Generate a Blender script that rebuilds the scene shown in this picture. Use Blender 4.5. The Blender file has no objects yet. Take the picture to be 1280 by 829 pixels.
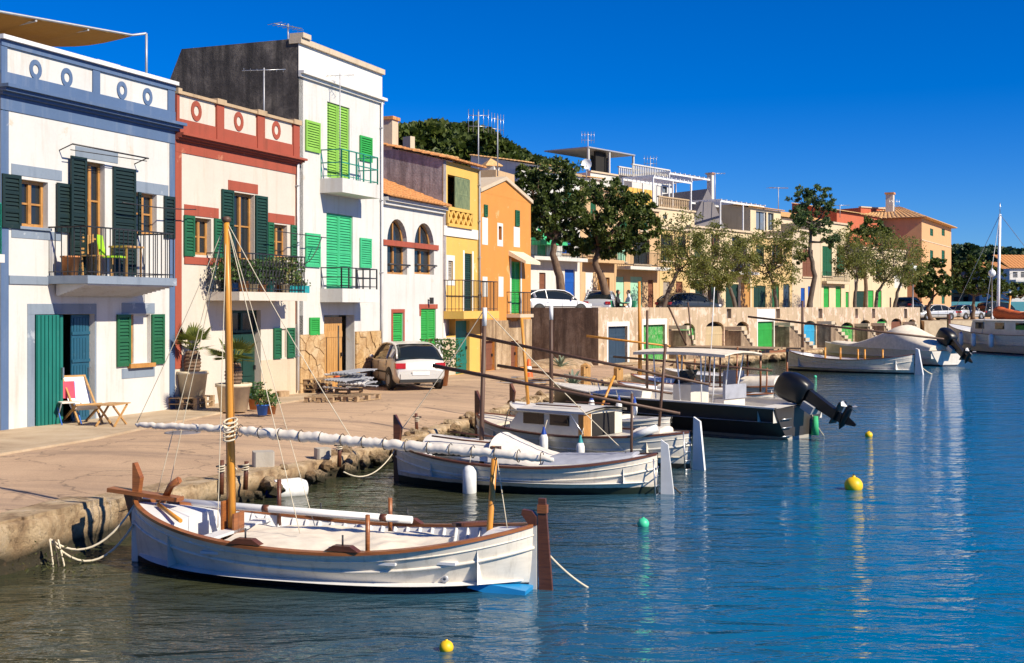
import bpy, bmesh, math, random
import numpy as np
from mathutils import Vector, Matrix, noise as mnoise

# ------------------------------------------------------------------ camera, sky, sun, exposure
SC = bpy.context.scene
COL = SC.collection
F = 1560.0            # focal length in photo pixels
HOR = 384.0           # horizon row of the photo
CZ = 3.1              # eye height above the water
cam_d = bpy.data.cameras.new('camera'); cam = bpy.data.objects.new('camera', cam_d); COL.objects.link(cam)
cam.location = (0, 0, CZ); cam.rotation_euler = (math.pi / 2, 0, 0)
cam_d.sensor_width = 36; cam_d.lens = F / 1280 * 36
cam_d.shift_y = -(829 / 2 - HOR) / 1280
cam_d.clip_start = 0.1; cam_d.clip_end = 6000
SC.camera = cam

UX, UY = 0.359, 0.9333          # direction of the quay street
NX, NY = UY, -UX                # towards the water
SUN_EL = math.radians(37)
SAZ = math.atan2(NX, NY) + math.radians(14)          # compass bearing of the sun: square to the fronts, a little behind the viewer
sun_vec = Vector((math.sin(SAZ) * math.cos(SUN_EL), math.cos(SAZ) * math.cos(SUN_EL), math.sin(SUN_EL)))
wd = bpy.data.worlds.new('World'); SC.world = wd; wd.use_nodes = True
wn = wd.node_tree; wn.nodes.clear()
sky = wn.nodes.new('ShaderNodeTexSky'); sky.sky_type = 'NISHITA'; sky.sun_disc = False
sky.sun_elevation = SUN_EL; sky.sun_rotation = SAZ
sky.altitude = 0; sky.air_density = 0.8; sky.dust_density = 0.15; sky.ozone_density = 4.5
hsv = wn.nodes.new('ShaderNodeHueSaturation'); hsv.inputs['Saturation'].default_value = 1.5
hsv.inputs['Hue'].default_value = 0.497; hsv.inputs['Value'].default_value = 1.0
bg = wn.nodes.new('ShaderNodeBackground'); bg.inputs['Strength'].default_value = 0.075
wo = wn.nodes.new('ShaderNodeOutputWorld')
wn.links.new(sky.outputs[0], hsv.inputs['Color']); tint = wn.nodes.new('ShaderNodeMix'); tint.data_type = 'RGBA'; tint.blend_type = 'MULTIPLY'; tint.inputs[0].default_value = 1.0; tint.inputs[7].default_value = (0.48, 0.74, 1.18, 1)
wn.links.new(hsv.outputs[0], tint.inputs[6]); wn.links.new(tint.outputs[2], bg.inputs[0]); wn.links.new(bg.outputs[0], wo.inputs[0])
sd = bpy.data.lights.new('sun', 'SUN'); sun = bpy.data.objects.new('sun', sd); COL.objects.link(sun)
sd.energy = 4.9; sd.angle = math.radians(0.5); sd.color = (1.0, 0.90, 0.72)
sun.rotation_euler = (-sun_vec).to_track_quat('-Z', 'Y').to_euler(); sun.location = (40, -20, 60)
SC.view_settings.view_transform = 'Standard'; SC.view_settings.look = 'None'
SC.view_settings.gamma = 1; SC.view_settings.exposure = 0.5; SC.view_settings.use_curve_mapping = False
SC.render.engine = 'CYCLES'
SC.cycles.max_bounces = 6; SC.cycles.diffuse_bounces = 3; SC.cycles.glossy_bounces = 3
SC.cycles.transparent_max_bounces = 6; SC.cycles.use_denoising = True
SC.cycles.caustics_reflective = False; SC.cycles.caustics_refractive = False

rng = random.Random(7)
NR = np.random.default_rng(11)

# ------------------------------------------------------------------ photo pixel -> place
def ray(px, py): return Vector(((px - 640) / F, 1.0, (HOR - py) / F))
def at(px, py, Y): return Vector((0, 0, CZ)) + ray(px, py) * Y          # on the ray, Y metres ahead
def on(px, py, z=0.0):                                                  # where the ray meets height z
    return at(px, py, (CZ - z) / ((py - HOR) / F))
def lerp(a, b, t): return a + (b - a) * t

# ------------------------------------------------------------------ materials
MATS = {}
class NT:
    def __init__(s, name):
        s.m = bpy.data.materials.new(name); s.m.use_nodes = True; s.t = s.m.node_tree; s.t.nodes.clear()
        s.out = s.n('ShaderNodeOutputMaterial'); s.b = s.n('ShaderNodeBsdfPrincipled'); s.l(s.b.outputs[0], s.out.inputs[0])
        MATS[name] = s.m
    def n(s, typ, **kw):
        nd = s.t.nodes.new(typ)
        for k, v in kw.items(): setattr(nd, k, v)
        return nd
    def l(s, a, b): s.t.links.new(a, b)
    def coords(s, scale=(1, 1, 1), world=False):
        if world:
            g = s.n('ShaderNodeNewGeometry'); src = g.outputs['Position']
        else:
            g = s.n('ShaderNodeTexCoord'); src = g.outputs['Object']
        mp = s.n('ShaderNodeMapping'); mp.inputs['Scale'].default_value = scale; s.l(src, mp.inputs['Vector']); return mp.outputs[0]
    def noise(s, vec, scale, detail=5, rough=0.6, dist=0.0):
        nd = s.n('ShaderNodeTexNoise'); nd.inputs['Scale'].default_value = scale; nd.inputs['Detail'].default_value = detail
        nd.inputs['Roughness'].default_value = rough; nd.inputs['Distortion'].default_value = dist; s.l(vec, nd.inputs['Vector']); return nd.outputs['Fac']
    def ramp(s, fac, stops):
        r = s.n('ShaderNodeValToRGB'); e = r.color_ramp.elements
        while len(e) < len(stops): e.new(0.5)
        for i, (p, c) in enumerate(stops):
            e[i].position = p; e[i].color = (*c, 1) if len(c) == 3 else c
        s.l(fac, r.inputs[0]); return r.outputs[0]
    def mix(s, fac, a, b, mode='MIX'):
        m = s.n('ShaderNodeMix', data_type='RGBA', blend_type=mode)
        for sock, v in ((m.inputs[0], fac), (m.inputs[6], a), (m.inputs[7], b)):
            if hasattr(v, 'is_linked') or isinstance(v, bpy.types.NodeSocket): s.l(v, sock)
            elif isinstance(v, (int, float)): sock.default_value = v
            else: sock.default_value = (*v, 1)
        return m.outputs[2]
    def bump(s, h, strength=0.3, dist=0.02):
        b = s.n('ShaderNodeBump'); b.inputs['Strength'].default_value = strength; b.inputs['Distance'].default_value = dist
        s.l(h, b.inputs['Height']); s.l(b.outputs[0], s.b.inputs['Normal']); return b
    def set(s, **kw):
        for k, v in kw.items(): s.b.inputs[k].default_value = v
        return s
    def col(s, c):
        if isinstance(c, bpy.types.NodeSocket): s.l(c, s.b.inputs['Base Color'])
        else: s.b.inputs['Base Color'].default_value = (*c, 1)
        return s
def sc(c, k): return tuple(min(1, x * k) for x in c)

def plaster(name, c, dirt=(0.30, 0.22, 0.14), amount=0.35, rough=0.9, patch=None, patch_at=0.62, bumpy=0.35):
    t = NT(name); v = t.coords()
    big = t.noise(v, 0.9, 6, 0.65)
    streak = t.noise(t.coords((2.2, 2.2, 0.22)), 1.6, 5, 0.65)
    fine = t.noise(v, 14, 6, 0.7)
    f1 = t.ramp(streak, [(0.52, (0, 0, 0)), (0.80, (1, 1, 1))])
    col = t.mix(t.ramp(big, [(0.3, (0, 0, 0)), (0.75, (1, 1, 1))]), c, sc(c, 0.86))
    mm = t.n('ShaderNodeMath', operation='MULTIPLY'); t.l(f1, mm.inputs[0]); mm.inputs[1].default_value = amount
    col = t.mix(mm.outputs[0], col, dirt)
    if patch:
        p = t.ramp(t.noise(v, 1.4, 8, 0.7, 0.4), [(patch_at, (0, 0, 0)), (patch_at + 0.04, (1, 1, 1))])
        col = t.mix(p, col, patch)
    col = t.mix(0.25, col, t.ramp(fine, [(0.3, (0.72, 0.72, 0.72)), (0.7, (1, 1, 1))]), 'MULTIPLY')
    t.col(col).set(Roughness=rough); t.bump(fine, bumpy, 0.012); return t.m

def paint(name, c, rough=0.5, wear=None, amount=0.5, spec=0.4, scale=(1, 1, 1), flake=0.62):
    t = NT(name); v = t.coords(scale); n1 = t.noise(v, 6, 6, 0.7); n2 = t.noise(v, 1.7, 3)
    col = t.mix(t.ramp(n2, [(0.3, (0, 0, 0)), (0.7, (1, 1, 1))]), c, sc(c, 0.78))
    if wear:
        col = t.mix(t.ramp(n1, [(flake, (0, 0, 0)), (flake + 0.08, (amount, amount, amount))]), col, wear)
    t.col(col).set(Roughness=rough); t.b.inputs['Specular IOR Level'].default_value = spec; t.bump(n1, 0.15, 0.004); return t.m

def wood(name, c, c2, rough=0.6, axis=(1, 1, 12), scale=3):
    t = NT(name); v = t.coords(axis); g = t.noise(v, scale, 6, 0.7, 0.5)
    t.col(t.ramp(g, [(0.3, c2), (0.55, c), (0.75, sc(c, 1.25))])).set(Roughness=rough); t.bump(g, 0.25, 0.006); return t.m

def simple(name, c, rough=0.5, metal=0.0, var=0.15, scale=5):
    t = NT(name); n = t.noise(t.coords(), scale, 5, 0.65)
    t.col(t.ramp(n, [(0.3, sc(c, 1 - var)), (0.7, sc(c, 1 + var))])).set(Roughness=rough, Metallic=metal); return t.m

def leaf(name, a, b, trans=0.35, c=None):
    t = NT(name); g = t.n('ShaderNodeNewGeometry'); ma = t.n('ShaderNodeMath', operation='MULTIPLY'); t.l(g.outputs['Random Per Island'], ma.inputs[0]); ma.inputs[1].default_value = .45; mb = t.n('ShaderNodeMapRange'); t.l(t.noise(t.coords(world=True), 0.9, 3, 0.6), mb.inputs[0]); mb.inputs[1].default_value = .38; mb.inputs[2].default_value = .62; mb.inputs[4].default_value = .55; mc = t.n('ShaderNodeMath', operation='ADD'); t.l(ma.outputs[0], mc.inputs[0]); t.l(mb.outputs[0], mc.inputs[1]); r = mc.outputs[0]
    t.col(t.ramp(r, [(0.0, a), (0.7, b), (1.0, c or sc(b, 1.5))])).set(Roughness=0.6)
    tr = t.n('ShaderNodeBsdfTranslucent'); t.l(t.ramp(r, [(0, sc(a, 1.4)), (1, sc(b, 1.5))]), tr.inputs[0])
    mx = t.n('ShaderNodeMixShader'); mx.inputs[0].default_value = trans
    t.l(t.b.outputs[0], mx.inputs[1]); t.l(tr.outputs[0], mx.inputs[2]); t.l(mx.outputs[0], t.out.inputs[0]); return t.m

WHITE = (0.645, 0.63, 0.60)
plaster('white_plaster', WHITE, (0.40, 0.32, 0.23), 0.6, patch=(0.56, 0.49, 0.40), patch_at=0.64)
plaster('white_plaster_worn', (0.78, 0.75, 0.70), (0.50, 0.34, 0.20), 0.35, patch=(0.62, 0.46, 0.30), patch_at=0.66)
plaster('cream_plaster', (0.64, 0.575, 0.49), (0.42, 0.26, 0.15), 0.45, patch=(0.66, 0.52, 0.40), patch_at=0.66)
plaster('blue_trim', (0.085, 0.145, 0.27), (0.26, 0.29, 0.35), 0.45, patch=(0.30, 0.33, 0.42), patch_at=0.66)
plaster('grey_blue_trim', (0.22, 0.27, 0.34), (0.09, 0.12, 0.17), 0.6, patch=(0.36, 0.40, 0.45), patch_at=0.6)
plaster('navy_trim', (0.05, 0.08, 0.14), (0.10, 0.13, 0.18), 0.4)
plaster('red_trim', (0.36, 0.075, 0.042), (0.14, 0.045, 0.022), 0.75, patch=(0.46, 0.17, 0.10), patch_at=0.62)
plaster('tan_coping', (0.50, 0.36, 0.22), (0.12, 0.08, 0.05), 0.6)
def mottled(name, dark, mid, pale):
    t = NT(name); v = t.coords(); a = t.noise(v, 0.9, 9, 0.72, 0.5); st = t.noise(t.coords((1.5, 1.5, 0.16)), 1.8, 6, 0.7); f = t.noise(v, 12, 6, 0.75)
    col = t.ramp(a, [(0.32, dark), (0.5, mid), (0.66, pale)])
    col = t.mix(t.ramp(st, [(0.44, (0, 0, 0)), (0.62, (0.85, 0.85, 0.85))]), col, dark)
    col = t.mix(0.6, col, t.ramp(f, [(0.3, (0.4, 0.4, 0.4)), (0.7, (1, 1, 1))]), 'MULTIPLY')
    t.col(col).set(Roughness=0.95); t.bump(f, 0.8, 0.02)
mottled('dark_render', (0.035, 0.030, 0.028), (0.11, 0.092, 0.082), (0.24, 0.20, 0.165))
mottled('brown_render', (0.15, 0.10, 0.065), (0.36, 0.25, 0.16), (0.54, 0.41, 0.28))
mottled('stone_base', (0.26, 0.165, 0.09), (0.50, 0.35, 0.20), (0.66, 0.50, 0.33))
mottled('lavender_render', (0.20, 0.17, 0.175), (0.40, 0.35, 0.36), (0.54, 0.49, 0.48))
plaster('yellow_plaster', (0.72, 0.44, 0.10), (0.55, 0.36, 0.13), 0.5, patch=(0.74, 0.56, 0.28), patch_at=0.62)
plaster('orange_plaster', (0.66, 0.27, 0.055), (0.50, 0.24, 0.08), 0.6, patch=(0.62, 0.36, 0.14), patch_at=0.60, bumpy=0.6)
plaster('pale_stone', (0.62, 0.50, 0.36), (0.42, 0.30, 0.18), 0.6, patch=(0.52, 0.30, 0.18), patch_at=0.63, bumpy=0.7)
plaster('boathouse_stone', (0.52, 0.385, 0.25), (0.17, 0.115, 0.075), 0.95, patch=(0.72, 0.52, 0.40), patch_at=0.53, bumpy=1.0)
plaster('tan_plaster', (0.60, 0.40, 0.22), (0.34, 0.20, 0.10), 0.55, patch=(0.58, 0.44, 0.28), patch_at=0.62)
plaster('ochre_plaster', (0.62, 0.44, 0.21), (0.36, 0.24, 0.12), 0.55, patch=(0.54, 0.40, 0.25), patch_at=0.6)
plaster('pale_yellow_plaster', (0.68, 0.55, 0.36), (0.42, 0.30, 0.17), 0.5)
plaster('peach_plaster', (0.64, 0.37, 0.18), (0.40, 0.24, 0.15), 0.5)
plaster('grey_gable', (0.19, 0.175, 0.19), (0.10, 0.09, 0.10), 0.6)
plaster('red_plaster', (0.52, 0.13, 0.06), (0.30, 0.09, 0.05), 0.4)
plaster('concrete', (0.46, 0.41, 0.34), (0.24, 0.19, 0.14), 0.5, bumpy=0.6)
plaster('teal_wall', (0.06, 0.27, 0.36), (0.05, 0.18, 0.24), 0.4)
GREEN = (0.022, 0.12, 0.045)
paint('dark_green', (0.010, 0.045, 0.032), 0.55, (0.05, 0.08, 0.06), 0.5)
paint('shutter_black', (0.012, 0.028, 0.026), 0.5, (0.05, 0.06, 0.055), 0.5)
paint('green', (0.018, 0.115, 0.050), 0.5, (0.05, 0.14, 0.08), 0.4)
paint('bright_green', (0.035, 0.36, 0.065), 0.5, (0.10, 0.40, 0.13), 0.5)
paint('lime_green', (0.25, 0.50, 0.075), 0.6, (0.40, 0.55, 0.22), 0.6)
paint('mint_green', (0.055, 0.46, 0.20), 0.5, (0.15, 0.48, 0.26), 0.5)
paint('worn_green', (0.03, 0.34, 0.05), 0.6, (0.45, 0.50, 0.32), 0.9, flake=0.52, scale=(4, 4, 0.6))
paint('old_green_wood', (0.22, 0.26, 0.13), 0.8, (0.10, 0.14, 0.08), 0.9, flake=0.48, scale=(3, 3, 0.6))
paint('teal_door', (0.010, 0.16, 0.13), 0.5, (0.06, 0.20, 0.17), 0.5, scale=(3, 3, 0.5))
paint('blue_door', (0.018, 0.095, 0.16), 0.5, (0.05, 0.13, 0.18), 0.5)
paint('royal_blue', (0.01, 0.09, 0.42), 0.5)
paint('sky_blue_door', (0.04, 0.36, 0.62), 0.5, (0.2, 0.45, 0.6), 0.4)
paint('slate_blue', (0.030, 0.060, 0.10), 0.6, (0.10, 0.14, 0.18), 0.6, scale=(4, 4, 0.5))
paint('faded_cream_door', (0.56, 0.43, 0.25), 0.7, (0.36, 0.27, 0.15), 0.8, scale=(4, 4, 0.5))
paint('grey_door', (0.36, 0.31, 0.26), 0.7, (0.20, 0.17, 0.14), 0.8)
paint('red_brown_door', (0.20, 0.075, 0.04), 0.7, (0.32, 0.18, 0.12), 0.8, scale=(4, 4, 0.6))
paint('mint_panel', (0.36, 0.66, 0.48), 0.7)
paint('boat_white', (0.77, 0.72, 0.64), 0.42, (0.46, 0.43, 0.38), 0.5, flake=0.66)
paint('boat_cream', (0.78, 0.70, 0.56), 0.45)
paint('boat_inside', (0.78, 0.77, 0.76), 0.5, (0.55, 0.5, 0.45), 0.4)
paint('white_paint', (0.80, 0.79, 0.77), 0.45, (0.5, 0.42, 0.34), 0.5, flake=0.68)
paint('boat_blue', (0.02, 0.30, 0.66), 0.4)
paint('boat_black', (0.022, 0.020, 0.020), 0.28, (0.05, 0.045, 0.04), 0.5)
wood('varnish', (0.30, 0.105, 0.032), (0.17, 0.055, 0.02), 0.35)
wood('dark_varnish', (0.12, 0.040, 0.018), (0.06, 0.02, 0.012), 0.4)
wood('mast_wood', (0.62, 0.27, 0.035), (0.48, 0.18, 0.025), 0.4, (6, 6, 0.5))
wood('dark_mast', (0.11, 0.055, 0.032), (0.06, 0.03, 0.02), 0.55, (6, 6, 0.5))
wood('window_wood', (0.45, 0.22, 0.06), (0.30, 0.13, 0.035), 0.45, (3, 3, 1))
wood('door_wood', (0.52, 0.28, 0.09), (0.34, 0.16, 0.05), 0.55, (8, 8, 0.6))
wood('pallet_wood', (0.40, 0.27, 0.15), (0.24, 0.15, 0.08), 0.85, (2, 2, 2))
wood('chair_wood', (0.50, 0.28, 0.10), (0.34, 0.18, 0.06), 0.5)
wood('bark', (0.17, 0.105, 0.065), (0.07, 0.04, 0.025), 0.9, (5, 5, 1), 4)
wood('grey_bark', (0.13, 0.10, 0.075), (0.05, 0.035, 0.025), 0.9, (5, 5, 1), 4)
simple('terracotta', (0.50, 0.20, 0.07), 0.8)
simple('pot_cream', (0.66, 0.55, 0.38), 0.8)
simple('blue_pot', (0.03, 0.14, 0.55), 0.4)
simple('teal_pot', (0.02, 0.26, 0.28), 0.5)
simple('iron', (0.025, 0.025, 0.028), 0.5)
simple('green_iron', (0.015, 0.22, 0.16), 0.5)
simple('steel', (0.55, 0.55, 0.55), 0.35, 0.9)
simple('grey_metal', (0.40, 0.40, 0.42), 0.5, 0.3)
simple('white_metal', (0.78, 0.78, 0.78), 0.4)
simple('rubber', (0.018, 0.018, 0.018), 0.7)
simple('black_plastic', (0.007, 0.007, 0.008), 0.38)
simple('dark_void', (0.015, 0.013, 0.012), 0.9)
simple('rope', (0.62, 0.54, 0.40), 0.9)
simple('dark_rope', (0.07, 0.055, 0.04), 0.9)
simple('fender_white', (0.78, 0.77, 0.74), 0.4)
simple('fender_blue', (0.01, 0.06, 0.36), 0.4)
simple('buoy_yellow', (0.80, 0.50, 0.01), 0.45)
simple('buoy_green', (0.06, 0.55, 0.30), 0.45)
simple('canvas', (0.72, 0.65, 0.56), 0.85)
simple('canvas_cream', (0.74, 0.65, 0.52), 0.85)
simple('sail_orange', (0.62, 0.12, 0.025), 0.8)
simple('awning_cream', (0.70, 0.60, 0.42), 0.85)
simple('awning_green', (0.04, 0.42, 0.17), 0.8)
simple('cone_orange', (0.72, 0.12, 0.02), 0.5)
simple('red_cloth', (0.55, 0.06, 0.10), 0.8)
simple('lime_cloth', (0.35, 0.65, 0.02), 0.7)
simple('dark_cloth', (0.022, 0.020, 0.024), 0.85)
simple('white_cloth', (0.72, 0.73, 0.75), 0.85)
simple('skin', (0.48, 0.26, 0.17), 0.6)
simple('hair', (0.03, 0.02, 0.015), 0.7)
simple('lamp_globe', (0.82, 0.82, 0.80), 0.3)
simple('plastic_grey', (0.30, 0.31, 0.34), 0.6)
simple('headlight', (0.75, 0.77, 0.8), 0.12)
simple('tail_light', (0.42, 0.015, 0.02), 0.2)
simple('plate', (0.75, 0.75, 0.72), 0.4)
simple('rim', (0.45, 0.45, 0.47), 0.35, 0.8)
simple('hull_grey', (0.42, 0.42, 0.42), 0.5)
simple('tarp_grey', (0.34, 0.35, 0.40), 0.7)
simple('tile', (0.56, 0.25, 0.085), 0.85, var=0.45, scale=9)
simple('tile_pale', (0.62, 0.36, 0.15), 0.85, var=0.35, scale=7)
simple('net', (0.14, 0.085, 0.03), 0.9)
for nm, c in (('car_silver', (0.52, 0.53, 0.55)), ('car_white', (0.78, 0.78, 0.78)), ('car_dark', (0.035, 0.045, 0.055)), ('car_champagne', (0.66, 0.62, 0.56))):
    simple(nm, c, 0.25, 0.25, var=0.03).node_tree
def glassy(name, c, rough=0.06):
    t = NT(name).col(c).set(Roughness=rough); n = t.noise(t.coords(), 1.5, 2); t.bump(n, 0.05, 0.02); return t.m
glassy('glass', (0.020, 0.024, 0.028)); glassy('car_glass', (0.012, 0.016, 0.018), 0.03); glassy('pale_glass', (0.16, 0.19, 0.23))
leaf('pine_leaf', (0.022, 0.044, 0.008), (0.095, 0.130, 0.022), 0.35, (0.19, 0.20, 0.04))
leaf('tamarisk_leaf', (0.095, 0.11, 0.025), (0.20, 0.21, 0.045), 0.45, (0.32, 0.29, 0.08))
leaf('broad_leaf', (0.04, 0.08, 0.03), (0.12, 0.18, 0.06), 0.45, (0.22, 0.26, 0.10))
leaf('palm_leaf', (0.06, 0.09, 0.015), (0.16, 0.18, 0.03), 0.3, (0.34, 0.30, 0.06))
leaf('agave_leaf', (0.16, 0.21, 0.15), (0.30, 0.35, 0.24), 0.1, (0.42, 0.44, 0.32))
leaf('pot_leaf', (0.02, 0.07, 0.015), (0.08, 0.15, 0.03), 0.3, (0.3, 0.22, 0.08))
leaf('far_leaf', (0.016, 0.042, 0.016), (0.042, 0.075, 0.026), 0.2, (0.08, 0.10, 0.035))
leaf('weed', (0.04, 0.05, 0.012), (0.10, 0.09, 0.02), 0.2)

def straw():
    t = NT('straw'); v = t.coords((1, 14, 1)); n = t.noise(v, 5, 6, 0.7)
    t.col(t.ramp(n, [(0.3, (0.20, 0.11, 0.03)), (0.7, (0.50, 0.32, 0.10))])).set(Roughness=0.9); t.bump(n, 0.4, 0.01)
    tr = t.n('ShaderNodeBsdfTranslucent'); tr.inputs[0].default_value = (.55, .34, .10, 1); mx = t.n('ShaderNodeMixShader'); mx.inputs[0].default_value = .4; t.l(t.b.outputs[0], mx.inputs[1]); t.l(tr.outputs[0], mx.inputs[2]); t.l(mx.outputs[0], t.out.inputs[0])
straw()
def stone_mat(name, a, b, c, wet=None):
    t = NT(name); oi = t.n('ShaderNodeObjectInfo'); v = t.coords(); n = t.noise(v, 4, 7, 0.7); n2 = t.noise(v, 22, 5, 0.7)
    col = t.mix(oi.outputs['Random'], a, b); col = t.mix(t.ramp(n, [(0.42, (0, 0, 0)), (0.66, (1, 1, 1))]), col, c)
    if wet is not None:
        g = t.n('ShaderNodeNewGeometry'); sx = t.n('ShaderNodeSeparateXYZ'); t.l(g.outputs['Position'], sx.inputs[0])
        m = t.n('ShaderNodeMath', operation='MULTIPLY_ADD'); t.l(n, m.inputs[0]); m.inputs[1].default_value = -0.22; t.l(sx.outputs['Z'], m.inputs[2])
        col = t.mix(t.ramp(m.outputs[0], [(0.02, (1, 1, 1)), (0.16, (0, 0, 0))]), col, wet)
    t.col(col).set(Roughness=0.9); t.bump(n2, 0.9, 0.05)
stone_mat('rubble', (0.54, 0.40, 0.24), (0.34, 0.21, 0.10), (0.17, 0.105, 0.05), (0.045, 0.038, 0.018))
stone_mat('cladding', (0.60, 0.38, 0.16), (0.66, 0.48, 0.28), (0.42, 0.23, 0.09))
def quay_face():
    t = NT('quay_concrete'); v = t.coords(world=True); n = t.noise(v, 2.2, 8, 0.72, 0.3); n2 = t.noise(v, 18, 6, 0.75)
    col = t.ramp(n, [(0.30, (0.17, 0.10, 0.05)), (0.44, (0.42, 0.28, 0.15)), (0.56, (0.60, 0.44, 0.26)), (0.72, (0.70, 0.56, 0.40))])
    g = t.n('ShaderNodeNewGeometry'); sx = t.n('ShaderNodeSeparateXYZ'); t.l(g.outputs['Position'], sx.inputs[0])
    m = t.n('ShaderNodeMath', operation='MULTIPLY_ADD'); t.l(n, m.inputs[0]); m.inputs[1].default_value = -0.30; t.l(sx.outputs['Z'], m.inputs[2])
    col = t.mix(t.ramp(m.outputs[0], [(0.0, (1, 1, 1)), (0.14, (0, 0, 0))]), col, (0.040, 0.032, 0.014))
    pit = t.noise(v, 7, 8, 0.8); col = t.mix(t.ramp(pit, [(0.34, (0.8, 0.8, 0.8)), (0.46, (0, 0, 0))]), col, (0.10, 0.062, 0.03)); t.col(col).set(Roughness=0.9); t.bump(pit, 1.0, 0.08)
quay_face()
def asphalt():
    t = NT('asphalt'); v = t.coords(world=True); big = t.noise(v, 0.22, 6, 0.7, 0.6); mid = t.noise(v, 1.6, 6, 0.7); fine = t.noise(v, 45, 4, 0.8)
    along = t.n('ShaderNodeMapping'); t.l(v, along.inputs['Vector']); along.inputs['Rotation'].default_value = (0, 0, -math.atan2(UY, UX)); along.inputs['Scale'].default_value = (0.12, 1.6, 1)
    st = t.noise(along.outputs[0], 1.0, 6, 0.7)
    col = t.ramp(big, [(0.30, (0.46, 0.305, 0.19)), (0.52, (0.61, 0.41, 0.255)), (0.72, (0.70, 0.48, 0.305))])
    col = t.mix(t.ramp(st, [(0.46, (0, 0, 0)), (0.66, (0.75, 0.75, 0.75))]), col, (0.33, 0.225, 0.155))
    col = t.mix(t.ramp(mid, [(0.58, (0, 0, 0)), (0.70, (0.5, 0.5, 0.5))]), col, (0.52, 0.37, 0.23))
    oil = t.noise(v, 0.55, 7, 0.75, 1.2)
    col = t.mix(t.ramp(oil, [(0.60, (0, 0, 0)), (0.68, (0.55, 0.55, 0.55))]), col, (0.20, 0.135, 0.09))
    vo = t.n('ShaderNodeTexVoronoi', feature='DISTANCE_TO_EDGE'); vo.inputs['Scale'].default_value = 0.42; dv = t.n('ShaderNodeVectorMath', operation='ADD'); ns = t.n('ShaderNodeTexNoise'); ns.inputs['Scale'].default_value = 1.8; ns.inputs['Detail'].default_value = 6; t.l(v, ns.inputs['Vector']); t.l(v, dv.inputs[0]); t.l(ns.outputs['Color'], dv.inputs[1]); t.l(dv.outputs[0], vo.inputs['Vector'])
    col = t.mix(t.ramp(vo.outputs['Distance'], [(0.0, (0.7, 0.7, 0.7)), (0.012, (0, 0, 0))]), col, (0.13, 0.09, 0.06))
    col = t.mix(0.7, col, t.ramp(fine, [(0.3, (0.45, 0.45, 0.45)), (0.7, (1, 1, 1))]), 'MULTIPLY')
    t.col(col).set(Roughness=0.9); t.bump(fine, 0.7, 0.012)
asphalt()
def pavement_mat():
    t = NT('pavement'); v = t.coords(world=True); n = t.noise(v, 0.9, 7, 0.7, 0.5); fine = t.noise(v, 30, 5, 0.7)
    col = t.ramp(n, [(0.3, (0.34, 0.24, 0.15)), (0.55, (0.50, 0.38, 0.25)), (0.75, (0.58, 0.47, 0.33))])
    col = t.mix(0.35, col, t.ramp(fine, [(0.3, (0.6, 0.6, 0.6)), (0.7, (1, 1, 1))]), 'MULTIPLY')
    t.col(col).set(Roughness=0.9); t.bump(fine, 0.4, 0.01)
pavement_mat()
simple('earth', (0.22, 0.17, 0.09), 0.95, var=0.4, scale=0.6)
simple('hill_ground', (0.06, 0.065, 0.03), 0.95, var=0.4, scale=0.2)
def hull_mat(name, c, bottom, level=0.05, c2=None, streak=0.6):
    t = NT(name); g = t.n('ShaderNodeNewGeometry'); sx = t.n('ShaderNodeSeparateXYZ'); t.l(g.outputs['Position'], sx.inputs[0])
    v = t.coords((1.2, 1.2, 5)); n = t.noise(v, 2.2, 6, 0.7); dn = t.noise(t.coords((6, 6, 0.5)), 1.5, 5, 0.7)
    col = t.mix(t.ramp(n, [(0.35, (0, 0, 0)), (0.7, (1, 1, 1))]), c, sc(c, 0.84))
    col = t.mix(t.ramp(dn, [(0.52, (0, 0, 0)), (0.78, (streak, streak, streak))]), col, c2 or (0.36, 0.31, 0.24))
    m = t.n('ShaderNodeMath', operation='MULTIPLY_ADD'); t.l(n, m.inputs[0]); m.inputs[1].default_value = -0.05; t.l(sx.outputs['Z'], m.inputs[2])
    col = t.mix(t.ramp(m.outputs[0], [(max(0, level - 0.012), (1, 1, 1)), (level, (0, 0, 0))]), col, bottom)
    t.col(col).set(Roughness=0.38); t.bump(n, 0.12, 0.01)
hull_mat('hull_white', (0.80, 0.73, 0.62), (0.016, 0.020, 0.030), 0.055)
hull_mat('hull_white_green', (0.79, 0.71, 0.60), (0.020, 0.030, 0.022), 0.10)
hull_mat('hull_cream', (0.72, 0.68, 0.60), (0.03, 0.03, 0.025), 0.08)
hull_mat('hull_black', (0.048, 0.040, 0.034), (0.40, 0.36, 0.30), 0.05, (0.06, 0.05, 0.045))
hull_mat('hull_pale', (0.74, 0.68, 0.60), (0.03, 0.035, 0.05), 0.06)

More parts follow.
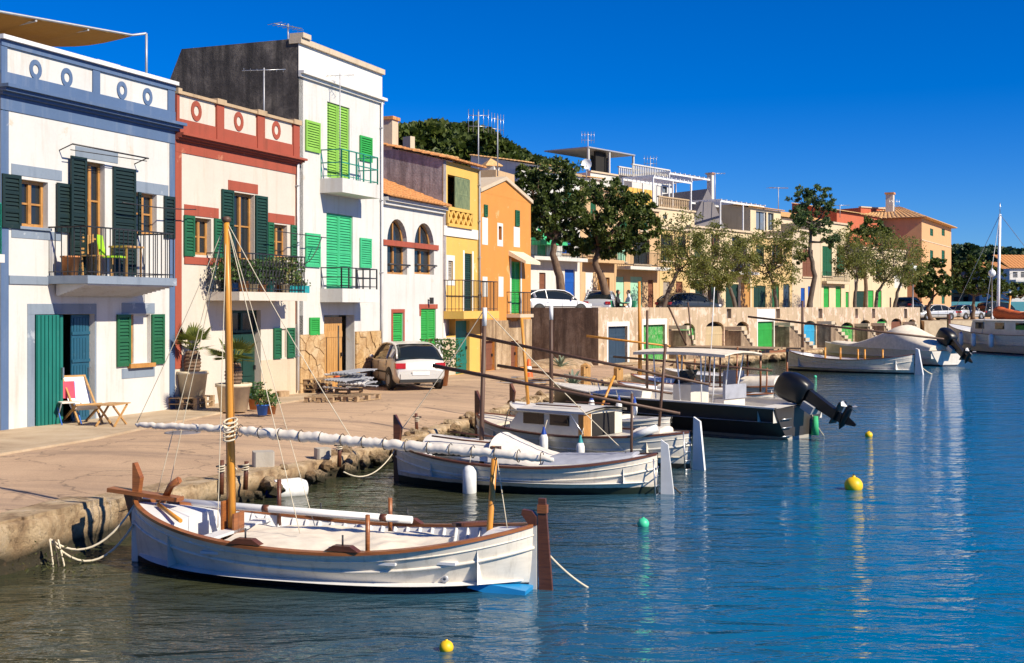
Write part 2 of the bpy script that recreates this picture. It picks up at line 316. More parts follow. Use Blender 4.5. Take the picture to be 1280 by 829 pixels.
def water_mat():
    t = NT('sea_water'); g = t.n('ShaderNodeNewGeometry'); P = g.outputs['Position']
    rot = t.n('ShaderNodeMapping'); rot.vector_type = 'POINT'; t.l(P, rot.inputs['Vector'])
    rot.inputs['Rotation'].default_value = (0, 0, math.radians(12)); rot.inputs['Scale'].default_value = (0.55, 1.25, 1)
    a = t.noise(rot.outputs[0], 1.15, 3, 0.55, 0.7); b = t.noise(rot.outputs[0], 9.0, 3, 0.6, 0.6); b2 = t.noise(rot.outputs[0], 3.1, 3, 0.6, 0.8); c = t.noise(rot.outputs[0], 0.16, 2, 0.5)
    s1 = t.n('ShaderNodeMath', operation='MULTIPLY_ADD'); t.l(b, s1.inputs[0]); s1.inputs[1].default_value = 0.10; s0 = t.n('ShaderNodeMath', operation='MULTIPLY_ADD'); t.l(b2, s0.inputs[0]); s0.inputs[1].default_value = 0.36; t.l(a, s0.inputs[2]); t.l(s0.outputs[0], s1.inputs[2])
    # depth: distance from the quay line decides how much of the sandy bottom colours the water
    dp = t.n('ShaderNodeVectorMath', operation='DOT_PRODUCT'); t.l(P, dp.inputs[0]); dp.inputs[1].default_value = (NX, NY, 0)
    q0 = -5.9 * NX + 14.4 * NY
    off = t.n('ShaderNodeMath', operation='MULTIPLY_ADD'); t.l(c, off.inputs[0]); off.inputs[1].default_value = 5.0; t.l(dp.outputs['Value'], off.inputs[2])
    mr = t.n('ShaderNodeMapRange'); t.l(off.outputs[0], mr.inputs[0]); mr.inputs[1].default_value = q0 + 5.5; mr.inputs[2].default_value = q0 + 11.5
    col = t.mix(mr.outputs[0], (0.040, 0.045, 0.024), (0.000, 0.122, 0.255))
    t.col(col).set(Roughness=0.03, IOR=1.34)
    t.bump(s1.outputs[0], 0.75, 0.125)
water_mat()
# ------------------------------------------------------------------ mesh building
ROOTM = {}
def wm(o):
    return ROOTM.get(o.name, Matrix.Identity(4)) if o else Matrix.Identity(4)
class MB:
    def __init__(s): s.v = []; s.f = []; s.sm = []
    def add(s, vs, fs, smooth=False):
        o = len(s.v); s.v.extend([tuple(p) for p in vs]); s.f.extend([tuple(i + o for i in q) for q in fs]); s.sm.extend([smooth] * len(fs)); return s
    def quad(s, a, b, c, d): return s.add([a, b, c, d], [(0, 1, 2, 3)])
    def poly(s, pts): return s.add(pts, [tuple(range(len(pts)))])
    def box(s, x0, x1, y0, y1, z0, z1):
        if x1 < x0: x0, x1 = x1, x0
        if y1 < y0: y0, y1 = y1, y0
        if z1 < z0: z0, z1 = z1, z0
        return s.add([(x0, y0, z0), (x1, y0, z0), (x1, y1, z0), (x0, y1, z0), (x0, y0, z1), (x1, y0, z1), (x1, y1, z1), (x0, y1, z1)],
                     [(0, 3, 2, 1), (4, 5, 6, 7), (0, 1, 5, 4), (1, 2, 6, 5), (2, 3, 7, 6), (3, 0, 4, 7)])
    def mbox(s, M, hx, hy, hz):
        vs = [M @ Vector((a * hx, b * hy, c * hz)) for c in (-1, 1) for a, b in ((-1, -1), (1, -1), (1, 1), (-1, 1))]
        return s.add(vs, [(0, 3, 2, 1), (4, 5, 6, 7), (0, 1, 5, 4), (1, 2, 6, 5), (2, 3, 7, 6), (3, 0, 4, 7)])
    def bar(s, a, b, w, h=None, up=(0, 0, 1)):
        a = Vector(a); b = Vector(b); d = (b - a); L = d.length; d.normalize(); u = Vector(up)
        if abs(d.dot(u)) > 0.98: u = Vector((1, 0, 0))
        r = d.cross(u).normalized(); u = r.cross(d)
        M = Matrix((( d.x, r.x, u.x, (a.x + b.x) / 2), (d.y, r.y, u.y, (a.y + b.y) / 2), (d.z, r.z, u.z, (a.z + b.z) / 2), (0, 0, 0, 1)))
        return s.mbox(M, L / 2, w / 2, (h or w) / 2)
    def prism(s, pts, a, b):      # closed outline pts (3D), extruded from offset a to b (3D vectors)
        n = len(pts); a = Vector(a); b = Vector(b); vs = [Vector(p) + a for p in pts] + [Vector(p) + b for p in pts]
        return s.add(vs, [tuple(range(n))[::-1], tuple(range(n, 2 * n))] + [(i, (i + 1) % n, n + (i + 1) % n, n + i) for i in range(n)])
    def tube(s, pts, r, n=6, cap=True, smooth=True):
        pts = [Vector(p) for p in pts]; R = r if isinstance(r, (list, tuple)) else [r] * len(pts); rows = []
        prev = None
        for i, p in enumerate(pts):
            d = (pts[min(i + 1, len(pts) - 1)] - pts[max(i - 1, 0)])
            d = d.normalized() if d.length > 1e-9 else Vector((0, 0, 1))
            if prev is None:
                u = Vector((0, 0, 1)) if abs(d.z) < 0.9 else Vector((1, 0, 0))
                prev = (u - d * u.dot(d)).normalized()
            else:
                q = prev - d * prev.dot(d); prev = q.normalized() if q.length > 1e-6 else prev
            w = d.cross(prev)
            rows.append([p + (prev * math.cos(2 * math.pi * k / n) + w * math.sin(2 * math.pi * k / n)) * R[i] for k in range(n)])
        s.grid(rows, True, smooth)
        if cap:
            o = len(s.v) - len(pts) * n
            s.f.append(tuple(range(o + n - 1, o - 1, -1))); s.f.append(tuple(range(o + (len(pts) - 1) * n, o + len(pts) * n))); s.sm += [False, False]
        return s
    def grid(s, rows, closed=False, smooth=True, flip=False):
        n = len(rows[0]); vs = [p for r in rows for p in r]; fs = []
        for i in range(len(rows) - 1):
            for k in range(n if closed else n - 1):
                q = (i * n + k, i * n + (k + 1) % n, (i + 1) * n + (k + 1) % n, (i + 1) * n + k)
                fs.append(q[::-1] if flip else q)
        return s.add(vs, fs, smooth)
    def lathe(s, prof, n=16, c=(0, 0, 0), axis='z', smooth=True):
        rows = []
        for r, z in prof:
            row = []
            for k in range(n):
                a = 2 * math.pi * k / n; x, y = r * math.cos(a), r * math.sin(a)
                row.append({'z': (c[0] + x, c[1] + y, c[2] + z), 'y': (c[0] + x, c[1] + z, c[2] + y), 'x': (c[0] + z, c[1] + x, c[2] + y)}[axis])
            rows.append(row)
        return s.grid(rows, True, smooth)
    def ball(s, c, r, n=12, m=8, sq=(1, 1, 1), jit=0.0, R=None):
        prof = []; rows = []
        for i in range(m + 1):
            th = math.pi * i / m; row = []
            for k in range(n):
                ph = 2 * math.pi * k / n; j = 1 + (R.uniform(-jit, jit) if R and 0 < i < m else 0)
                row.append((c[0] + r * sq[0] * j * math.sin(th) * math.cos(ph), c[1] + r * sq[1] * j * math.sin(th) * math.sin(ph), c[2] + r * sq[2] * j * math.cos(th)))
            rows.append(row)
        return s.grid(rows, True, not jit)
    def build(s, name, mat, parent=None, world=False, kind=None, label=None):
        me = bpy.data.meshes.new(name); vs = s.v
        if world and parent:
            Mi = wm(parent).inverted(); vs = [tuple(Mi @ Vector(p)) for p in vs]
        me.from_pydata(vs, [], s.f); me.polygons.foreach_set('use_smooth', s.sm)
        me.materials.append(MATS[mat]); me.update()
        o = bpy.data.objects.new(name, me); COL.objects.link(o)
        if parent: o.parent = parent
        if parent: ROOTM[o.name] = wm(parent)
        if kind: o['kind'] = kind
        if label: o['label'] = label
        return o
def share(name, me, parent, M=None, mat=None):
    o = bpy.data.objects.new(name, me); COL.objects.link(o); o.parent = parent
    if M is not None: o.matrix_local = M
    return o
def tag(o, label, cat, group=None):
    o['label'] = label; o['category'] = cat
    if group: o['group'] = group
    return o
def thing(name, label, cat, loc=(0, 0, 0), rz=0.0, group=None, scale=1.0):
    o = bpy.data.objects.new(name, None); COL.objects.link(o); o.empty_display_size = 0.2
    o.location = loc; o.rotation_euler = (0, 0, rz); o.scale = (scale,) * 3
    ROOTM[o.name] = Matrix.Translation(Vector(loc)) @ Matrix.Rotation(rz, 4, 'Z') @ Matrix.Scale(scale, 4)
    return tag(o, label, cat, group)
def copy_tree(o, loc, rz, label, group=None, scale=1.0):
    c = o.copy(); COL.objects.link(c); c.location = loc; c.rotation_euler = (0, 0, rz); c.scale = (scale,) * 3; c['label'] = label
    ROOTM[c.name] = Matrix.Translation(Vector(loc)) @ Matrix.Rotation(rz, 4, 'Z') @ Matrix.Scale(scale, 4)
    if group: c['group'] = group
    def rec(a, b):
        for ch in list(a.children):
            d = ch.copy(); COL.objects.link(d); d.parent = b; rec(ch, d)
    rec(o, c); return c
def structure(mb, name, mat, kind='structure'):
    o = mb.build(name, mat); o['kind'] = kind; return o
def leaves_mesh(name, C, size, mat, parent=None, long=1.0, up=0.0, kind=None, world=False, dirs=None):
    """one small four-cornered leaf at each point of C"""
    C = np.asarray(C, float); N = len(C)
    if world and parent:
        Mi = np.array(wm(parent).inverted()); C = C @ Mi[:3, :3].T + Mi[:3, 3]
    a = NR.normal(size=(N, 3)) if dirs is None else np.asarray(dirs, float) + NR.normal(size=(N, 3)) * 0.35
    a[:, 2] += up; a /= np.linalg.norm(a, axis=1)[:, None] + 1e-9
    b = NR.normal(size=(N, 3)); b -= a * (a * b).sum(1)[:, None]; b /= np.linalg.norm(b, axis=1)[:, None] + 1e-9
    sz = (np.asarray(size) * NR.uniform(0.6, 1.35, N))[:, None]
    A = a * sz * long; B = b * sz * 0.5
    V = np.stack([C - A * 0.5, C + B * 0.9, C + A * 0.6, C - B], 1).reshape(-1, 3)
    me = bpy.data.meshes.new(name); me.vertices.add(4 * N); me.vertices.foreach_set('co', V.ravel())
    me.loops.add(4 * N); me.loops.foreach_set('vertex_index', np.arange(4 * N, dtype=np.int32))
    me.polygons.add(N); me.polygons.foreach_set('loop_start', np.arange(0, 4 * N, 4, dtype=np.int32)); me.polygons.foreach_set('loop_total', np.full(N, 4, np.int32))
    me.materials.append(MATS[mat]); me.update(calc_edges=True); me.validate()
    o = bpy.data.objects.new(name, me); COL.objects.link(o)
    if parent: o.parent = parent
    if kind: o['kind'] = kind
    return o

# ------------------------------------------------------------------ facades
class Frame:
    """a vertical plane: origin (x, y), street direction angle"""
    def __init__(s, ox, oy, th): s.o = Vector((ox, oy)); s.th = th; s.u = Vector((math.cos(th), math.sin(th))); s.i = Vector((-math.sin(th), math.cos(th)))
    def hit(s, px, py=HOR, d=0.0):
        r = ray(px, py); t = (s.o.dot(s.i) - d) / (r.x * s.i.x + r.y * s.i.y)
        p = Vector((r.x * t, t)); return (p - s.o).dot(s.u), CZ + r.z * t
    def pos(s, a, d=0.0):
        p = s.o + s.u * a - s.i * d; return p
STREET = Frame((0 - 640) / F * 25.0, 25.0, math.atan2(UY, UX))

class House:
    def __init__(s, name, label, px0, px1, fr, zb, cat='house', group=None):
        s.fr = fr; s.s0 = fr.hit(px0)[0]; s.W = fr.hit(px1)[0] - s.s0; s.zb = zb
        p = fr.pos(s.s0); s.root = thing(name, label, cat, (p.x, p.y, zb), fr.th, group); s.holes = []
    def X(s, px, d=0.0): return s.fr.hit(px, HOR, d)[0] - s.s0
    def Z(s, px, py, d=0.0): return s.fr.hit(px, py, d)[1] - s.zb
    def R(s, px0, py0, px1, py1, d=0.0):
        m = (px0 + px1) / 2; return (s.X(px0, d), s.X(px1, d), s.Z(m, py1, d), s.Z(m, py0, d))
    def part(s, mb, name, mat, parent=None, **k): return mb.build(name, mat, parent or s.root, **k)
    def shell(s, top, depth, mat, side=None, roof='concrete', thick=0.3, x0=0.0, x1=None, left=True):
        """front wall with its openings, side and back walls, flat roof"""
        x1 = s.W if x1 is None else x1; e = 0.004
        m = MB(); xs = sorted({x0, x1, *[h[0] for h in s.holes], *[h[1] for h in s.holes]}); zs = sorted({-0.6, top, *[h[2] for h in s.holes], *[h[3] for h in s.holes]})
        xs = [x for x in xs if x0 <= x <= x1]; zs = [z for z in zs if -0.6 <= z <= top]
        for i in range(len(xs) - 1):
            for k in range(len(zs) - 1):
                cx, cz = (xs[i] + xs[i + 1]) / 2, (zs[k] + zs[k + 1]) / 2
                if any(h[0] < cx < h[1] and h[2] < cz < h[3] for h in s.holes): continue
                m.quad((xs[i], 0, zs[k]), (xs[i + 1], 0, zs[k]), (xs[i + 1], 0, zs[k + 1]), (xs[i], 0, zs[k + 1]))
        for a, b, c, d in s.holes:
            t = thick
            m.quad((a, 0, c), (a, 0, d), (a, t, d), (a, t, c)); m.quad((b, 0, c), (b, t, c), (b, t, d), (b, 0, d))
            m.quad((a, 0, d), (b, 0, d), (b, t, d), (a, t, d)); m.quad((a, 0, c), (a, t, c), (b, t, c), (b, 0, c))
        m.quad((x1 - e, 0, -0.6), (x1 - e, depth, -0.6), (x1 - e, depth, top), (x1 - e, 0, top))
        m.quad((x0, depth, -0.6), (x0, depth, top), (x1, depth, top), (x1, depth, -0.6))
        if left and not side: m.quad((x0 + e, 0, -0.6), (x0 + e, 0, top), (x0 + e, depth, top), (x0 + e, depth, -0.6))
        w = s.part(m, 'wall', mat)
        if side: s.part(MB().quad((x0 + e, 0, -0.6), (x0 + e, 0, top), (x0 + e, depth, top), (x0 + e, depth, -0.6)), 'side_wall', side)
        s.part(MB().box(x0 + 0.02, x1 - 0.02, 0.02, depth - 0.02, top - 0.25, top - 0.05), 'roof', roof); return w
    # ---- details, all in local metres: x0, x1, z0, z1
    def band(s, x0, x1, z0, z1, proud, mat, name, inner=0.0): return s.part(MB().box(x0, x1, -proud, inner, z0, z1), name, mat)
    def shutter(s, x0, x1, z0, z1, mat, y=-0.035, t=0.04, pan=1, louvre=True, parent=None, swing=0.0, hinge=0, name='shutter'):
        m = MB(); W = x1 - x0; H = z1 - z0; st = min(0.07, W * 0.16); n = max(1, pan)
        m.box(0, st, -t / 2, t / 2, 0, H); m.box(W - st, W, -t / 2, t / 2, 0, H)
        cuts = [i * H / n for i in range(n + 1)]
        for i, c in enumerate(cuts):
            a = 0 if i == 0 else c - 0.035; b = H if i == n else c + 0.035
            if i == 0: b = 0.09
            if i == n: a = H - 0.07
            m.box(st, W - st, -t / 2 + 0.003, t / 2 - 0.003, a, b)
        if louvre:
            k = max(3, int(H / 0.085))
            for i in range(k):
                z = 0.09 + (H - 0.16) * (i + 0.5) / k; hh = (H - 0.16) / k * 0.62
                m.add([(st, -t * .42, z - hh), (W - st, -t * .42, z - hh), (W - st, t * .42, z + hh * .55), (st, t * .42, z + hh * .55)], [(0, 1, 2, 3)])
            m.quad((st, t * .46, 0.05), (W - st, t * .46, 0.05), (W - st, t * .46, H - 0.05), (st, t * .46, H - 0.05))
        else:
            k = max(2, int((W - 2 * st) / 0.11))
            for i in range(k):
                a = st + (W - 2 * st) * i / k; m.box(a + 0.006, st + (W - 2 * st) * (i + 1) / k - 0.006, -t * .3, t * .3, 0.06, H - 0.06)
            m.box(st, W - st, t * .3, t * .42, 0.03, H - 0.03)
        o = s.part(m, name, mat, parent)
        o.location = (x0, y, z0)
        if swing:
            if hinge: o.location = (x1, y, z0); o.data.transform(Matrix.Translation((-W, 0, 0)))
            o.rotation_euler = (0, 0, swing)
        return o
    def window(s, x0, x1, z0, z1, wood='window_wood', glass='glass', y=0.16, mull=1, bars=1, name='window', hole=True, fw=0.07):
        if hole: s.holes.append((x0, x1, z0, z1))
        m = MB(); e = 0.004
        m.box(x0 + e, x0 + fw, y - 0.03, y + 0.03, z0 + e, z1 - e); m.box(x1 - fw, x1 - e, y - 0.03, y + 0.03, z0 + e, z1 - e)
        m.box(x0 + fw, x1 - fw, y - 0.028, y + 0.028, z0 + e, z0 + fw); m.box(x0 + fw, x1 - fw, y - 0.028, y + 0.028, z1 - fw, z1 - e)
        for i in range(mull):
            c = lerp(x0, x1, (i + 1) / (mull + 1)); m.box(c - 0.045, c + 0.045, y - 0.04, y + 0.02, z0 + fw, z1 - fw)
        for i in range(bars):
            c = lerp(z0, z1, (i + 1) / (bars + 1)); m.box(x0 + fw, x1 - fw, y - 0.022, y + 0.022, c - 0.02, c + 0.02)
        o = s.part(m, name, wood)
        for i in range(mull + 1):
            a, b = lerp(x0, x1, i / (mull + 1)), lerp(x0, x1, (i + 1) / (mull + 1))
            g = s.part(MB().box(a + 0.03, b - 0.03, y + 0.008, y + 0.016, z0 + 0.03, z1 - 0.03), 'pane', glass, o)
        return o
    def door(s, x0, x1, z0, z1, mat, y=0.12, leaves=1, style='plank', hole=True, name='door', handle=True):
        if hole: s.holes.append((x0, x1, z0, z1))
        o = None; W = (x1 - x0) / leaves
        for i in range(leaves):
            a = x0 + W * i + 0.005; b = a + W - 0.01; m = MB(); H = z1 - z0
            m.box(a, b, y, y + 0.05, z0 + 0.005, z1 - 0.005)
            if style == 'plank':
                k = max(2, int((b - a) / 0.13))
                for q in range(k): m.box(lerp(a, b, q / k) + 0.006, lerp(a, b, (q + 1) / k) - 0.006, y - 0.02, y - 0.001, z0 + 0.02, z1 - 0.01)
                m.box(a, b, y - 0.035, y - 0.0195, z0 + H * .18, z0 + H * .26); m.box(a, b, y - 0.035, y - 0.0195, z0 + H * .72, z0 + H * .8)
            elif style == 'panel':
                for q0, q1 in ((.06, .3), (.36, .62), (.68, .95)): m.box(a + .08, b - .08, y - 0.025, y - 0.001, z0 + H * q0, z0 + H * q1)
            o = s.part(m, name, mat)
            if handle: s.part(MB().box(b - 0.12, b - 0.08, y - 0.09, y - 0.035, z0 + H * .45, z0 + H * .45 + 0.12), 'handle', 'iron', o)
        return o
    def louvre_door(s, x0, x1, z0, z1, mat, leaves=2, y=0.06, hole=True, pan=3, name='shutter'):
        if hole: s.holes.append((x0, x1, z0, z1))
        W = (x1 - x0) / leaves
        for i in range(leaves): s.shutter(x0 + W * i + 0.006, x0 + W * (i + 1) - 0.006, z0 + 0.01, z1 - 0.01, mat, y=y, pan=pan, name=name)
    def balcony(s, x0, x1, z, depth, slab=0.18, rail=1.0, mat='white_plaster', iron='iron', gap=0.13, style='bars', slab_name='balcony_slab', base=0.0):
        sl = s.part(MB().box(x0, x1, -depth, -0.003, z - slab, z), slab_name, mat)
        m = MB(); d = depth - 0.06; c = [(x0 + .05, 0.0), (x0 + .05, -d), (x1 - .05, -d), (x1 - .05, 0.0)]; zz = z + base
        segs = [(c[0], c[1]), (c[1], c[2]), (c[2], c[3])]
        for a, b in segs:
            m.bar((*a, z + rail), (*b, z + rail), 0.045, 0.03); m.bar((*a, zz + 0.08), (*b, zz + 0.08), 0.03, 0.02)
            if style == 'open': m.bar((*a, zz + rail * .55), (*b, zz + rail * .55), 0.035, 0.03)
            L = math.dist(a, b); n = max(1, int(L / gap))
            for i in range(n + 1):
                p = (lerp(a[0], b[0], i / n), lerp(a[1], b[1], i / n))
                w = 0.016
                if style == 'open': w = 0.035
                m.bar((*p, zz + 0.001), (*p, z + rail - 0.015), w)
                if style == 'scroll' and i < n:
                    q = (lerp(a[0], b[0], (i + .5) / n), lerp(a[1], b[1], (i + .5) / n))
                    for zc, rr in ((.28, .05), (.5, .06), (.75, .05)):
                        dx, dy = (b[0] - a[0]) / L, (b[1] - a[1]) / L
                        m.tube([(q[0] + dx * rr * math.cos(t), q[1] + dy * rr * math.cos(t), z + zc * rail + rr * 1.6 * math.sin(t)) for t in np.linspace(0, 6.283, 9)], 0.009, 4, False)
        s.part(m, 'railing', iron); return sl
    def ring(s, x, z, r, mat, t=0.02, name='oval_ornament'):
        m = MB(); rows = []
        for rr, y in ((r * .5, 0.0), (r * .5, -t), (r, -t), (r, 0.0)):
            rows.append([(x + rr * .95 * math.cos(a), y - 0.001, z + rr * 1.1 * math.sin(a)) for a in np.linspace(0, 2 * math.pi, 20, endpoint=False)])
        m.grid(rows, True, False); return s.part(m, name, mat)
def tile_field(m, a, b, c, d, pitch=0.24, rows=None, r=0.075):
    """barrel tiles over the slope a-b (eave) to d-c (ridge)"""
    a, b, c, d = map(Vector, (a, b, c, d)); n = max(2, int((b - a).length / pitch)); L = (d - a).length; rows = rows or max(2, int(L / 0.36))
    nrm = (b - a).cross(d - a).normalized()
    if nrm.z < 0: nrm = -nrm
    for i in range(n):
        t0, t1 = i / n, (i + 1) / n
        for k in range(rows):
            s0, s1 = k / rows, min(1, (k + 1.15) / rows); pts = []
            for sv, lift in ((s0, 0.035), (s1, 0.0)):
                e0, e1 = a.lerp(b, t0), a.lerp(b, t1); f0, f1 = d.lerp(c, t0), d.lerp(c, t1); p, q = e0.lerp(f0, sv), e1.lerp(f1, sv)
                pts.append([p.lerp(q, 0.5 - 0.46 * math.cos(g)) + nrm * (lift + r * math.sin(g)) for g in np.linspace(0, math.pi, 5)])
            m.grid(pts, False, True)
            e = pts[0]; m.poly(e)
    m.quad(a + nrm * 0.01, b + nrm * 0.01, c + nrm * 0.01, d + nrm * 0.01)
    return m
# ------------------------------------------------------------------ the setting: water, quay, terrace, far land
QZ = 0.6
EDGE = [(-11.6, 0.0), (-9.4, 5.0), (-5.9, 14.4), (-5.15, 16.9), (-3.5, 21.9), (-2.4, 25.0), (-0.9, 31.0), (1.1, 38.5), (3.2, 46.0), (6.8, 55.5), (13.0, 68.0), (20.2, 80.0), (27.0, 91.0), (34.6, 103.0), (41.0, 110.0), (70.0, 116.0), (130.0, 122.0), (420.0, 140.0)]
def edge_walk(step, y0=None, y1=None):
    out = []
    for (a, b), (c, d) in zip(EDGE, EDGE[1:]):
        L = math.hypot(c - a, d - b); n = max(1, int(L / step))
        for i in range(n):
            t = i / n; out.append((lerp(a, c, t), lerp(b, d, t), (c - a) / L, (d - b) / L))
    return [p for p in out if (y0 is None or p[1] >= y0) and (y1 is None or p[1] <= y1)]
m = MB(); m.quad((-900, -300, 0), (1500, -300, 0), (1500, 3000, 0), (-900, 3000, 0)); structure(m, 'water', 'sea_water')
structure(MB().quad((-900, -300, -3.2), (1500, -300, -3.2), (1500, 3000, -3.2), (-900, 3000, -3.2)), 'seabed', 'earth')
def top_z(y): return float(np.interp(y, [14.4, 17, 21, 40, 52], [.6, .5, .38, .38, .42]))
# street asphalt: one sheet from the quay edge to the land behind the houses
pts = [(x - 0.25 * 0.93, y + 0.25 * .36) for x, y in EDGE if y < 104]
m = MB(); rows = []
for x, y, dx, dy in edge_walk(1.0, None, 104):
    nx, ny = -dy, dx
    r = []
    for d in (0.22, 0.8, 1.6, 3, 5, 8, 12, 20, 60, 400):
        z = lerp(top_z(y), QZ if y < 50 else .45, min(1, max(0, (d - .3) / 2.1))) + (mnoise.noise(Vector((x + nx * d, y + ny * d, 3.0)) * 0.6) * 0.010 if 0.5 < d < 9 else 0) - 0.012
        r.append((x + nx * d, y + ny * d, z))
    rows.append(r)
m.grid(rows, False, True, True); structure(m, 'street', 'asphalt')
structure(MB().poly([(-900, 60, 0.3), (36, 112, 0.3), (36, 2900, 0.3), (-900, 2900, 0.3)]), 'ground', 'earth')
# quay wall: rough face
m = MB(); rows = []
for x, y, dx, dy in edge_walk(0.14 if True else 1, None, 26) + edge_walk(0.4, 26, 104):
    nx, ny = dy, -dx; r = []; tz = top_z(y)
    for k, z in enumerate([tz - 0.006, tz - 0.005, tz - 0.03, tz - 0.10, tz - 0.2, tz - 0.3, tz - 0.4, tz - 0.5, 0.0, -0.25, -1.2, -3.2]):
        q = Vector((x * 1.3, y * 1.3, z * 2.2)); w = mnoise.noise(q * 1.1) * 0.10 + mnoise.noise(q * 3.4) * 0.05
        o = (-0.42, -0.03, 0.015, 0.03, 0.02, 0.0, -0.02, -0.03, 0.03, 0.06, 0.25, 0.8)[k] + (w if k else 0)
        r.append((x + nx * o, y + ny * o, z + (mnoise.noise(q * 2.0) * 0.012 if k < 3 else 0)))
    rows.append(r)
m.grid(rows, False, True); quay = structure(m, 'quay_wall', 'quay_concrete')
ROOTM[quay.name] = Matrix.Identity(4)
# coping slabs along the concrete part of the quay
d = 0.0; walk = edge_walk(0.05, 6, 21.5); i = 0
while i < len(walk) - 40:
    n = rng.randint(16, 34); a = walk[i]; b = walk[min(len(walk) - 1, i + n)]
    if rng.random() < 0.85:
        w0, w1 = rng.uniform(0.42, 0.62), rng.uniform(0.42, 0.62); tz = top_z(a[1]); h = tz + rng.uniform(0.012, 0.04); e = rng.uniform(-0.02, 0.03)
        A = Vector((a[0], a[1], 0)); B = Vector((b[0], b[1], 0)); inn = Vector((-a[3], a[2], 0)); al = Vector((a[2], a[3], 0))
        o = [A + al * 0.02 - inn * e, B - al * 0.02 - inn * e, B - al * (0.02 + rng.uniform(0, .1)) + inn * w1, A + al * 0.02 + inn * w0]
        MB().prism(o, (0, 0, tz - 0.14), (0, 0, h)).build('coping_stone', 'quay_concrete', quay)
    i += n
# rubble: five stone shapes shared by all stones
SH = []
for k in range(6):
    mb = MB(); R = random.Random(40 + k); mb.ball((0, 0, 0), 1.0, 7, 5, (1, R.uniform(.6, .85), R.uniform(.5, .75)), 0.27, R)
    me = bpy.data.meshes.new('stone'); me.from_pydata(mb.v, [], mb.f); me.materials.append(MATS['rubble']); SH.append(me)
def stone_at(p, r, parent):
    M = Matrix.Translation(p) @ Matrix.Rotation(rng.uniform(0, 6.28), 4, 'Z') @ Matrix.Rotation(rng.uniform(-.5, .5), 4, 'X') @ Matrix.Scale(r, 4)
    return share('stone', rng.choice(SH), parent, M)
for x, y, dx, dy in edge_walk(0.30, 18.5, 45):
    nx, ny = dy, -dx
    for k in range(3):
        rr = rng.uniform(0.06, 0.22); o = rng.uniform(-0.25, 0.18); z = rng.uniform(0.02, top_z(y) - 0.02 + (0.05 if o < -0.05 else -0.06))
        stone_at(Vector((x + nx * o, y + ny * o, z)), rr, quay)
for x, y, dx, dy in edge_walk(0.75, 45, 101):
    nx, ny = dy, -dx; stone_at(Vector((x + nx * rng.uniform(-.4, .3), y + ny * rng.uniform(-.4, .3), rng.uniform(-.02, .36))), rng.uniform(0.22, 0.5), quay)
# pavement in front of the blue and red trimmed houses
m = MB(); o = [STREET.pos(-6, 0.0), STREET.pos(12.3, 0.0), STREET.pos(12.3, 1.0), STREET.pos(9, 1.35), STREET.pos(5.5, 1.6), STREET.pos(2, 2.2), STREET.pos(-0.6, 2.75), STREET.pos(-6, 3.1)]
m.prism([(p.x, p.y, 0) for p in o], (0, 0, QZ - 0.1), (0, 0, QZ + 0.03)); structure(m, 'pavement', 'pavement')
# terrace carried by the boathouses
TA = Vector((3.95, 57.0)); TB = Vector((34.3, 105.0)); TZ = 2.6
m = MB(); m.prism([(TA.x - .30, TA.y + .42, 0), (TB.x - .42, TB.y + .27, 0), (38, 116, 0), (62, 150, 0), (40, 175, 0), (-14, 92, 0), (1.1, 59.2, 0)], (0, 0, 0.2), (0, 0, TZ)); structure(m, 'terrace', 'asphalt')
# car park beyond the end of the terrace
m = MB(); m.prism([(34.9, 105.6, 0), (41.0, 110.6, 0), (70, 116.6, 0), (160, 124, 0), (160, 175, 0), (58, 175, 0), (38, 116.3, 0)], (0, 0, 0.2), (0, 0, 1.9)); structure(m, 'car_park', 'pavement')
# hills
def blob_wood(name, tops, Y, depth, r, leaf_size, mat, n_blobs, per, drop, ground):
    C = []; Ds = []
    xs = [t[0] for t in tops]; ys = [t[1] for t in tops]
    for k in range(n_blobs):
        px = rng.uniform(xs[0], xs[-1]); ty = float(np.interp(px, xs, ys)); f = rng.random() ** 2.4
        YY = Y + rng.uniform(0, depth) * (1 - f); rr = r * rng.uniform(.6, 1.35)
        c = at(px, ty, YY); c = Vector((c.x, YY, c.z - f * drop - rr * 0.8 * rng.uniform(0.7, 1.2)))
        n = NR.normal(size=(per, 3)); n /= np.linalg.norm(n, axis=1)[:, None]; n[:, 2] = np.abs(n[:, 2]) * 1.0 - 0.2
        C.append(np.array(c) + n * rr * NR.uniform(.55, 1.1, (per, 1)) * np.array([1, 1, .8])); Ds.append(n)
    o = leaves_mesh(name, np.concatenate(C), leaf_size, mat, kind='stuff', dirs=np.concatenate(Ds))
    m = MB(); row0 = []; row1 = []; row2 = []
    for px, py in tops:
        c = at(px, py, Y + depth * .5); row1.append((c.x, c.y, c.z - r * 1.6)); b = at(px, py, Y - 2); row0.append((b.x, b.y - 4, ground)); row2.append((c.x, Y + depth * 2, ground))
    m.grid([row0, row1, row2], False, True); structure(m, 'hill', 'hill_ground'); return o
w = blob_wood('pine_wood', [(420, 168), (470, 156), (500, 157), (520, 151), (545, 150), (572, 146), (590, 150), (612, 163), (640, 183), (668, 196), (700, 206), (740, 230)], 112, 26, 2.0, 0.52, 'pine_leaf', 230, 300, 8.5, 1.0)
w['label'] = 'dark green pine wood covering the hill behind the yellow house'; w['category'] = 'wood'
w = blob_wood('far_wood', [(1120, 318), (1180, 308), (1205, 304), (1240, 308), (1280, 310), (1330, 306), (1420, 312)], 330, 80, 4.2, 1.1, 'far_leaf', 210, 200, 16, 1.0)
w['label'] = 'wooded ridge across the harbour beyond the car park'; w['category'] = 'wood'
# ------------------------------------------------------------------ the street houses
SG = 'town houses along the quay street'
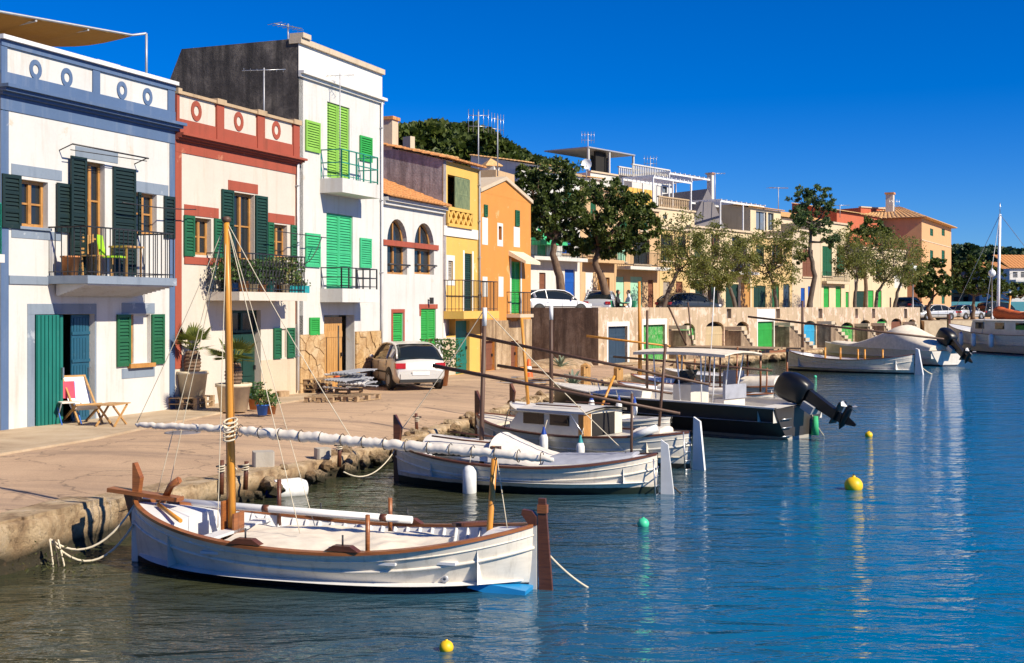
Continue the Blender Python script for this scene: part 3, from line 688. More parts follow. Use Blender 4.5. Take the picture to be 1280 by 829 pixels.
# --- house with blue trim
H = House('town_house', 'white town house with blue trimmed parapet, four blue oval rings and dark shutters', 0, 218, STREET, QZ, group=SG); A = H
H.holes = []
top = H.Z(109, 74)
# windows and doors
H.window(*H.R(25, 226, 60, 284)); H.window(*H.R(170, 242, 196, 293))
x0, x1, z0, z1 = H.R(104, 203, 131, 345); zf = H.Z(150, 345, 0.0)
H.window(x0, x1, H.Z(118, 346), z1, mull=1, bars=2, name='balcony_door')
x0, x1, z0, z1 = H.R(43, 393, 118, 531); H.holes.append((x0, x1, 0.0, z1)); dr = (x0, x1, z1)
wr = H.R(162, 393, 188, 454); H.holes.append(wr)
H.shell(top - 0.06, 9.0, 'white_plaster')
m = MB(); xx = dr
# double door: left leaf swung out over the pavement, right leaf half open inside
def slat_leaf(w, h, mat, n, style):
    m = MB(); m.box(0, w, 0, 0.03, 0, h)
    if style == 'slats':
        for i in range(n): m.box(w * i / n + 0.012, w * (i + 1) / n - 0.012, -0.025, -0.001, 0.01, h - 0.01)
    else:
        for zc0, zc1 in ((.03, .26), (.33, .52), (.58, .78), (.84, .97)):
            for i in range(n): m.box(.06 + (w - .12) * i / n + 0.008, .06 + (w - .12) * (i + 1) / n - 0.008, -0.018, -0.001, h * zc0, h * zc1)
        for z in (.0, .29, .55, .81): m.box(.0, w, -0.026, -0.0185, h * z, h * (z + .03))
    return m
wd2 = (dr[1] - dr[0]) / 2
lf = H.part(slat_leaf(wd2 * .74, dr[2] - .03, 'teal_door', 7, 'slats'), 'door', 'teal_door'); lf.location = (dr[0] + 0.02, -0.03, 0.02); lf.rotation_euler = (0, 0, math.radians(-8))
H.part(MB().box(wd2 * .66, wd2 * .70, -0.09, -0.03, .98, 1.2), 'handle', 'steel', lf)
lf = H.part(slat_leaf(wd2 * .66, dr[2] - .03, 'blue_door', 5, 'panel'), 'door', 'blue_door'); lf.location = (dr[1] - wd2 * .67, 0.10, 0.02)
lf.rotation_euler = (0, 0, math.radians(3)); H.part(MB().box(wd2 * .56, wd2 * .6, -0.07, -0.026, .95, 1.15), 'handle', 'steel', lf)
H.part(MB().box(dr[0] - .1, dr[1] + .1, 1.6, 1.7, 0, dr[2]), 'dark_backing', 'dark_void')  # near-black sheet: shade of the unlit hall put into its colour
fl = MB(); fl.box(dr[0], dr[1], 0.3, 1.6, -.02, .02); H.part(fl, 'threshold', 'pavement')
# ground window: left half glazed, white blind in the right half
H.window(wr[0], lerp(wr[0], wr[1], .36), wr[2], wr[3], mull=0, bars=0, hole=False); H.part(MB().box(lerp(wr[0], wr[1], .36), wr[1], .10, .14, wr[2], wr[3]), 'blind', 'white_plaster')
H.shutter(H.X(145), H.X(162) - .01, wr[2] - .05, wr[3], 'green', pan=2); H.shutter(H.X(188) + .01, H.X(204), wr[2] - .05, wr[3], 'green', pan=2)
H.part(MB().box(wr[0] - .08, wr[1] + .08, -.10, .05, wr[2] - .1, wr[2] - .003), 'sill', 'window_wood')
a = H.R(152, 457, 193, 472); H.band(a[0], a[1], a[2], wr[2] - .105, .012, 'grey_blue_trim', 'sill_panel')
a = H.R(152, 379, 193, 391); H.band(a[0], a[1], wr[3] + .02, a[3], .012, 'grey_blue_trim', 'lintel')
# blue surround of the door
s1 = H.R(34, 380, 119, 391); H.band(s1[0], s1[1] + .03, dr[2] + .003, s1[3], .014, 'grey_blue_trim', 'lintel'); H.band(s1[0], dr[0] - .003, 0, dr[2], .012, 'grey_blue_trim', 'door_surround'); H.band(dr[1] + .003, s1[1] + .03, 0, dr[2], .012, 'grey_blue_trim', 'door_surround')
# upper shutters
w1 = H.R(25, 226, 60, 284)
H.shutter(H.X(1), H.X(25) - .01, w1[2] - .06, w1[3] + .06, 'shutter_black', pan=3); H.shutter(H.X(69), H.X(97) - .25, w1[2] - .06, w1[3] + .02, 'shutter_black', pan=3, y=-.05)
w2 = H.R(104, 203, 131, 345)
H.shutter(H.X(84), H.X(104) - .01, zf + .02, w2[3] + .05, 'shutter_black', pan=4, y=-.10); H.shutter(H.X(140), H.X(168), zf + .02, w2[3] - .02, 'shutter_black', pan=4)
w3 = H.R(170, 242, 196, 293)
H.shutter(H.X(204), H.X(225, .0) - .25, w3[2] - .05, w3[3], 'shutter_black', pan=3)
H.shutter(H.X(168) + .03, H.X(172), w3[2] - .05, w3[3], 'shutter_black', pan=3, y=-.09)
a = H.R(14, 209, 77, 226); H.band(a[0], a[1], w1[3] + .07, a[3], .012, 'grey_blue_trim', 'lintel')
a = H.R(14, 285, 77, 299); H.band(a[0], a[1], a[2], w1[2] - .07, .012, 'grey_blue_trim', 'sill_panel'); H.part(MB().box(w1[0] - .05, w1[1] + .05, -.06, .1, w1[2] - .06, w1[2] - .003), 'sill', 'grey_blue_trim')
a = H.R(94, 187, 147, 203); H.band(a[0], a[1], w2[3] + .06, a[3], .012, 'grey_blue_trim', 'lintel')
a = H.R(169, 229, 210, 244); H.band(a[0], a[1], w3[3] + .01, a[3], .012, 'grey_blue_trim', 'lintel')
# corner pilasters, parapet bands, cornice
W = H.W; pz = top; zc1 = H.Z(109, 129); zc0 = H.Z(109, 141); pb = H.Z(109, 148)
for xa, xb in ((0.0, .22), (W - .20, W)): H.band(xa, xb, 0.0, zc0 - .32, .018, 'blue_trim', 'pilaster')
H.band(0, W, zc0 - .30, zc0, .022, 'blue_trim', 'frieze')
m = MB(); m.box(-.03, W + .05, -.10, 0, zc0, zc0 + .06); m.box(-.05, W + .09, -.20, 0, zc0 + .062, zc0 + .13); m.box(-.07, W + .13, -.28, 0, zc0 + .132, zc0 + .20); H.part(m, 'cornice', 'blue_trim')
zb = zc0 + .21; H.band(0, W, zb, zb + .26, .035, 'blue_trim', 'parapet_base')
for pa, pb2 in ((0, 8), (115, 124), (209, 217.5)): H.band(H.X(pa) + (.0 if pa else .002), H.X(pb2), zb + .262, top - .20, .03, 'blue_trim', 'parapet_pilaster')
H.band(0, W, top - .198, top - .07, .045, 'blue_trim', 'parapet_band')
m = MB(); m.box(-.03, W + .03, -.12, .28, top - .068, top + .02); H.part(m, 'coping', 'white_paint')
for px, py in ((44, 87), (83, 97), (152, 113), (184, 121)): H.ring(H.X(px), H.Z(px, py), .185, 'blue_trim')
# string course and balcony
zs = H.Z(30, 345)
H.band(.23, H.X(59), zs - .17, zs, .03, 'grey_blue_trim', 'string_course')
bx0, bx1 = H.X(59), H.X(221, 1.05)
H.balcony(bx0, bx1, zs + .02, 1.05, .17, 1.02, 'grey_blue_trim', gap=.145)
m = MB()
for i in range(9): t = i / 8; m.box(bx0 + .05 + .02 * i, bx1 - .05 - .02 * i, -1.0 + .105 * i, -.89 + .105 * i - .001, zs - .152 - .012 - .022 * i * 1.2 - .02, zs - .153)
H.part(m, 'balcony_soffit', 'white_plaster')
m = MB(); p = [(H.X(74), -.35, H.Z(74, 181)), (H.X(170), -.35, H.Z(170, 199))]
m.tube(p, .018); m.tube([(H.X(74), 0, p[0][2] - .12), (H.X(74), -.35, p[0][2])], .014); m.tube([(H.X(168), 0, p[1][2] - .12), (H.X(168), -.35, p[1][2])], .014); m.tube([(p[0][0], -.3, p[0][2] - .12), (p[1][0], -.3, p[1][2] - .06)], .01); H.part(m, 'awning_bar', 'iron')
# chimney on the roof
c = at(122, 80, 33.5); m = MB(); m.box(-.35, .35, -.3, .3, 0, .9)
ch = thing('chimney', 'small white chimney with square openings and slab cap above blue parapet', 'chimney', (c.x, c.y, QZ + top - .25), H.fr.th)
for sx in (-1, 1):
    for sy in (-1, 1): pass
zt = c.z + .02 - (QZ + top - .25)
MB().box(-.36, .36, -.28, .28, 0, zt - .42).build('stack', 'white_plaster', ch)
m = MB()
for x in (-.36, -.06, .24):
    m.box(x, x + .12, -.28, -.16, zt - .42, zt - .1); m.box(x, x + .12, .16, .28, zt - .42, zt - .1)
m.build('vent', 'white_plaster', ch); MB().box(-.46, .46, -.38, .38, zt - .1, zt).build('cap', 'white_plaster', ch)
# roof pergola with straw matting
pg = thing('roof_pergola', 'straw mat sunshade on thin metal posts on the flat roof', 'pergola', (0, 0, 0))
Mz = []
pA, pB, pC, pD = at(-60, 4, 25.5), at(165, 43, 31.2), at(70, 57, 31.0), at(-60, 40, 25.8)
pB = at(165, 44, 31.0); pC2 = at(60, 57, 33.0); pD2 = at(-120, 30, 29.0)
m = MB(); rows = []
for i in range(25):
    t = i / 24; a = pA.lerp(pB, t); b = pD2.lerp(pC2, t); rows.append([a.lerp(b, q / 6) + Vector((0, 0, -.10 * math.sin(math.pi * q / 6) + .015 * math.sin(i * 2.1))) for q in range(7)])
m.grid(rows, False, True); m2 = MB()
rows2 = [[p - Vector((0, 0, .03)) for p in r] for r in rows]; m.grid(rows2, False, True, True); m.build('straw_mat', 'straw', pg)
m = MB(); m.tube([pA, pB, at(183, 42, 31)], .03)
for t in (.12, .42, .72): m.tube([pA.lerp(pB, t) - Vector((0, 0, .06)), pD2.lerp(pC2, t) - Vector((0, 0, .06))], .025)
m.build('beam', 'grey_metal', pg)
for q in (at(183, 42, 31), pC2, pA.lerp(pB, .15), pD2.lerp(pC2, .3)): MB().tube([Vector((q.x, q.y, QZ + top - .06)), q], .03).build('post', 'grey_metal', pg)
# --- neighbour at the picture edge
HN = House('town_house', 'stone fronted town house with green balcony rail next to the blue trimmed house', -140, 2.5, STREET, QZ, group=SG)
HN.W -= .01
HN.louvre_door(*HN.R(-60, 210, -30, 310), 'green'); HN.holes.append((HN.X(-90), HN.X(-55), 0, 2.3)); HN.shell(7.2, 8, 'stone_base'); HN.louvre_door(HN.X(-90), HN.X(-55), 0, 2.3, 'green', hole=False)
HN.balcony(HN.X(-80), HN.X(6, .75), HN.Z(0, 318, .7), .75, .16, .98, 'white_plaster', 'green_iron', style='open', gap=.3)
# --- house with red trim
H = House('town_house', 'cream town house with red trimmed parapet and plant filled balcony', 218.3, 373, STREET, QZ, group=SG); B = H
W = H.W; top = H.Z(296, 133)
wl = H.R(242, 273, 264, 319); wc = H.R(291, 242, 318, 364); wr_ = H.R(341, 281, 359, 323)
H.window(*wl); H.window(wc[0], wc[1], wc[2], wc[3], bars=2, name='balcony_door'); H.window(*wr_)
gd = H.R(287, 388, 326, 496); gd = (gd[0], gd[1], 0.0, gd[3]); gw = H.R(350.5, 411, 358, 447)
H.holes.append(gd); H.holes.append(gw)
H.shell(top - .05, 9, 'cream_plaster')
dz = gd[3] - .62
H.door(gd[0] + .05, gd[1] - .05, 0, dz, 'dark_green', y=.16, leaves=2, style='panel', hole=False); H.window(gd[0], gd[1], dz + .02, gd[3], wood='dark_green', hole=False, bars=0, y=.16, name='transom')
H.part(MB().box(gw[0], gw[1], .06, .10, gw[2], gw[3]), 'blind', 'cream_plaster')
H.shutter(H.X(341), gw[0] - .01, gw[2] - .02, gw[3] + .02, 'green', pan=2); H.shutter(gw[1] + .01, H.X(367), gw[2] - .02, gw[3] + .02, 'green', pan=2)
H.shutter(H.X(229), wl[0] - .01, wl[2] - .05, wl[3] + .03, 'green', pan=2); H.shutter(wl[1] + .1, H.X(280), wl[2] - .05, wl[3] + .03, 'green', pan=2)
H.shutter(H.X(276), wc[0] - .01, wc[2], wc[3] + .03, 'dark_green', pan=3); H.shutter(wc[1] + .01, H.X(333), wc[2], wc[3], 'dark_green', pan=3)
H.shutter(H.X(333) + .02, wr_[0] - .01, wr_[2] - .05, wr_[3] + .03, 'green', pan=2); H.shutter(wr_[1] + .16, H.X(372), wr_[2] - .05, wr_[3] + .03, 'green', pan=2)
a = H.R(230, 258, 273, 270); H.band(a[0], a[1], wl[3] + .04, a[3], .014, 'red_trim', 'lintel')
a = H.R(230, 322, 275, 331); H.band(a[0], a[1], a[2], wl[2] - .06, .03, 'red_trim', 'sill')
a = H.R(285, 228, 322, 241); H.band(a[0], a[1], wc[3] + .04, a[3], .014, 'red_trim', 'lintel')
a = H.R(333, 268, 368, 280); H.band(a[0], a[1], wr_[3] + .04, a[3], .014, 'red_trim', 'lintel')
zc0 = H.Z(296, 190)
H.band(0.002, .26, H.Z(222, 461), zc0 - .30, .018, 'red_trim', 'pilaster'); H.band(W - .17, W - .02, H.Z(372, 405), zc0 - .30, .016, 'red_trim', 'pilaster')
H.band(0.002, W, zc0 - .298, zc0, .022, 'red_trim', 'frieze')
m = MB(); m.box(.0, W + .02, -.10, 0, zc0, zc0 + .05); m.box(.0, W + .04, -.19, 0, zc0 + .052, zc0 + .10); m.box(.0, W + .08, -.26, 0, zc0 + .102, zc0 + .16); H.part(m, 'cornice', 'red_trim')
zb = zc0 + .165; H.band(.002, W, zb, zb + .36, .035, 'red_trim', 'parapet_base')
for a, b in ((218.5, 222), (269, 278), (320, 329), (365, 372.5)):
    H.band(H.X(a) + .002, H.X(b), zb + .0, top - .09, .06, 'red_trim', 'parapet_pilaster'); H.part(MB().box(max(.003, H.X(a) - .05), H.X(b) + .04, -.11, .2, top - .088, top + .05), 'pilaster_cap', 'tan_coping')
H.part(MB().box(.004, W, -.075, .25, top - .075, top), 'coping', 'tan_coping')
for px, py in ((245, 139), (298, 152), (345, 163)): H.ring(H.X(px), H.Z(px, py), .23, 'red_trim')
bx0, bx1 = H.X(257), H.X(384, 1.0); zs = H.Z(320, 365, 1.0)
H.balcony(bx0, bx1, zs, 1.0, .22, .98, 'cream_plaster', gap=.16, style='scroll')
a = H.X(326); H.band(a, W - .02, 0, H.Z(349, 449), .012, 'pale_stone', 'plinth')
# --- tall white house
H = House('town_house', 'tall white town house with dark grey side wall and bright green shutters', 373, 477.5, STREET, QZ, group=SG); Cc = H
W = H.W; top = H.Z(425, 68)
up_door = H.R(409, 131, 437, 224); mid = H.R(408, 268, 441, 363); gdoor = H.R(405, 394, 443, 472); gdoor = (gdoor[0], gdoor[1], 0.0, gdoor[3])
H.holes += [up_door, mid, gdoor]
H.shell(top, 3.6, 'white_plaster', side=None, left=False, x0=.03)
# rendered side wall with a sloping rear end
m = MB(); e = 0.012; dd = 4.9
m.prism([(e, 0.0, -.6), (e, dd, -.6), (e, dd, top - 1.9), (e, dd - .9, top - .01), (e, 0.0, top)], (0, 0, 0), (.25, 0, 0)); H.part(m, 'side_wall', 'dark_render')
H.louvre_door(*up_door, 'lime_green', hole=False, pan=1); H.louvre_door(*mid, 'mint_green', hole=False, pan=2)
# entrance: timber door deep in a plastered recess
H.part(MB().box(gdoor[0] + .0, gdoor[1], .55, .6, 0, gdoor[3]), 'recess_wall', 'white_plaster')
dd_ = H.door(gdoor[0] + .05, lerp(gdoor[0], gdoor[1], .66), 0, gdoor[3] - .05, 'door_wood', y=.10, hole=False, style='plank')
for r, mt in (((381, 152, 399, 190), 'lime_green'), ((449, 171, 464, 202), 'bright_green'), ((381, 292, 399, 334), 'mint_green'), ((449, 298, 463, 335), 'mint_green'), ((386, 397, 398, 419), 'bright_green')):
    a = H.R(*r); H.shutter(*a, mt, pan=2 if a[3] - a[2] > 1 else 1)
H.part(MB().box(-.02, W + .03, -.10, .3, top - .14, top + .02), 'coping', 'pale_stone')
zc = H.Z(425, 108); m = MB(); m.box(-.0, W + .02, -.08, 0, zc - .12, zc - .03); m.box(-.0, W + .05, -.18, 0, zc - .028, zc + .06); H.part(m, 'cornice', 'white_plaster_worn')
H.band(.002, W - .002, zc + .062, top - .142, .008, 'white_plaster_worn', 'parapet_render')
H.part(MB().box(.0, .45, -.16, .3, top + .021, top + .16), 'parapet_block', 'pale_stone')
zs = H.Z(437, 224, .75); H.balcony(H.X(400), H.X(475, .75), zs, .75, .42, .85, 'white_plaster', 'green_iron', style='open', gap=.42)
zs = H.Z(437, 361, .75); H.balcony(H.X(400), H.X(474, .75), zs, .75, .40, .62, 'white_plaster', 'iron', style='open', gap=.38)
# stone cladding, one object for each stone
def cladding(H, x0, x1, z0, z1, R, sx=.30, sz=.36):
    bk = H.part(MB().box(x0, x1, -.02, -.001, z0, z1), 'cladding', 'stone_base')
    Pn = []
    for a in range(400):
        c = (R.uniform(x0, x1), R.uniform(z0, z1))
        if all(((c[0] - q[0]) / sx) ** 2 + ((c[1] - q[1]) / sz) ** 2 > .72 for q in Pn): Pn.append(c)
    for i, c in enumerate(Pn):
        pg_ = [(x0 + .01, z0 + .01), (x1 - .01, z0 + .01), (x1 - .01, z1 - .01), (x0 + .01, z1 - .01)]
        for k, q in enumerate(Pn):
            if k == i: continue
            nx, nz = q[0] - c[0], q[1] - c[1]; L_ = math.hypot(nx, nz); nx /= L_; nz /= L_; lim = nx * (c[0] + q[0]) / 2 + nz * (c[1] + q[1]) / 2 - .012; new = []
            for (a, b) in zip(pg_, pg_[1:] + pg_[:1]):
                da, db = nx * a[0] + nz * a[1] - lim, nx * b[0] + nz * b[1] - lim
                if da <= 0: new.append(a)
                if da * db < 0: t_ = da / (da - db); new.append((lerp(a[0], b[0], t_), lerp(a[1], b[1], t_)))
            pg_ = new
            if len(pg_) < 3: break
        if len(pg_) >= 3: H.part(MB().prism([(a, 0, b) for a, b in pg_], (0, -.019, 0), (0, -R.uniform(.035, .07), 0)), 'stone', 'cladding', bk)
R = random.Random(3); cladding(H, .03, gdoor[0] - .02, .02, H.Z(390, 418), R); cladding(H, gdoor[1] + .02, W - .05, .02, H.Z(458, 414), R)
# --- white house with arched windows
H = House('town_house', 'low white house with two arched windows and a terracotta tile eave', 477.6, 553.5, STREET, QZ, group=SG); D = H
W = H.W; top = H.Z(515, 252)
ar = [H.R(484, 274, 509, 343), H.R(518, 279, 542.5, 343)]; lw = H.R(491, 391, 504, 432); ld = H.R(526, 386, 545, 443); ld = (ld[0], ld[1], 0, ld[3])
H.holes += ar + [lw, ld]; H.shell(top, 9, 'white_plaster')
for a in ar:
    x0, x1, z0, z1 = a; r = (x1 - x0) / 2; zs = z1 - r * 1.05; cx = (x0 + x1) / 2; m = MB()
    arcp = [(cx - r * math.cos(t), zs + (z1 - zs) * math.sin(t)) for t in np.linspace(0, math.pi, 13)]
    for (xa, za), (xb, zb_) in zip(arcp, arcp[1:]):
        m.quad((xa, 0.001, za), (xb, 0.001, zb_), (xb, 0.001, z1), (xa, 0.001, z1)); m.quad((xa, 0.001, za), (xa, .28, za), (xb, .28, zb_), (xb, 0.001, zb_))
    H.part(m, 'arch', 'white_plaster')
    wv = H.window(x0, x1, z0, zs - .06, hole=False, mull=1, bars=0, y=.2); m = MB(); m.poly([(xa, .21, za) for xa, za in arcp]); H.part(m, 'pane', 'glass', wv)
    m = MB(); m.tube([(xa * .97 + cx * .03, .2, za - .02) for xa, za in arcp], .05, 5); m.box(cx - .03, cx + .03, .17, .2, zs, z1 - .05); H.part(m, 'arch_frame', 'window_wood', wv)
    m = MB(); zr = z0 + .32; m.tube([(x0 + .02, -.06, zr), (x1 + .1, -.06, zr)], .03); m.bar((x0 + .05, 0, zr), (x0 + .05, -.06, zr), .03); m.bar((x1 + .05, 0, zr), (x1 + .05, -.06, zr), .03); H.part(m, 'window_rail', 'iron', wv)
a = H.R(478, 287, 547, 297); zz = ar[0][3] - (ar[0][1] - ar[0][0]) / 2 * 1.05
H.band(.05, H.X(547), zz - .12, zz + .06, .05, 'red_trim', 'lintel')
H.louvre_door(*lw, 'bright_green', leaves=1, hole=False); H.louvre_door(*ld, 'bright_green', leaves=2, hole=False)
m = MB(); m.box(lw[0] - .12, lw[0], -.012, 0, lw[2] - .02, lw[3]); m.box(lw[1], lw[1] + .1, -.012, 0, lw[2] - .02, lw[3]); m.box(lw[0] - .12, lw[1] + .1, -.014, 0, lw[3] + .001, lw[3] + .12); H.part(m, 'window_surround', 'red_trim')
m = MB(); m.box(ld[0] - .12, ld[0], -.012, 0, ld[3] - .25, ld[3]); m.box(ld[0] - .14, ld[1] + .12, -.014, 0, ld[3] + .001, ld[3] + .16); H.part(m, 'door_surround', 'red_trim')
lp = H.part(MB().box(H.X(535) - .05, H.X(535) + .05, -.2, -.08, H.Z(535, 380), H.Z(535, 372)).box(H.X(535) - .02, H.X(535) + .02, -.08, 0, H.Z(535, 376), H.Z(535, 375)), 'wall_lantern', 'iron')
m = MB(); ez = top + .02; tile_field(m, (-.0, -.35, ez - .05), (W, -.35, ez - .05), (W, 2.6, ez + 1.1), (-.0, 2.6, ez + 1.1), .23); rf = H.part(m, 'roof_tiles', 'tile', kind='stuff')
m = MB(); m.box(0, W, -.22, 0, top - .14, top - .02); m.box(0, W, -.12, 0, top - .26, top - .142); H.part(m, 'eave', 'white_plaster')
# --- yellow house
H = House('town_house', 'narrow yellow house with lattice balustrade and lavender grey side wall', 553.6, 600, STREET, QZ, group=SG); E = H
W = H.W; top = H.Z(577, 206)
lo = H.R(559.5, 221, 586, 260); win = H.R(560, 326, 566, 350); dw = H.R(580.5, 317, 590, 389); gd = H.R(569.5, 401, 587, 462); gd = (gd[0], gd[1], 0, gd[3]); gw = H.R(556, 399, 569, 420)
H.holes += [lo, win, dw, gd, gw]; H.shell(top, 8.2, 'yellow_plaster', left=False)
H.band(.02, H.X(557.5), 0, top, .006, 'white_plaster_worn', 'corner_render')
m = MB(); m.prism([(.012, 0, -.6), (.012, 8.2, -.6), (.012, 8.2, top + 1.45), (.012, 6.5, top + 1.55), (.012, -.02, top)], (0, 0, 0), (.22, 0, 0)); H.part(m, 'side_wall', 'lavender_render')
m = MB(); tile_field(m, (-.10, -.25, top + .02), (W + .05, -.25, top + .02), (W + .05, 6.5, top + 1.6), (-.10, 6.5, top + 1.6), .25); H.part(m, 'roof_tiles', 'tile', kind='stuff')
H.shutter(H.X(567.5), H.X(586), lo[2] - .1, lo[3] - .03, 'old_green_wood', y=-.03, louvre=False, pan=2)
H.part(MB().box(lo[0], lo[1], 1.2, 1.3, lo[2], lo[3]), 'dark_backing', 'dark_void')  # black backing paints the shade inside the loggia
# lattice balustrade under the loggia
a = H.R(557.5, 261, 588, 285); m = MB(); n = 5
m.box(a[0], a[1], -.12, -.02, a[2], a[2] + .12); m.box(a[0], a[1], -.12, -.02, a[3] - .12, a[3]); 
for i in range(n + 1): x = lerp(a[0], a[1], i / n); m.bar((x, -.07, a[2] + .1), (min(a[1], x + (a[1] - a[0]) / n), -.07, a[3] - .1), .09, .07, (0, 1, 0)); m.bar((x, -.07, a[2] + .1), (max(a[0], x - (a[1] - a[0]) / n), -.07, a[3] - .1), .085, .068, (0, 1, 0))
H.part(m, 'balustrade', 'yellow_plaster')
a = H.R(553.6, 285, 597, 297); H.band(.02, W - .3, a[2], a[3], .05, 'white_plaster_worn', 'string_course')
H.louvre_door(*win, 'grey_door', leaves=1, hole=False); H.louvre_door(*dw, 'dark_green', leaves=1, hole=False); H.door(*gd, 'teal_door', hole=False, y=.15)
m = MB(); m.box(win[0] - .16, win[0], -.012, 0, win[2] - .2, win[3] + .2); m.box(win[1], win[1] + .16, -.012, 0, win[2] - .2, win[3] + .2); m.box(win[0] - .002, win[1] + .002, -.013, 0, win[3], win[3] + .2); m.box(win[0] - .002, win[1] + .002, -.013, 0, win[2] - .2, win[2]); H.part(m, 'window_surround', 'white_plaster_worn')
m = MB(); m.box(dw[0] - .14, dw[0], -.012, 0, dw[2], dw[3] + .1); m.box(dw[1], dw[1] + .14, -.012, 0, dw[2], dw[3] + .1); H.part(m, 'door_surround', 'white_plaster_worn')
H.part(MB().box(gw[0], gw[1], .25, .3, gw[2], gw[3]), 'shutter', 'grey_door')
zs = H.Z(590, 389, .8); H.balcony(.05, H.X(624, .8), zs, .8, .28, 1.12, 'yellow_plaster', gap=.14)
H.band(H.X(553.7) + .03, H.X(569), 0, gw[2] - .05, .01, 'pale_stone', 'plinth')
for px, w_, h_ in ((484, .62, 1.0), (503, .52, 1.2)):
    d_ = 3.6 if px < 490 else 2.3; b = H.part(MB().box(-.0, .5, d_ - w_ / 2, d_ + w_ / 2, top + d_ * .24 - .1, top + d_ * .24 + h_ * .85), 'chimney', 'pale_stone')
    H.part(MB().box(-.06, .56, d_ - w_ / 2 - .06, d_ + w_ / 2 + .06, top + d_ * .24 + h_ * .851, top + d_ * .24 + h_ * .95), 'chimney_cap', 'tile', b)
# --- orange gabled house
H = House('town_house', 'orange gabled house with green balcony door and bare stone base', 600.2, 663.5, STREET, QZ, group=SG); Fh = H
W = H.W; ea = H.Z(632, 247); ap = H.Z(631, 226)
dw = H.R(639, 327, 650.5, 392); rb = [H.R(606, 426, 618, 457), H.R(637, 426, 646.5, 459)]; rb = [(a[0], a[1], 0.0, a[3]) for a in rb]
wn_ = [H.R(623, 283, 627, 300), H.R(604.5, 256, 608.5, 271), H.R(643.5, 263, 648.5, 283)]
H.holes += [dw] + rb + [wn_[0]]; H.shell(ea, 9, 'orange_plaster')
m = MB(); xa = H.X(631); m.prism([(0.0, 0, ea - .01), (W, 0, ea - .01), (W, 0, ea), (xa, 0, ap), (0, 0, ea)], (0, 0.0, 0), (0, .3, 0)); H.part(m, 'gable', 'orange_plaster')
m = MB(); m.add([(-.1, -.08, ea - .02), (xa, -.08, ap + .02), (xa, -.08, ap + .17), (-.1, -.08, ea + .13), (-.1, 8, ea - .02), (xa, 8, ap + .02), (xa, 8, ap + .17), (-.1, 8, ea + .13)], [(0, 1, 2, 3), (3, 2, 6, 7), (0, 4, 5, 1)])
m.add([(W + .1, -.08, ea - .02), (xa, -.08, ap + .02), (xa, -.08, ap + .17), (W + .1, -.08, ea + .13), (W + .1, 8, ea - .02), (xa, 8, ap + .02), (xa, 8, ap + .17), (W + .1, 8, ea + .13)], [(1, 0, 3, 2), (2, 3, 7, 6), (4, 0, 1, 5)]); H.part(m, 'roof_edge', 'pale_stone')
H.louvre_door(*dw, 'bright_green', hole=False, pan=3)
H.part(MB().box(wn_[0][0], wn_[0][1], .1, .14, wn_[0][2], wn_[0][3]), 'shutter', 'red_brown_door'); H.shutter(*wn_[1], 'green'); H.shutter(*wn_[2], 'green')
for (p0, y0, p1, y1) in ((602.5, 272, 609.5, 306), (621.5, 279, 628.5, 308), (642, 284, 649.5, 309), (603, 346, 609, 371), (623, 346, 629, 371)):
    a = H.R(p0, y0, p1, y1); 
    if p0 == 621.5:
        m = MB(); w0 = wn_[0]; m.box(a[0], w0[0], -.012, 0, a[2], a[3]); m.box(w0[1], a[1], -.012, 0, a[2], a[3]); m.box(w0[0], w0[1], -.013, 0, w0[3], a[3]); m.box(w0[0], w0[1], -.013, 0, a[2], w0[2]); H.part(m, 'window_surround', 'white_plaster_worn')
    else: H.band(*a, .012, 'white_plaster_worn', 'window_surround')
H.band(dw[0] - .15, dw[0] - .002, dw[2], dw[3] + .12, .012, 'white_plaster_worn', 'door_surround'); H.band(dw[1] + .002, dw[1] + .15, dw[2], dw[3] + .12, .012, 'white_plaster_worn', 'door_surround')
zs = dw[2] - .02; H.balcony(H.X(633), H.X(667, .6), zs, .6, .14, .9, 'pale_stone', gap=.15)
a = H.R(640, 313, 658, 326, .5); m = MB(); m.prism([(dw[0] - .3, 0, a[3]), (dw[0] - .3, -.75, a[2]), (dw[0] - .3, -.75, a[2] - .12), (dw[0] - .3, 0, a[3] - .2)], (0, 0, 0), (dw[1] - dw[0] + .7, 0, 0)); H.part(m, 'awning', 'awning_cream')
for a in rb: H.door(*a, 'red_brown_door', y=.12, hole=False)
m = MB(); zt = H.Z(625, 400); m2 = [(.01, zt + .1), (rb[0][0], zt), (rb[0][1], zt - .1), (rb[1][0], zt - .25), (rb[1][1], zt), (W, zt - .1)]
m.box(.01, rb[0][0] - .005, -.05, 0, 0, zt + .1); m.box(rb[0][1] + .005, rb[1][0] - .005, -.06, 0, 0, zt - .02); m.box(rb[1][1] + .005, W, -.05, 0, 0, zt); m.box(rb[0][0] - .002, rb[0][1] + .002, -.045, 0, rb[0][3] + .002, zt + .02); m.box(rb[1][0] - .002, rb[1][1] + .002, -.045, 0, rb[1][3] + .002, zt - .08); H.part(m, 'plinth', 'stone_base')
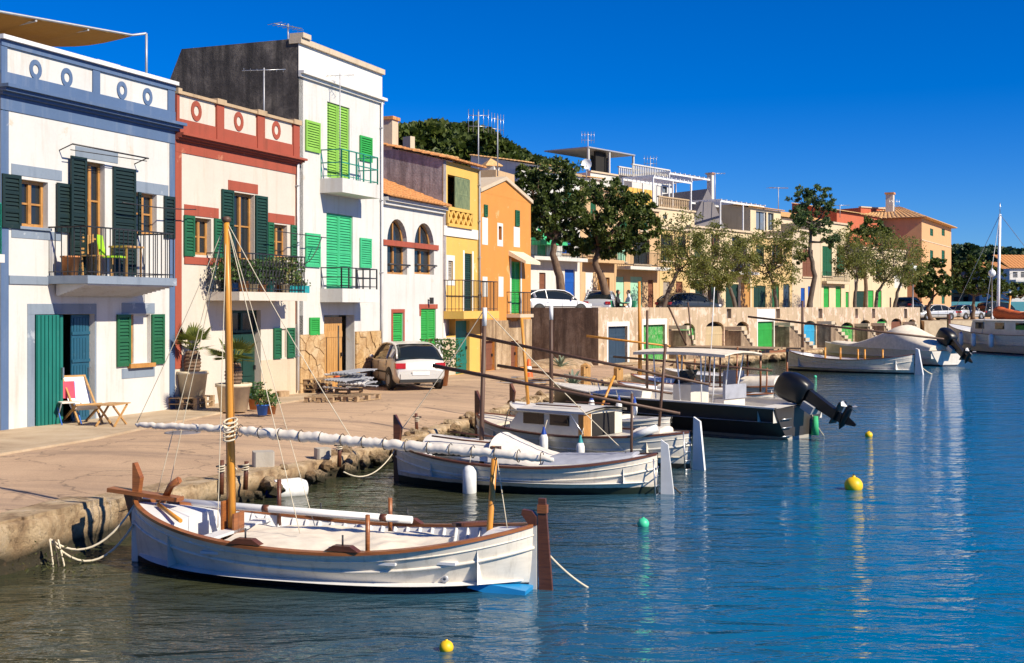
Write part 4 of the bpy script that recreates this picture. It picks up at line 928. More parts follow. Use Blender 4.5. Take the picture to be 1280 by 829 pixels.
# ------------------------------------------------------------------ boathouses under the terrace
BF = Frame(TA.x, TA.y, math.atan2(TB.y - TA.y, TB.x - TA.x))
BZ = 0.42
H = House('boathouse_row', 'long pale stone boathouse wall with coloured arched doors under the terrace', 748, 1150, BF, BZ, 'boathouse'); BH = H
doors = [((760, 408, 784, 450), 'slate_blue', 2, 0), ((804, 406, 831, 448), 'worn_green', 2, 0), ((850, 404, 869, 436), 'worn_green', 1, 1), ((882, 402, 905, 434), 'faded_cream_door', 2, 1), ((920, 402, 936, 432), 'faded_cream_door', 2, 1),
         ((947, 402, 967, 436), 'bright_green', 2, 0), ((980, 402, 993, 420), 'green', 1, 1), ((1005, 401, 1020, 434), 'sky_blue_door', 2, 1), ((1034, 401, 1046, 416), 'grey_door', 1, 1), ((1051, 403, 1067, 428), 'worn_green', 2, 1),
         ((1075, 400, 1088, 414), 'grey_door', 1, 1), ((1096, 398, 1109, 416), 'bright_green', 2, 1), ((1114, 398, 1127, 421), 'red_brown_door', 2, 1), ((1135, 399, 1145, 412), 'grey_door', 1, 1)]
rects = []
for r, mat, lv, arch in doors:
    a = H.R(*r); a = (a[0], a[1], max(0.0, a[2]) if r[3] < 425 else 0.0, a[3]); rects.append((a, mat, lv, arch, r)); H.holes.append(a)
slots = [H.R(p0, 386, p1, 398) for p0, p1 in ((908.5, 914), (970, 975), (1023, 1028), (1069, 1072.5), (1090, 1094), (1130, 1134))]
H.holes += slots
TH = CZ - 0.015 - BZ
# wall mesh (no roof: the terrace lies behind)
m = MB(); xs = sorted({0.0, H.W, *[h[0] for h in H.holes], *[h[1] for h in H.holes]}); zs = sorted({-.6, TH, *[h[2] for h in H.holes], *[h[3] for h in H.holes]})
for i in range(len(xs) - 1):
    for k in range(len(zs) - 1):
        cx, cz = (xs[i] + xs[i + 1]) / 2, (zs[k] + zs[k + 1]) / 2
        if any(h[0] < cx < h[1] and h[2] < cz < h[3] for h in H.holes): continue
        m.quad((xs[i], 0, zs[k]), (xs[i + 1], 0, zs[k]), (xs[i + 1], 0, zs[k + 1]), (xs[i], 0, zs[k + 1]))
for a, b, c, d in H.holes:
    t = .32; m.quad((a, 0, c), (a, 0, d), (a, t, d), (a, t, c)); m.quad((b, 0, c), (b, t, c), (b, t, d), (b, 0, d)); m.quad((a, 0, d), (b, 0, d), (b, t, d), (a, t, d)); m.quad((a, 0, c), (a, t, c), (b, t, c), (b, 0, c))
m.quad((0, 0, TH), (H.W, 0, TH), (H.W, .32, TH), (0, .32, TH)); m.quad((0, .32, 1.8), (0, .32, TH), (H.W, .32, TH), (H.W, .32, 1.8)); m.quad((H.W, 0, -.6), (H.W, 6, -.6), (H.W, 6, TH), (H.W, 0, TH))
H.part(m, 'wall', 'boathouse_stone')
H.part(MB().box(-.004, .25, 0.002, 4.2, -.6, TH - .01), 'side_wall', 'brown_render')
for a, mat, lv, arch, r in rects:
    if arch:
        x0, x1, z0, z1 = a; cx = (x0 + x1) / 2; rr = (x1 - x0) / 2; hz = min(.38, rr * .5); m = MB()
        ps = [(cx - rr * math.cos(t), z1 - hz + hz * math.sin(t)) for t in np.linspace(0, math.pi, 9)]
        for (xa, za), (xb, zb_) in zip(ps, ps[1:]):
            m.quad((xa, .001, za), (xb, .001, zb_), (xb, .001, z1), (xa, .001, z1)); m.quad((xa, .001, za), (xa, .3, za), (xb, .3, zb_), (xb, .001, zb_))
        H.part(m, 'arch', 'boathouse_stone'); zt = z1 - hz * .7
        H.part(MB().box(x0, x1, .29, .31, z0, z1), 'dark_backing', 'dark_void')  # black sheet paints the shade above the door, under the arch
    else: zt = a[3]
    H.door(a[0], a[1], a[2], zt, mat, y=.14, leaves=lv, hole=False, handle=False)
for a in slots: H.part(MB().box(a[0], a[1], .22, .3, a[2], a[3]), 'drain_slot', 'grey_gable')
# painted plaster round some doors
for (r, top) in ((rects[0][0], .22), (rects[1][0], .3), (rects[5][0], .75)):
    m = MB(); m.box(r[0] - .14, r[1] + .22, -.02, -.001, r[3] + .002, r[3] + top); m.box(r[1] + .002, r[1] + .2, -.018, -.001, 0, r[3]); m.box(r[0] - .14, r[0] - .002, -.018, -.001, 0, r[3]); H.part(m, 'door_surround', 'white_plaster_worn')
# outside stairs between the doors, climbing towards the camera side
for p0, p1, zt in ((836, 856, 1.75), (906, 930, 1.6), (968, 1002, 1.75), (1021, 1050, 1.75), (1068, 1084, 1.5), (1089, 1104, 1.5), (1128, 1142, 1.5)):
    x0, x1 = H.X(p0), H.X(p1); n = 7; m = MB()
    st = H.part(MB().prism([(x0, 0, 0), (x1 - (x1 - x0) / n, 0, 0), (x0, 0, zt - zt / n)], (0, -.95, 0), (0, -.005, 0)), 'staircase', 'brown_render')
    for i in range(n):
        a = lerp(x0, x1, i / n); b = lerp(x0, x1, (i + 1) / n); z = zt * (1 - i / n); H.part(MB().box(a - .02, b + .03, -1.0, -.004, z - .2, z), 'step', 'pale_stone', st)
# low landing in front of the first boathouses
m = MB(); m.box(.5, 14, -1.5, -.003, -.3, .06); H.part(m, 'landing', 'quay_concrete')

# ------------------------------------------------------------------ houses along the terrace
RF = Frame((712 - 640) / F * 80, 80.0, math.atan2(138 - 80, (1190 - 640) / F * 138 - (712 - 640) / F * 80))
RG = 'houses along the terrace'
def row_house(label, px0, px1, top_py, mat, ops, depth=10, name='terrace_house', coping='pale_stone', fr=RF, base=TZ, cat='house', extra=0.0):
    H = House(name, label, px0, px1, fr, base, cat, RG); H.W -= .01; top = H.Z((px0 + px1) / 2, top_py); fills = []
    for (p0, y0, p1, y1, kind, mt) in ops:
        a = H.R(p0, y0, p1, y1); a = (a[0], a[1], max(a[2], 0.0) if y1 < 376 else 0.0, a[3]); H.holes.append(a); fills.append((a, kind, mt))
    H.shell(top, depth, mat)
    for a, kind, mt in fills:
        if kind == 'd': H.door(*a, mt, hole=False, handle=False)
        elif kind == 's': H.louvre_door(*a, mt, hole=False, leaves=2 if a[1] - a[0] > .9 else 1, pan=2)
        elif kind == 'w': H.window(*a, wood=mt, hole=False, bars=1)
        elif kind == 'v':
            H.part(MB().box(a[0], a[1], .9, 1.0, a[2], a[3]), 'dark_backing', 'dark_void'); H.window(*a, wood=mt, hole=False, bars=0, y=.22)  # black sheet behind the window paints the unlit interior
        elif kind == 'p': H.part(MB().box(a[0], a[1], .05, .1, a[2], a[3]), 'panel', mt)
        if kind in 'wsv' and a[2] > .3: H.part(MB().box(a[0] - .1, a[1] + .1, -.1, .05, a[2] - .12, a[2] - .004), 'sill', coping)
    if coping: H.part(MB().box(-.05, H.W + .04, -.14, .3, top + .002, top + .16), 'coping', coping)
    H.top = top; return H
def flat_balcony(H, p0, p1, py, depth=1.0, mat='white_plaster', rail=.95, iron='iron', slab=.22, style='bars', gap=.16):
    zs = H.Z((p0 + p1) / 2, py); return H.balcony(H.X(p0), H.X(p1), zs, depth, slab, rail, mat, iron, gap, style)
g1 = row_house('white terrace house with royal blue door and green awning behind the pine', 650, 725, 216, 'white_plaster', [(674, 341, 682, 380, 'd', 'red_brown_door'), (706, 337, 718.5, 380, 'd', 'royal_blue'), (672, 285, 683, 321, 'd', 'mint_green'), (703, 292, 716, 317, 'w', 'royal_blue'), (672, 240, 682, 262, 's', 'green'), (705, 240, 716, 262, 's', 'green')], coping='tan_coping')
flat_balcony(g1, 655, 722, 322, .8); a = g1.R(664, 291, 690, 303); g1.part(MB().prism([(a[0], 0, a[3]), (a[0], -1.2, a[2]), (a[0], -1.2, a[2] - .2), (a[0], 0, a[2] - .2)], (0, 0, 0), (a[1] - a[0], 0, 0)), 'awning', 'awning_green')
g2 = row_house('tan terrace house with peeling white ground floor panel', 725.2, 768.5, 238, 'tan_plaster', [(732, 340, 742, 380, 'p', 'white_plaster_worn'), (747, 345, 752, 365, 'w', 'window_wood'), (757, 347, 762, 365, 'w', 'window_wood'), (735, 290, 743, 318, 's', 'dark_green'), (754, 290, 762, 318, 's', 'dark_green'), (738, 252, 745, 270, 's', 'green'), (755, 252, 762, 270, 's', 'green')], coping='tan_coping')
flat_balcony(g2, 728, 768, 325, .8, 'tan_plaster', .9)
g3 = row_house('ochre terrace house with two mint green panels beside a dark doorway', 768.7, 824, 262, 'tan_plaster', [(770, 346, 780, 380, 'p', 'mint_panel'), (788, 346, 803, 380, 'p', 'mint_panel'), (810, 350, 816.5, 380, 'd', 'red_brown_door'), (772, 295, 782, 327, 's', 'mint_panel'), (792, 300, 812, 330, 'v', 'iron'), (775, 272, 784, 288, 's', 'green'), (800, 272, 810, 288, 's', 'green')], coping='pale_stone')
flat_balcony(g3, 771, 822, 334, 1.1, 'white_plaster', .95)
g4 = row_house('yellowish terrace house with tall dark windows behind the tamarisks', 824.2, 862, 288, 'ochre_plaster', [(826, 285 + 8, 841, 326, 'v', 'dark_green'), (845, 352, 853, 380, 'd', 'red_brown_door'), (829, 352, 838, 380, 'd', 'grey_door'), (848, 296, 857, 322, 's', 'dark_green')])
g5 = row_house('tan terrace house with a grey rendered gable and dark green doors', 862.2, 940, 288, 'pale_yellow_plaster', [(869, 350, 879, 380, 'd', 'dark_green'), (888, 350, 898, 380, 'd', 'dark_green'), (907, 355, 923, 376, 's', 'dark_green'), (926, 354, 938, 380, 'd', 'door_wood'), (889, 292, 899, 325, 'v', 'red_brown_door'), (868, 296, 877, 322, 's', 'dark_green'), (915, 296, 927, 325, 'v', 'iron')])
flat_balcony(g5, 905, 938, 340, .8, 'white_plaster', .9)
g6 = row_house('cream terrace house with green ground floor windows and wide balcony', 940.2, 990, 298, 'ochre_plaster', [(942, 357, 957, 376, 's', 'dark_green'), (965, 355, 974, 380, 'd', 'green'), (979, 355, 987, 380, 'd', 'slate_blue'), (945, 306, 955, 330, 's', 'dark_green'), (965, 306, 978, 330, 'v', 'red_brown_door')])
g7 = row_house('stone terrace house with blue ground floor doors and dark brown upper shutters', 990.2, 1026, 290, 'pale_stone', [(1001, 360, 1006, 376, 's', 'royal_blue'), (1010, 358, 1016, 376, 's', 'royal_blue'), (1003, 312, 1016, 346, 's', 'red_brown_door')])
g8 = row_house('pale yellow terrace house with narrow bright green doors', 1026.2, 1062, 280, 'pale_yellow_plaster', [(1029.5, 358, 1036.5, 380, 'd', 'bright_green'), (1044.5, 358, 1051.5, 380, 'd', 'bright_green'), (1057, 365, 1061, 380, 'd', 'bright_green'), (1028, 308, 1040, 345, 's', 'green'), (1046, 308, 1056, 340, 's', 'green')])
flat_balcony(g8, 1027, 1056, 352, .5, 'pale_stone', .8)
g9 = row_house('yellow terrace house with bright green double doors beyond the tamarisks', 1062.2, 1134, 312, 'pale_yellow_plaster', [(1069, 364, 1082, 380, 'd', 'dark_green'), (1085, 363, 1092, 380, 'd', 'bright_green'), (1095, 363, 1102, 380, 'd', 'bright_green'), (1112, 372, 1114, 380, 'd', 'iron'), (1072, 325, 1080, 345, 's', 'green'), (1095, 325, 1103, 345, 's', 'green'), (1118, 340, 1128, 360, 'p', 'white_plaster')])
# peach house with hipped roof
PF = Frame(*(lambda p: (p.x, p.y))(at(1150, 300, 131)), math.radians(62))
def hip_house():
    H = House('hip_roofed_house', 'three storey peach house with hipped terracotta roof above the car park', 1152, 1189, PF, 1.9, 'house')
    W = H.W; top = H.Z(1170, 279); D = 13
    for p0, p1 in ((1162.5, 1166.5), (1177, 1181)):
        for y0, y1, mt in ((286, 295, 'green'), (313, 328, 'green'), (368, 380, 'green')):
            a = H.R(p0, y0, p1, y1); H.holes.append(a)
    hs = list(H.holes); H.shell(top, D, 'peach_plaster', side='peach_plaster')
    for a in hs: H.louvre_door(*a, 'green', leaves=1, hole=False)
    H.band(-.02, W + .02, H.Z(1170, 304) - .1, H.Z(1170, 304), .04, 'pale_stone', 'string_course')
    m = MB(); e = .6; c1, c2 = (W / 2, D * .32, top + 2.0), (W / 2, D * .7, top + 2.0); q = [(-e, -e, top + .02), (W + e, -e, top + .02), (W + e, D + e, top + .02), (-e, D + e, top + .02)]
    tile_field(m, q[0], q[1], c1, c1, .5, 8, .09); tile_field(m, q[3], q[0], c1, c2, .5, 8, .09); tile_field(m, q[1], q[2], c2, c1, .5, 8, .09); m.quad(q[0], q[3], q[2], q[1]); H.part(m, 'roof_tiles', 'tile_pale', kind='stuff')
    for yy, zz in ((4.5, H.Z(1122, 287)),):
        o = H.shutter(0, 1.6, zz - 1.1, zz + .5, 'dark_green'); o.location = (-.05, 9.0, zz - 1.0); o.rotation_euler = (0, 0, -math.pi / 2)
    ch = H.part(MB().box(W * .25, W * .25 + .8, D * .3, D * .3 + .8, top + .8, top + 3.1), 'chimney', 'cream_plaster'); H.part(MB().box(W * .25 - .1, W * .25 + .9, D * .3 - .1, D * .3 + .9, top + 3.101, top + 3.3), 'chimney_cap', 'tile', ch)
hip_house()
# upper town: houses stepping up the slope behind the terrace row
def block(label, px0, px1, y_top, Y, mat, y_bot=None, depth=8, tile=None, name='hillside_house', win=(), th=None, coping='pale_stone', gable=0):
    th = RF.th if th is None else th
    p = at((px0 + px1) / 2, HOR, Y); fr = Frame(p.x, p.y, th); H = House(name, label, px0, px1, fr, TZ, 'house', 'houses stepping up behind the terrace'); top = H.Z((px0 + px1) / 2, y_top); fills = []
    for (p0, y0, p1, y1, kind, mt) in win:
        a = H.R(p0, y0, p1, y1); H.holes.append(a); fills.append((a, kind, mt))
    H.shell(top, depth, mat)
    for a, k, mt in fills:
        if k == 'w': H.window(*a, wood=mt, hole=False, glass='pale_glass', bars=0)
        else: H.louvre_door(*a, mt, hole=False, leaves=1)
    W = H.W
    if tile:
        m = MB(); tile_field(m, (-.2, -.3, top + .02), (W + .2, -.3, top + .02), (W + .2, depth * .6, top + tile), (-.2, depth * .6, top + tile), .34, None, .08); H.part(m, 'roof_tiles', 'tile_pale', kind='stuff')
        H.part(MB().prism([(0.02, 0, top), (.02, depth * .6, top), (.02, depth * .6, top + tile)], (0, 0, 0), (W - .04, 0, 0)), 'gable', mat)
    elif gable:
        H.part(MB().prism([(0, 0, top), (W, 0, top), (W * .5, 0, top + gable)], (0, .01, 0), (0, depth, 0)), 'gable', mat)
    else: H.part(MB().box(-.08, W + .08, -.12, .25, top + .002, top + .14), 'coping', coping)
    H.top = top; return H
def pergola(H, p0, p1, y_top, z_base, depth=3.0, mat='white_metal', n=5, label='white steel pergola', name='pergola'):
    x0, x1 = H.X(p0), H.X(p1); zt = H.Z((p0 + p1) / 2, y_top); pr = H.part(MB().box(x0, x1, 0.1, .2, zt - .14, zt).box(x0, x1, depth - .1, depth, zt - .14, zt), name, mat)
    m = MB()
    for i in range(n * 2): x = lerp(x0, x1 - .08, i / (n * 2 - 1)); m.box(x, x + .08, 0, depth, zt + .002, zt + .1)
    H.part(m, 'rafter', mat, pr, kind='stuff')
    for x in (x0, lerp(x0, x1, .5), x1 - .1):
        for y in (.1, depth - .12): H.part(MB().box(x, x + .1, y, y + .1, z_base, zt - .141), 'post', mat, pr)
def balustrade(H, p0, p1, z, h=.9, mat='white_plaster', y=0.0):
    x0, x1 = H.X(p0), H.X(p1); b = H.part(MB().box(x0, x1, y, y + .2, z + h - .1, z + h).box(x0, x1, y, y + .2, z, z + .1), 'balustrade', mat); n = int((x1 - x0) / .28); m = MB()
    for i in range(n): m.lathe([(.05, 0), (.085, .15), (.05, .35), (.07, .55), (.05, h - .2)], 6, (x0 + (i + .5) * (x1 - x0) / n, y + .1, z + .1))
    H.part(m, 'baluster', mat, b, kind='stuff')
h1 = block('white hillside house with low tan roof above the fork trunked pine', 650, 712, 208, 96, 'white_plaster', tile=.9, win=[(668, 216, 676, 228, 's', 'green')])
h2 = block('grey white hillside house with tiled roof beside the satellite dish', 705, 752, 222, 100, 'white_plaster', tile=.7, th=RF.th - .1)
h3 = block('white penthouse block with dark screens and a flat canopy on the hill', 738, 800, 220, 106, 'white_plaster', win=[(746, 226, 754, 234, 'w', 'iron')])
balustrade(h3, 774, 800, h3.top)
m = MB(); m.box(h3.X(741), h3.X(799), .4, 5, h3.top + 2.1, h3.top + 2.2); h3.part(m, 'canopy', 'grey_metal')
for px in (742, 768, 798): h3.part(MB().box(h3.X(px), h3.X(px) + .15, .5, .65, h3.top, h3.top + 2.1), 'post', 'white_plaster')
h3.part(MB().box(h3.X(757), h3.X(770), 1.0, 1.2, h3.top, h3.top + 2.05), 'screen', 'dark_void'); h3.part(MB().box(h3.X(776), h3.X(798), 3.0, 3.1, h3.top + .2, h3.top + 2.05), 'screen', 'dark_void')
h4 = block('white terrace block with baluster parapet at the top of the town', 790, 842, 226, 108, 'white_plaster', win=[(826, 233, 834, 241, 'w', 'iron')])
balustrade(h4, 791, 838, h4.top, 1.2); 
h5 = block('yellow roof apartment with a white pergola behind brown balusters', 805, 868, 262, 99, 'pale_yellow_plaster', win=[(829, 268, 834, 274, 'w', 'iron')]); pergola(h5, 818, 866, 224, h5.top); balustrade(h5, 824, 862, h5.top, 1.0, 'tan_coping')
h5.part(MB().box(h5.X(820), h5.X(858), 3.2, 6, h5.top, h5.top + 1.9), 'roof_room', 'yellow_plaster')
h6 = block('white walled roof terrace with thin white pergola posts', 858, 896, 252, 112, 'pale_stone'); pergola(h6, 838, 892, 220, h6.top - .5, 4)
h7 = block('house with grey rendered gable between the roof terraces', 863, 906, 284, 104, 'grey_gable', gable=3.2, th=RF.th - .35)
h8 = block('ochre hillside house with a shallow tan roof and tall chimney', 898, 960, 262, 116, 'ochre_plaster', tile=1.0); c = h8.part(MB().box(h8.X(902), h8.X(905), 1, 1.5, h8.top, h8.top + 3), 'chimney', 'white_plaster'); h8.part(MB().box(h8.X(901.4), h8.X(905.6), .9, 1.6, h8.top + 3.001, h8.top + 3.15), 'chimney_cap', 'tile', c)
h9 = block('penthouse with dark framed glazed doors under a white pergola', 938, 976, 262, 108, 'pale_yellow_plaster', win=[(945, 264, 958, 288, 'w', 'iron'), (960, 266, 967, 288, 'w', 'iron')], tile=.8); pergola(h9, 902, 957, 254, 4.5, 3)
h10 = block('stone hillside house with tiled roof behind the tall leafy tree', 972, 1046, 276, 118, 'pale_stone', tile=1.3, win=[(990, 283, 997, 293, 's', 'red_brown_door')])
h11 = block('red rendered house with a tan roof edge above the tamarisks', 1046, 1100, 268, 128, 'red_plaster', tile=1.0); h12 = block('dark red house end wall beside the hipped roof', 1076, 1119, 261, 140, 'red_plaster', th=RF.th - .3)
hb = block('small white gabled house with pale tiled roof on the hill', 514, 566, 196, 66, 'white_plaster', th=math.atan2(UY, UX) - .35, tile=1.15)
hb.part(MB().box(hb.X(512) - .1, hb.X(516), -.15, .4, hb.top - 1, hb.top + .9), 'chimney', 'pale_stone')
# chimney block behind the gable of the orange house
c = at(612, 240, 59); t = thing('chimney', 'square tan masonry block with small tiled cap behind orange gable', 'chimney', (c.x, c.y, 5.0), STREET.th)
MB().box(-1.2, 1.2, -.8, .8, 0, c.z + .9 - 5).build('stack', 'tan_plaster', t); z = c.z + .9 - 5
MB().box(-.2, .5, -.3, .3, z, z + .3).build('vent', 'white_plaster', t); MB().lathe([(.62, 0), (.62, .04), (.02, .4)], 4, (.15, 0, z + .3), smooth=False).build('cap', 'tile_pale', t)
# ------------------------------------------------------------------ beyond the car park
m = MB(); a = at(1186, 380, 150); b = at(1420, 380, 150)
wl = m.box(a.x, b.x, 150, 150.4, 1.9, 3.75).build('harbour_wall', 'teal_wall'); tag(wl, 'long turquoise painted wall behind the parked cars', 'wall')
def far_house(label, px0, px1, yt, yb, Y, mat, ops, tile=1.5):
    H = House('far_house', label, px0, px1, Frame(*(lambda p: (p.x, p.y))(at(px0, HOR, Y)), math.radians(12)), 2.0, 'house', 'houses across the harbour'); top = H.Z((px0 + px1) / 2, yt); fs = []
    for o in ops: a = H.R(*o[:4]); H.holes.append(a); fs.append((a, o[4]))
    H.shell(top, 8, mat)
    for a, mt in fs: H.door(*a, mt, hole=False, handle=False, style='panel')
    m = MB(); tile_field(m, (-.3, -.4, top + .02), (H.W + .3, -.4, top + .02), (H.W + .3, 4, top + tile), (-.3, 4, top + tile), .6, 6, .1); H.part(m, 'roof_tiles', 'tile', kind='stuff'); return H
far_house('row of low pink boathouses with dark doors across the harbour', 1188, 1262, 367, 384, 205, 'peach_plaster', [(1192, 371, 1199, 383, 'red_brown_door'), (1204, 371, 1211, 383, 'dark_void'), (1216, 371, 1224, 383, 'slate_blue'), (1230, 371, 1236, 383, 'dark_void'), (1242, 371, 1248, 383, 'red_brown_door')], .8)
H = far_house('white apartment house with tiled roof and balconies across the harbour', 1262, 1345, 336, 384, 190, 'white_plaster', [(1266, 340, 1272, 347, 'dark_void'), (1276, 340, 1284, 347, 'dark_void'), (1266, 354, 1272, 362, 'dark_void'), (1276, 354, 1284, 362, 'dark_void'), (1290, 354, 1300, 362, 'dark_void')], 2.2)
H.balcony(H.X(1263), H.X(1300), H.Z(1280, 350), 1.4, .3, 1.0, 'white_plaster', 'white_metal'); far_house('grey sided far house with low tiled roof beside the white apartments', 1236, 1262, 338, 384, 200, 'grey_gable', [(1245, 350, 1250, 357, 'dark_void')], 1.4)
# ------------------------------------------------------------------ boats
class Boat:
    def __init__(s, name, label, bow, stern, B, sheer, draft=.3, double=True, cat='boat', full=2.6, group='boats moored along the quay', stern_full=1.0):
        """bow, stern: photo pixels of the waterline ends (or world points); sheer = rail heights at bow, middle, stern"""
        a = on(*bow) if len(bow) == 2 else Vector(bow); b = on(*stern) if len(stern) == 2 else Vector(stern); a.z = b.z = 0
        s.L = (b - a).length; s.B = B; s.sh = sheer; s.draft = draft; s.double = double; s.full = full; s.sf = stern_full
        s.root = thing(name, label, cat, (a.x, a.y, 0), math.atan2(b.y - a.y, b.x - a.x), group); s.M = wm(s.root); s.Mi = s.M.inverted()
    def half(s, t):
        e = .028
        if s.double: return e + (s.B / 2 - e) * max(0, 1 - abs(2 * t - 1) ** s.full) ** .85
        q = min(1, t / .62); w = (1 - (1 - q) ** 2.2) ** .9
        if t > .62: w *= 1 - .13 * ((t - .62) / .38) ** 2
        return e + (s.B / 2 - e) * w
    def sheer(s, t):
        b, m, e = s.sh; return m + (b - m) * (1 - t / .55) ** 2 if t < .55 else m + (e - m) * ((t - .55) / .45) ** 2
    def sec(s, t, k, off=0.0, zmin=None):
        h = max(.01, s.half(t) - off); zt = s.sheer(t); zk = -s.draft * (1 - .5 * abs(2 * t - 1) ** 6) + off
        end = abs(2 * t - 1) ** 3 if s.double else (1 - min(1, t / .6)) ** 2
        p = lerp(.42, .85, end); z = zk + (zt - zk) * k; return h * (k ** p), z
    def P(s, t, side, z): return (s.L * t, side, z)
    def local(s, px, py, Y): return s.Mi @ at(px, py, Y)
    def Y(s, t): return (s.M @ Vector((s.L * t, 0, 0))).y
    def hull(s, mat, inside='boat_inside', rail='varnish', n=64, kk=14, floor=.12, deck_mat='boat_inside', strake=True, rail_r=.028, rib=True, foredeck=.0, aftdeck=.0, strake_mat=None):
        m = MB(); T = [i / n for i in range(n + 1)]
        for sd in (-1, 1):
            rows = [[(s.L * t, sd * s.sec(t, k / kk)[0], s.sec(t, k / kk)[1]) for k in range(kk + 1)] for t in T]; m.grid(rows, False, True, sd > 0)
        if not s.double:
            m.poly([(s.L, -s.sec(1, k / kk)[0], s.sec(1, k / kk)[1]) for k in range(kk, -1, -1)] + [(s.L, s.sec(1, k / kk)[0], s.sec(1, k / kk)[1]) for k in range(kk + 1)])
        h = m.build('hull', mat, s.root)
        m = MB(); ti = [.02 + .96 * i / n for i in range(n + 1)]
        for sd in (-1, 1):
            rows = [[(s.L * t, sd * s.sec(t, lerp(.45, 1, k / 6), .045)[0], max(floor - .01, s.sec(t, lerp(.45, 1, k / 6))[1])) for k in range(7)] for t in ti]; m.grid(rows, False, True, sd < 0)
        if not s.double: m.quad((s.L - .05, -s.half(1), floor), (s.L - .05, s.half(1), floor), (s.L - .05, s.half(1), s.sheer(1)), (s.L - .05, -s.half(1), s.sheer(1)))
        m.build('inner_hull', inside, s.root)
        m = MB(); rows = []
        for t in ti:
            zt = s.sheer(t); w = max(.02, s.half(t) - .07); rows.append([(s.L * t, w * q, floor + .03 * (1 - q * q)) for q in (-1, -.5, 0, .5, 1)])
        m.grid(rows, False, True, True); m.build('floor_boards', deck_mat, s.root)
        m = MB(); m2 = MB()
        for sd in (-1, 1):
            pr = []
            for t in T:
                b_, z = s.half(t), s.sheer(t); x = s.L * t; pr.append([(x, sd * (b_ + rail_r * .7), z - .018), (x, sd * (b_ + rail_r * .7), z + .016), (x, sd * max(0, b_ - .062), z + .022), (x, sd * max(0, b_ - .062), z - .012)])
            m.grid(pr, True, False, sd < 0)
            if strake: m2.tube([(s.L * t, sd * (s.sec(t, .72)[0] + .006), s.sec(t, .72)[1]) for t in T], .021, 5); m2.tube([(s.L * t, sd * (s.sec(t, .88)[0] + .002), s.sec(t, .88)[1]) for t in T], .010, 5)
        m.build('gunwale', rail, s.root)
        if strake: m2.build('rubbing_strake', strake_mat or mat, h)
        if rib:
            for i in range(4, 27):
                t = i / 30 + .0
                if t < foredeck or t > 1 - aftdeck: continue
                for sd in (-1, 1):
                    rm = MB(); rm.tube([(s.L * t, sd * (s.sec(t, k, .05)[0]), max(floor, s.sec(t, k)[1])) for k in (.5, .65, .8, .97)], .026, 4); rm.build('rib', inside, s.root)
        for lo, hi, nm in ((.0, foredeck, 'foredeck'), (1 - aftdeck, 1.0, 'aft_deck')):
            if hi - lo < .01: continue
            m = MB(); rows = []
            for i in range(9):
                t = lerp(lo, hi, i / 8); w = max(.012, s.half(t) - .04); z = s.sheer(t) - .015; rows.append([(s.L * t, w * q, z + .05 * (1 - q * q) * min(1, w * 2)) for q in (-1, -.6, -.2, .2, .6, 1)])
            m.grid(rows, False, True, True); e = rows[-1] if nm == 'foredeck' else rows[0]; m.poly([e[0], *e[1:], (e[0][0], e[-1][1], floor), (e[0][0], e[0][1], floor)]); m.build(nm, deck_mat, s.root)
        return h
    def tube(s, name, pts, r, mat, n=8, parent=None): return MB().tube(pts, r, n).build(name, mat, parent or s.root)
    def thwart(s, t, z, w=.22, mat='boat_inside'): b = s.half(t) - .05; return MB().box(s.L * t - w / 2, s.L * t + w / 2, -b, b, z - .03, z).build('thwart', mat, s.root)
    def fender(s, p, h=.5, r=.1, cap='fender_blue'):
        x, y, z = p; m = MB(); m.lathe([(.01, 0), (r * .7, .03), (r, .1), (r, h - .1), (r * .7, h - .03), (.01, h)], 10, (x, y, z - h)); f = m.build('fender', 'fender_white', s.root)
        if cap: MB().lathe([(r * .72, h - .06), (r * .6, h), (.03, h + .06), (.02, h + .12)], 10, (x, y, z - h)).build('fender_cap', cap, f)
        MB().tube([(x, y, z), (x, y * .9, z + .25)], .008, 4).build('rope', 'rope', f)
def rope_pts(a, b, sag, n=12):
    a, b = Vector(a), Vector(b); return [a.lerp(b, i / n) - Vector((0, 0, sag * 4 * (i / n) * (1 - i / n))) for i in range(n + 1)]
def furled(s_name, boat, a, b, r0, r1, mat='canvas', n=46, seed=1):
    """a spar with a rolled sail lashed along it"""
    R = random.Random(seed); a, b = Vector(a), Vector(b); m = MB(); pts = []; rs = []
    for i in range(n + 1):
        t = i / n; e = min(1, t * 9, (1 - t) * 9); pts.append(a.lerp(b, t) + Vector((0, 0, R.uniform(-.012, .012)))); rs.append(lerp(r0, r1, t) * (.45 + .55 * e ** .5) * (1 + .22 * mnoise.noise(Vector((t * 16, seed, 0))) + R.uniform(-.03, .03)))
    m.tube(pts, rs, 10); return m.build(s_name, mat, boat.root)
# --- the near llaut
b1 = Boat('wooden_boat', 'white double ended wooden boat with brown rudder, honey coloured mast and rolled sail', (170, 701), (668, 736), 1.95, (.74, .44, .70), .32)
b1.hull('hull_white', rail='varnish', floor=.10, foredeck=.17, aftdeck=.10)
L = b1.L
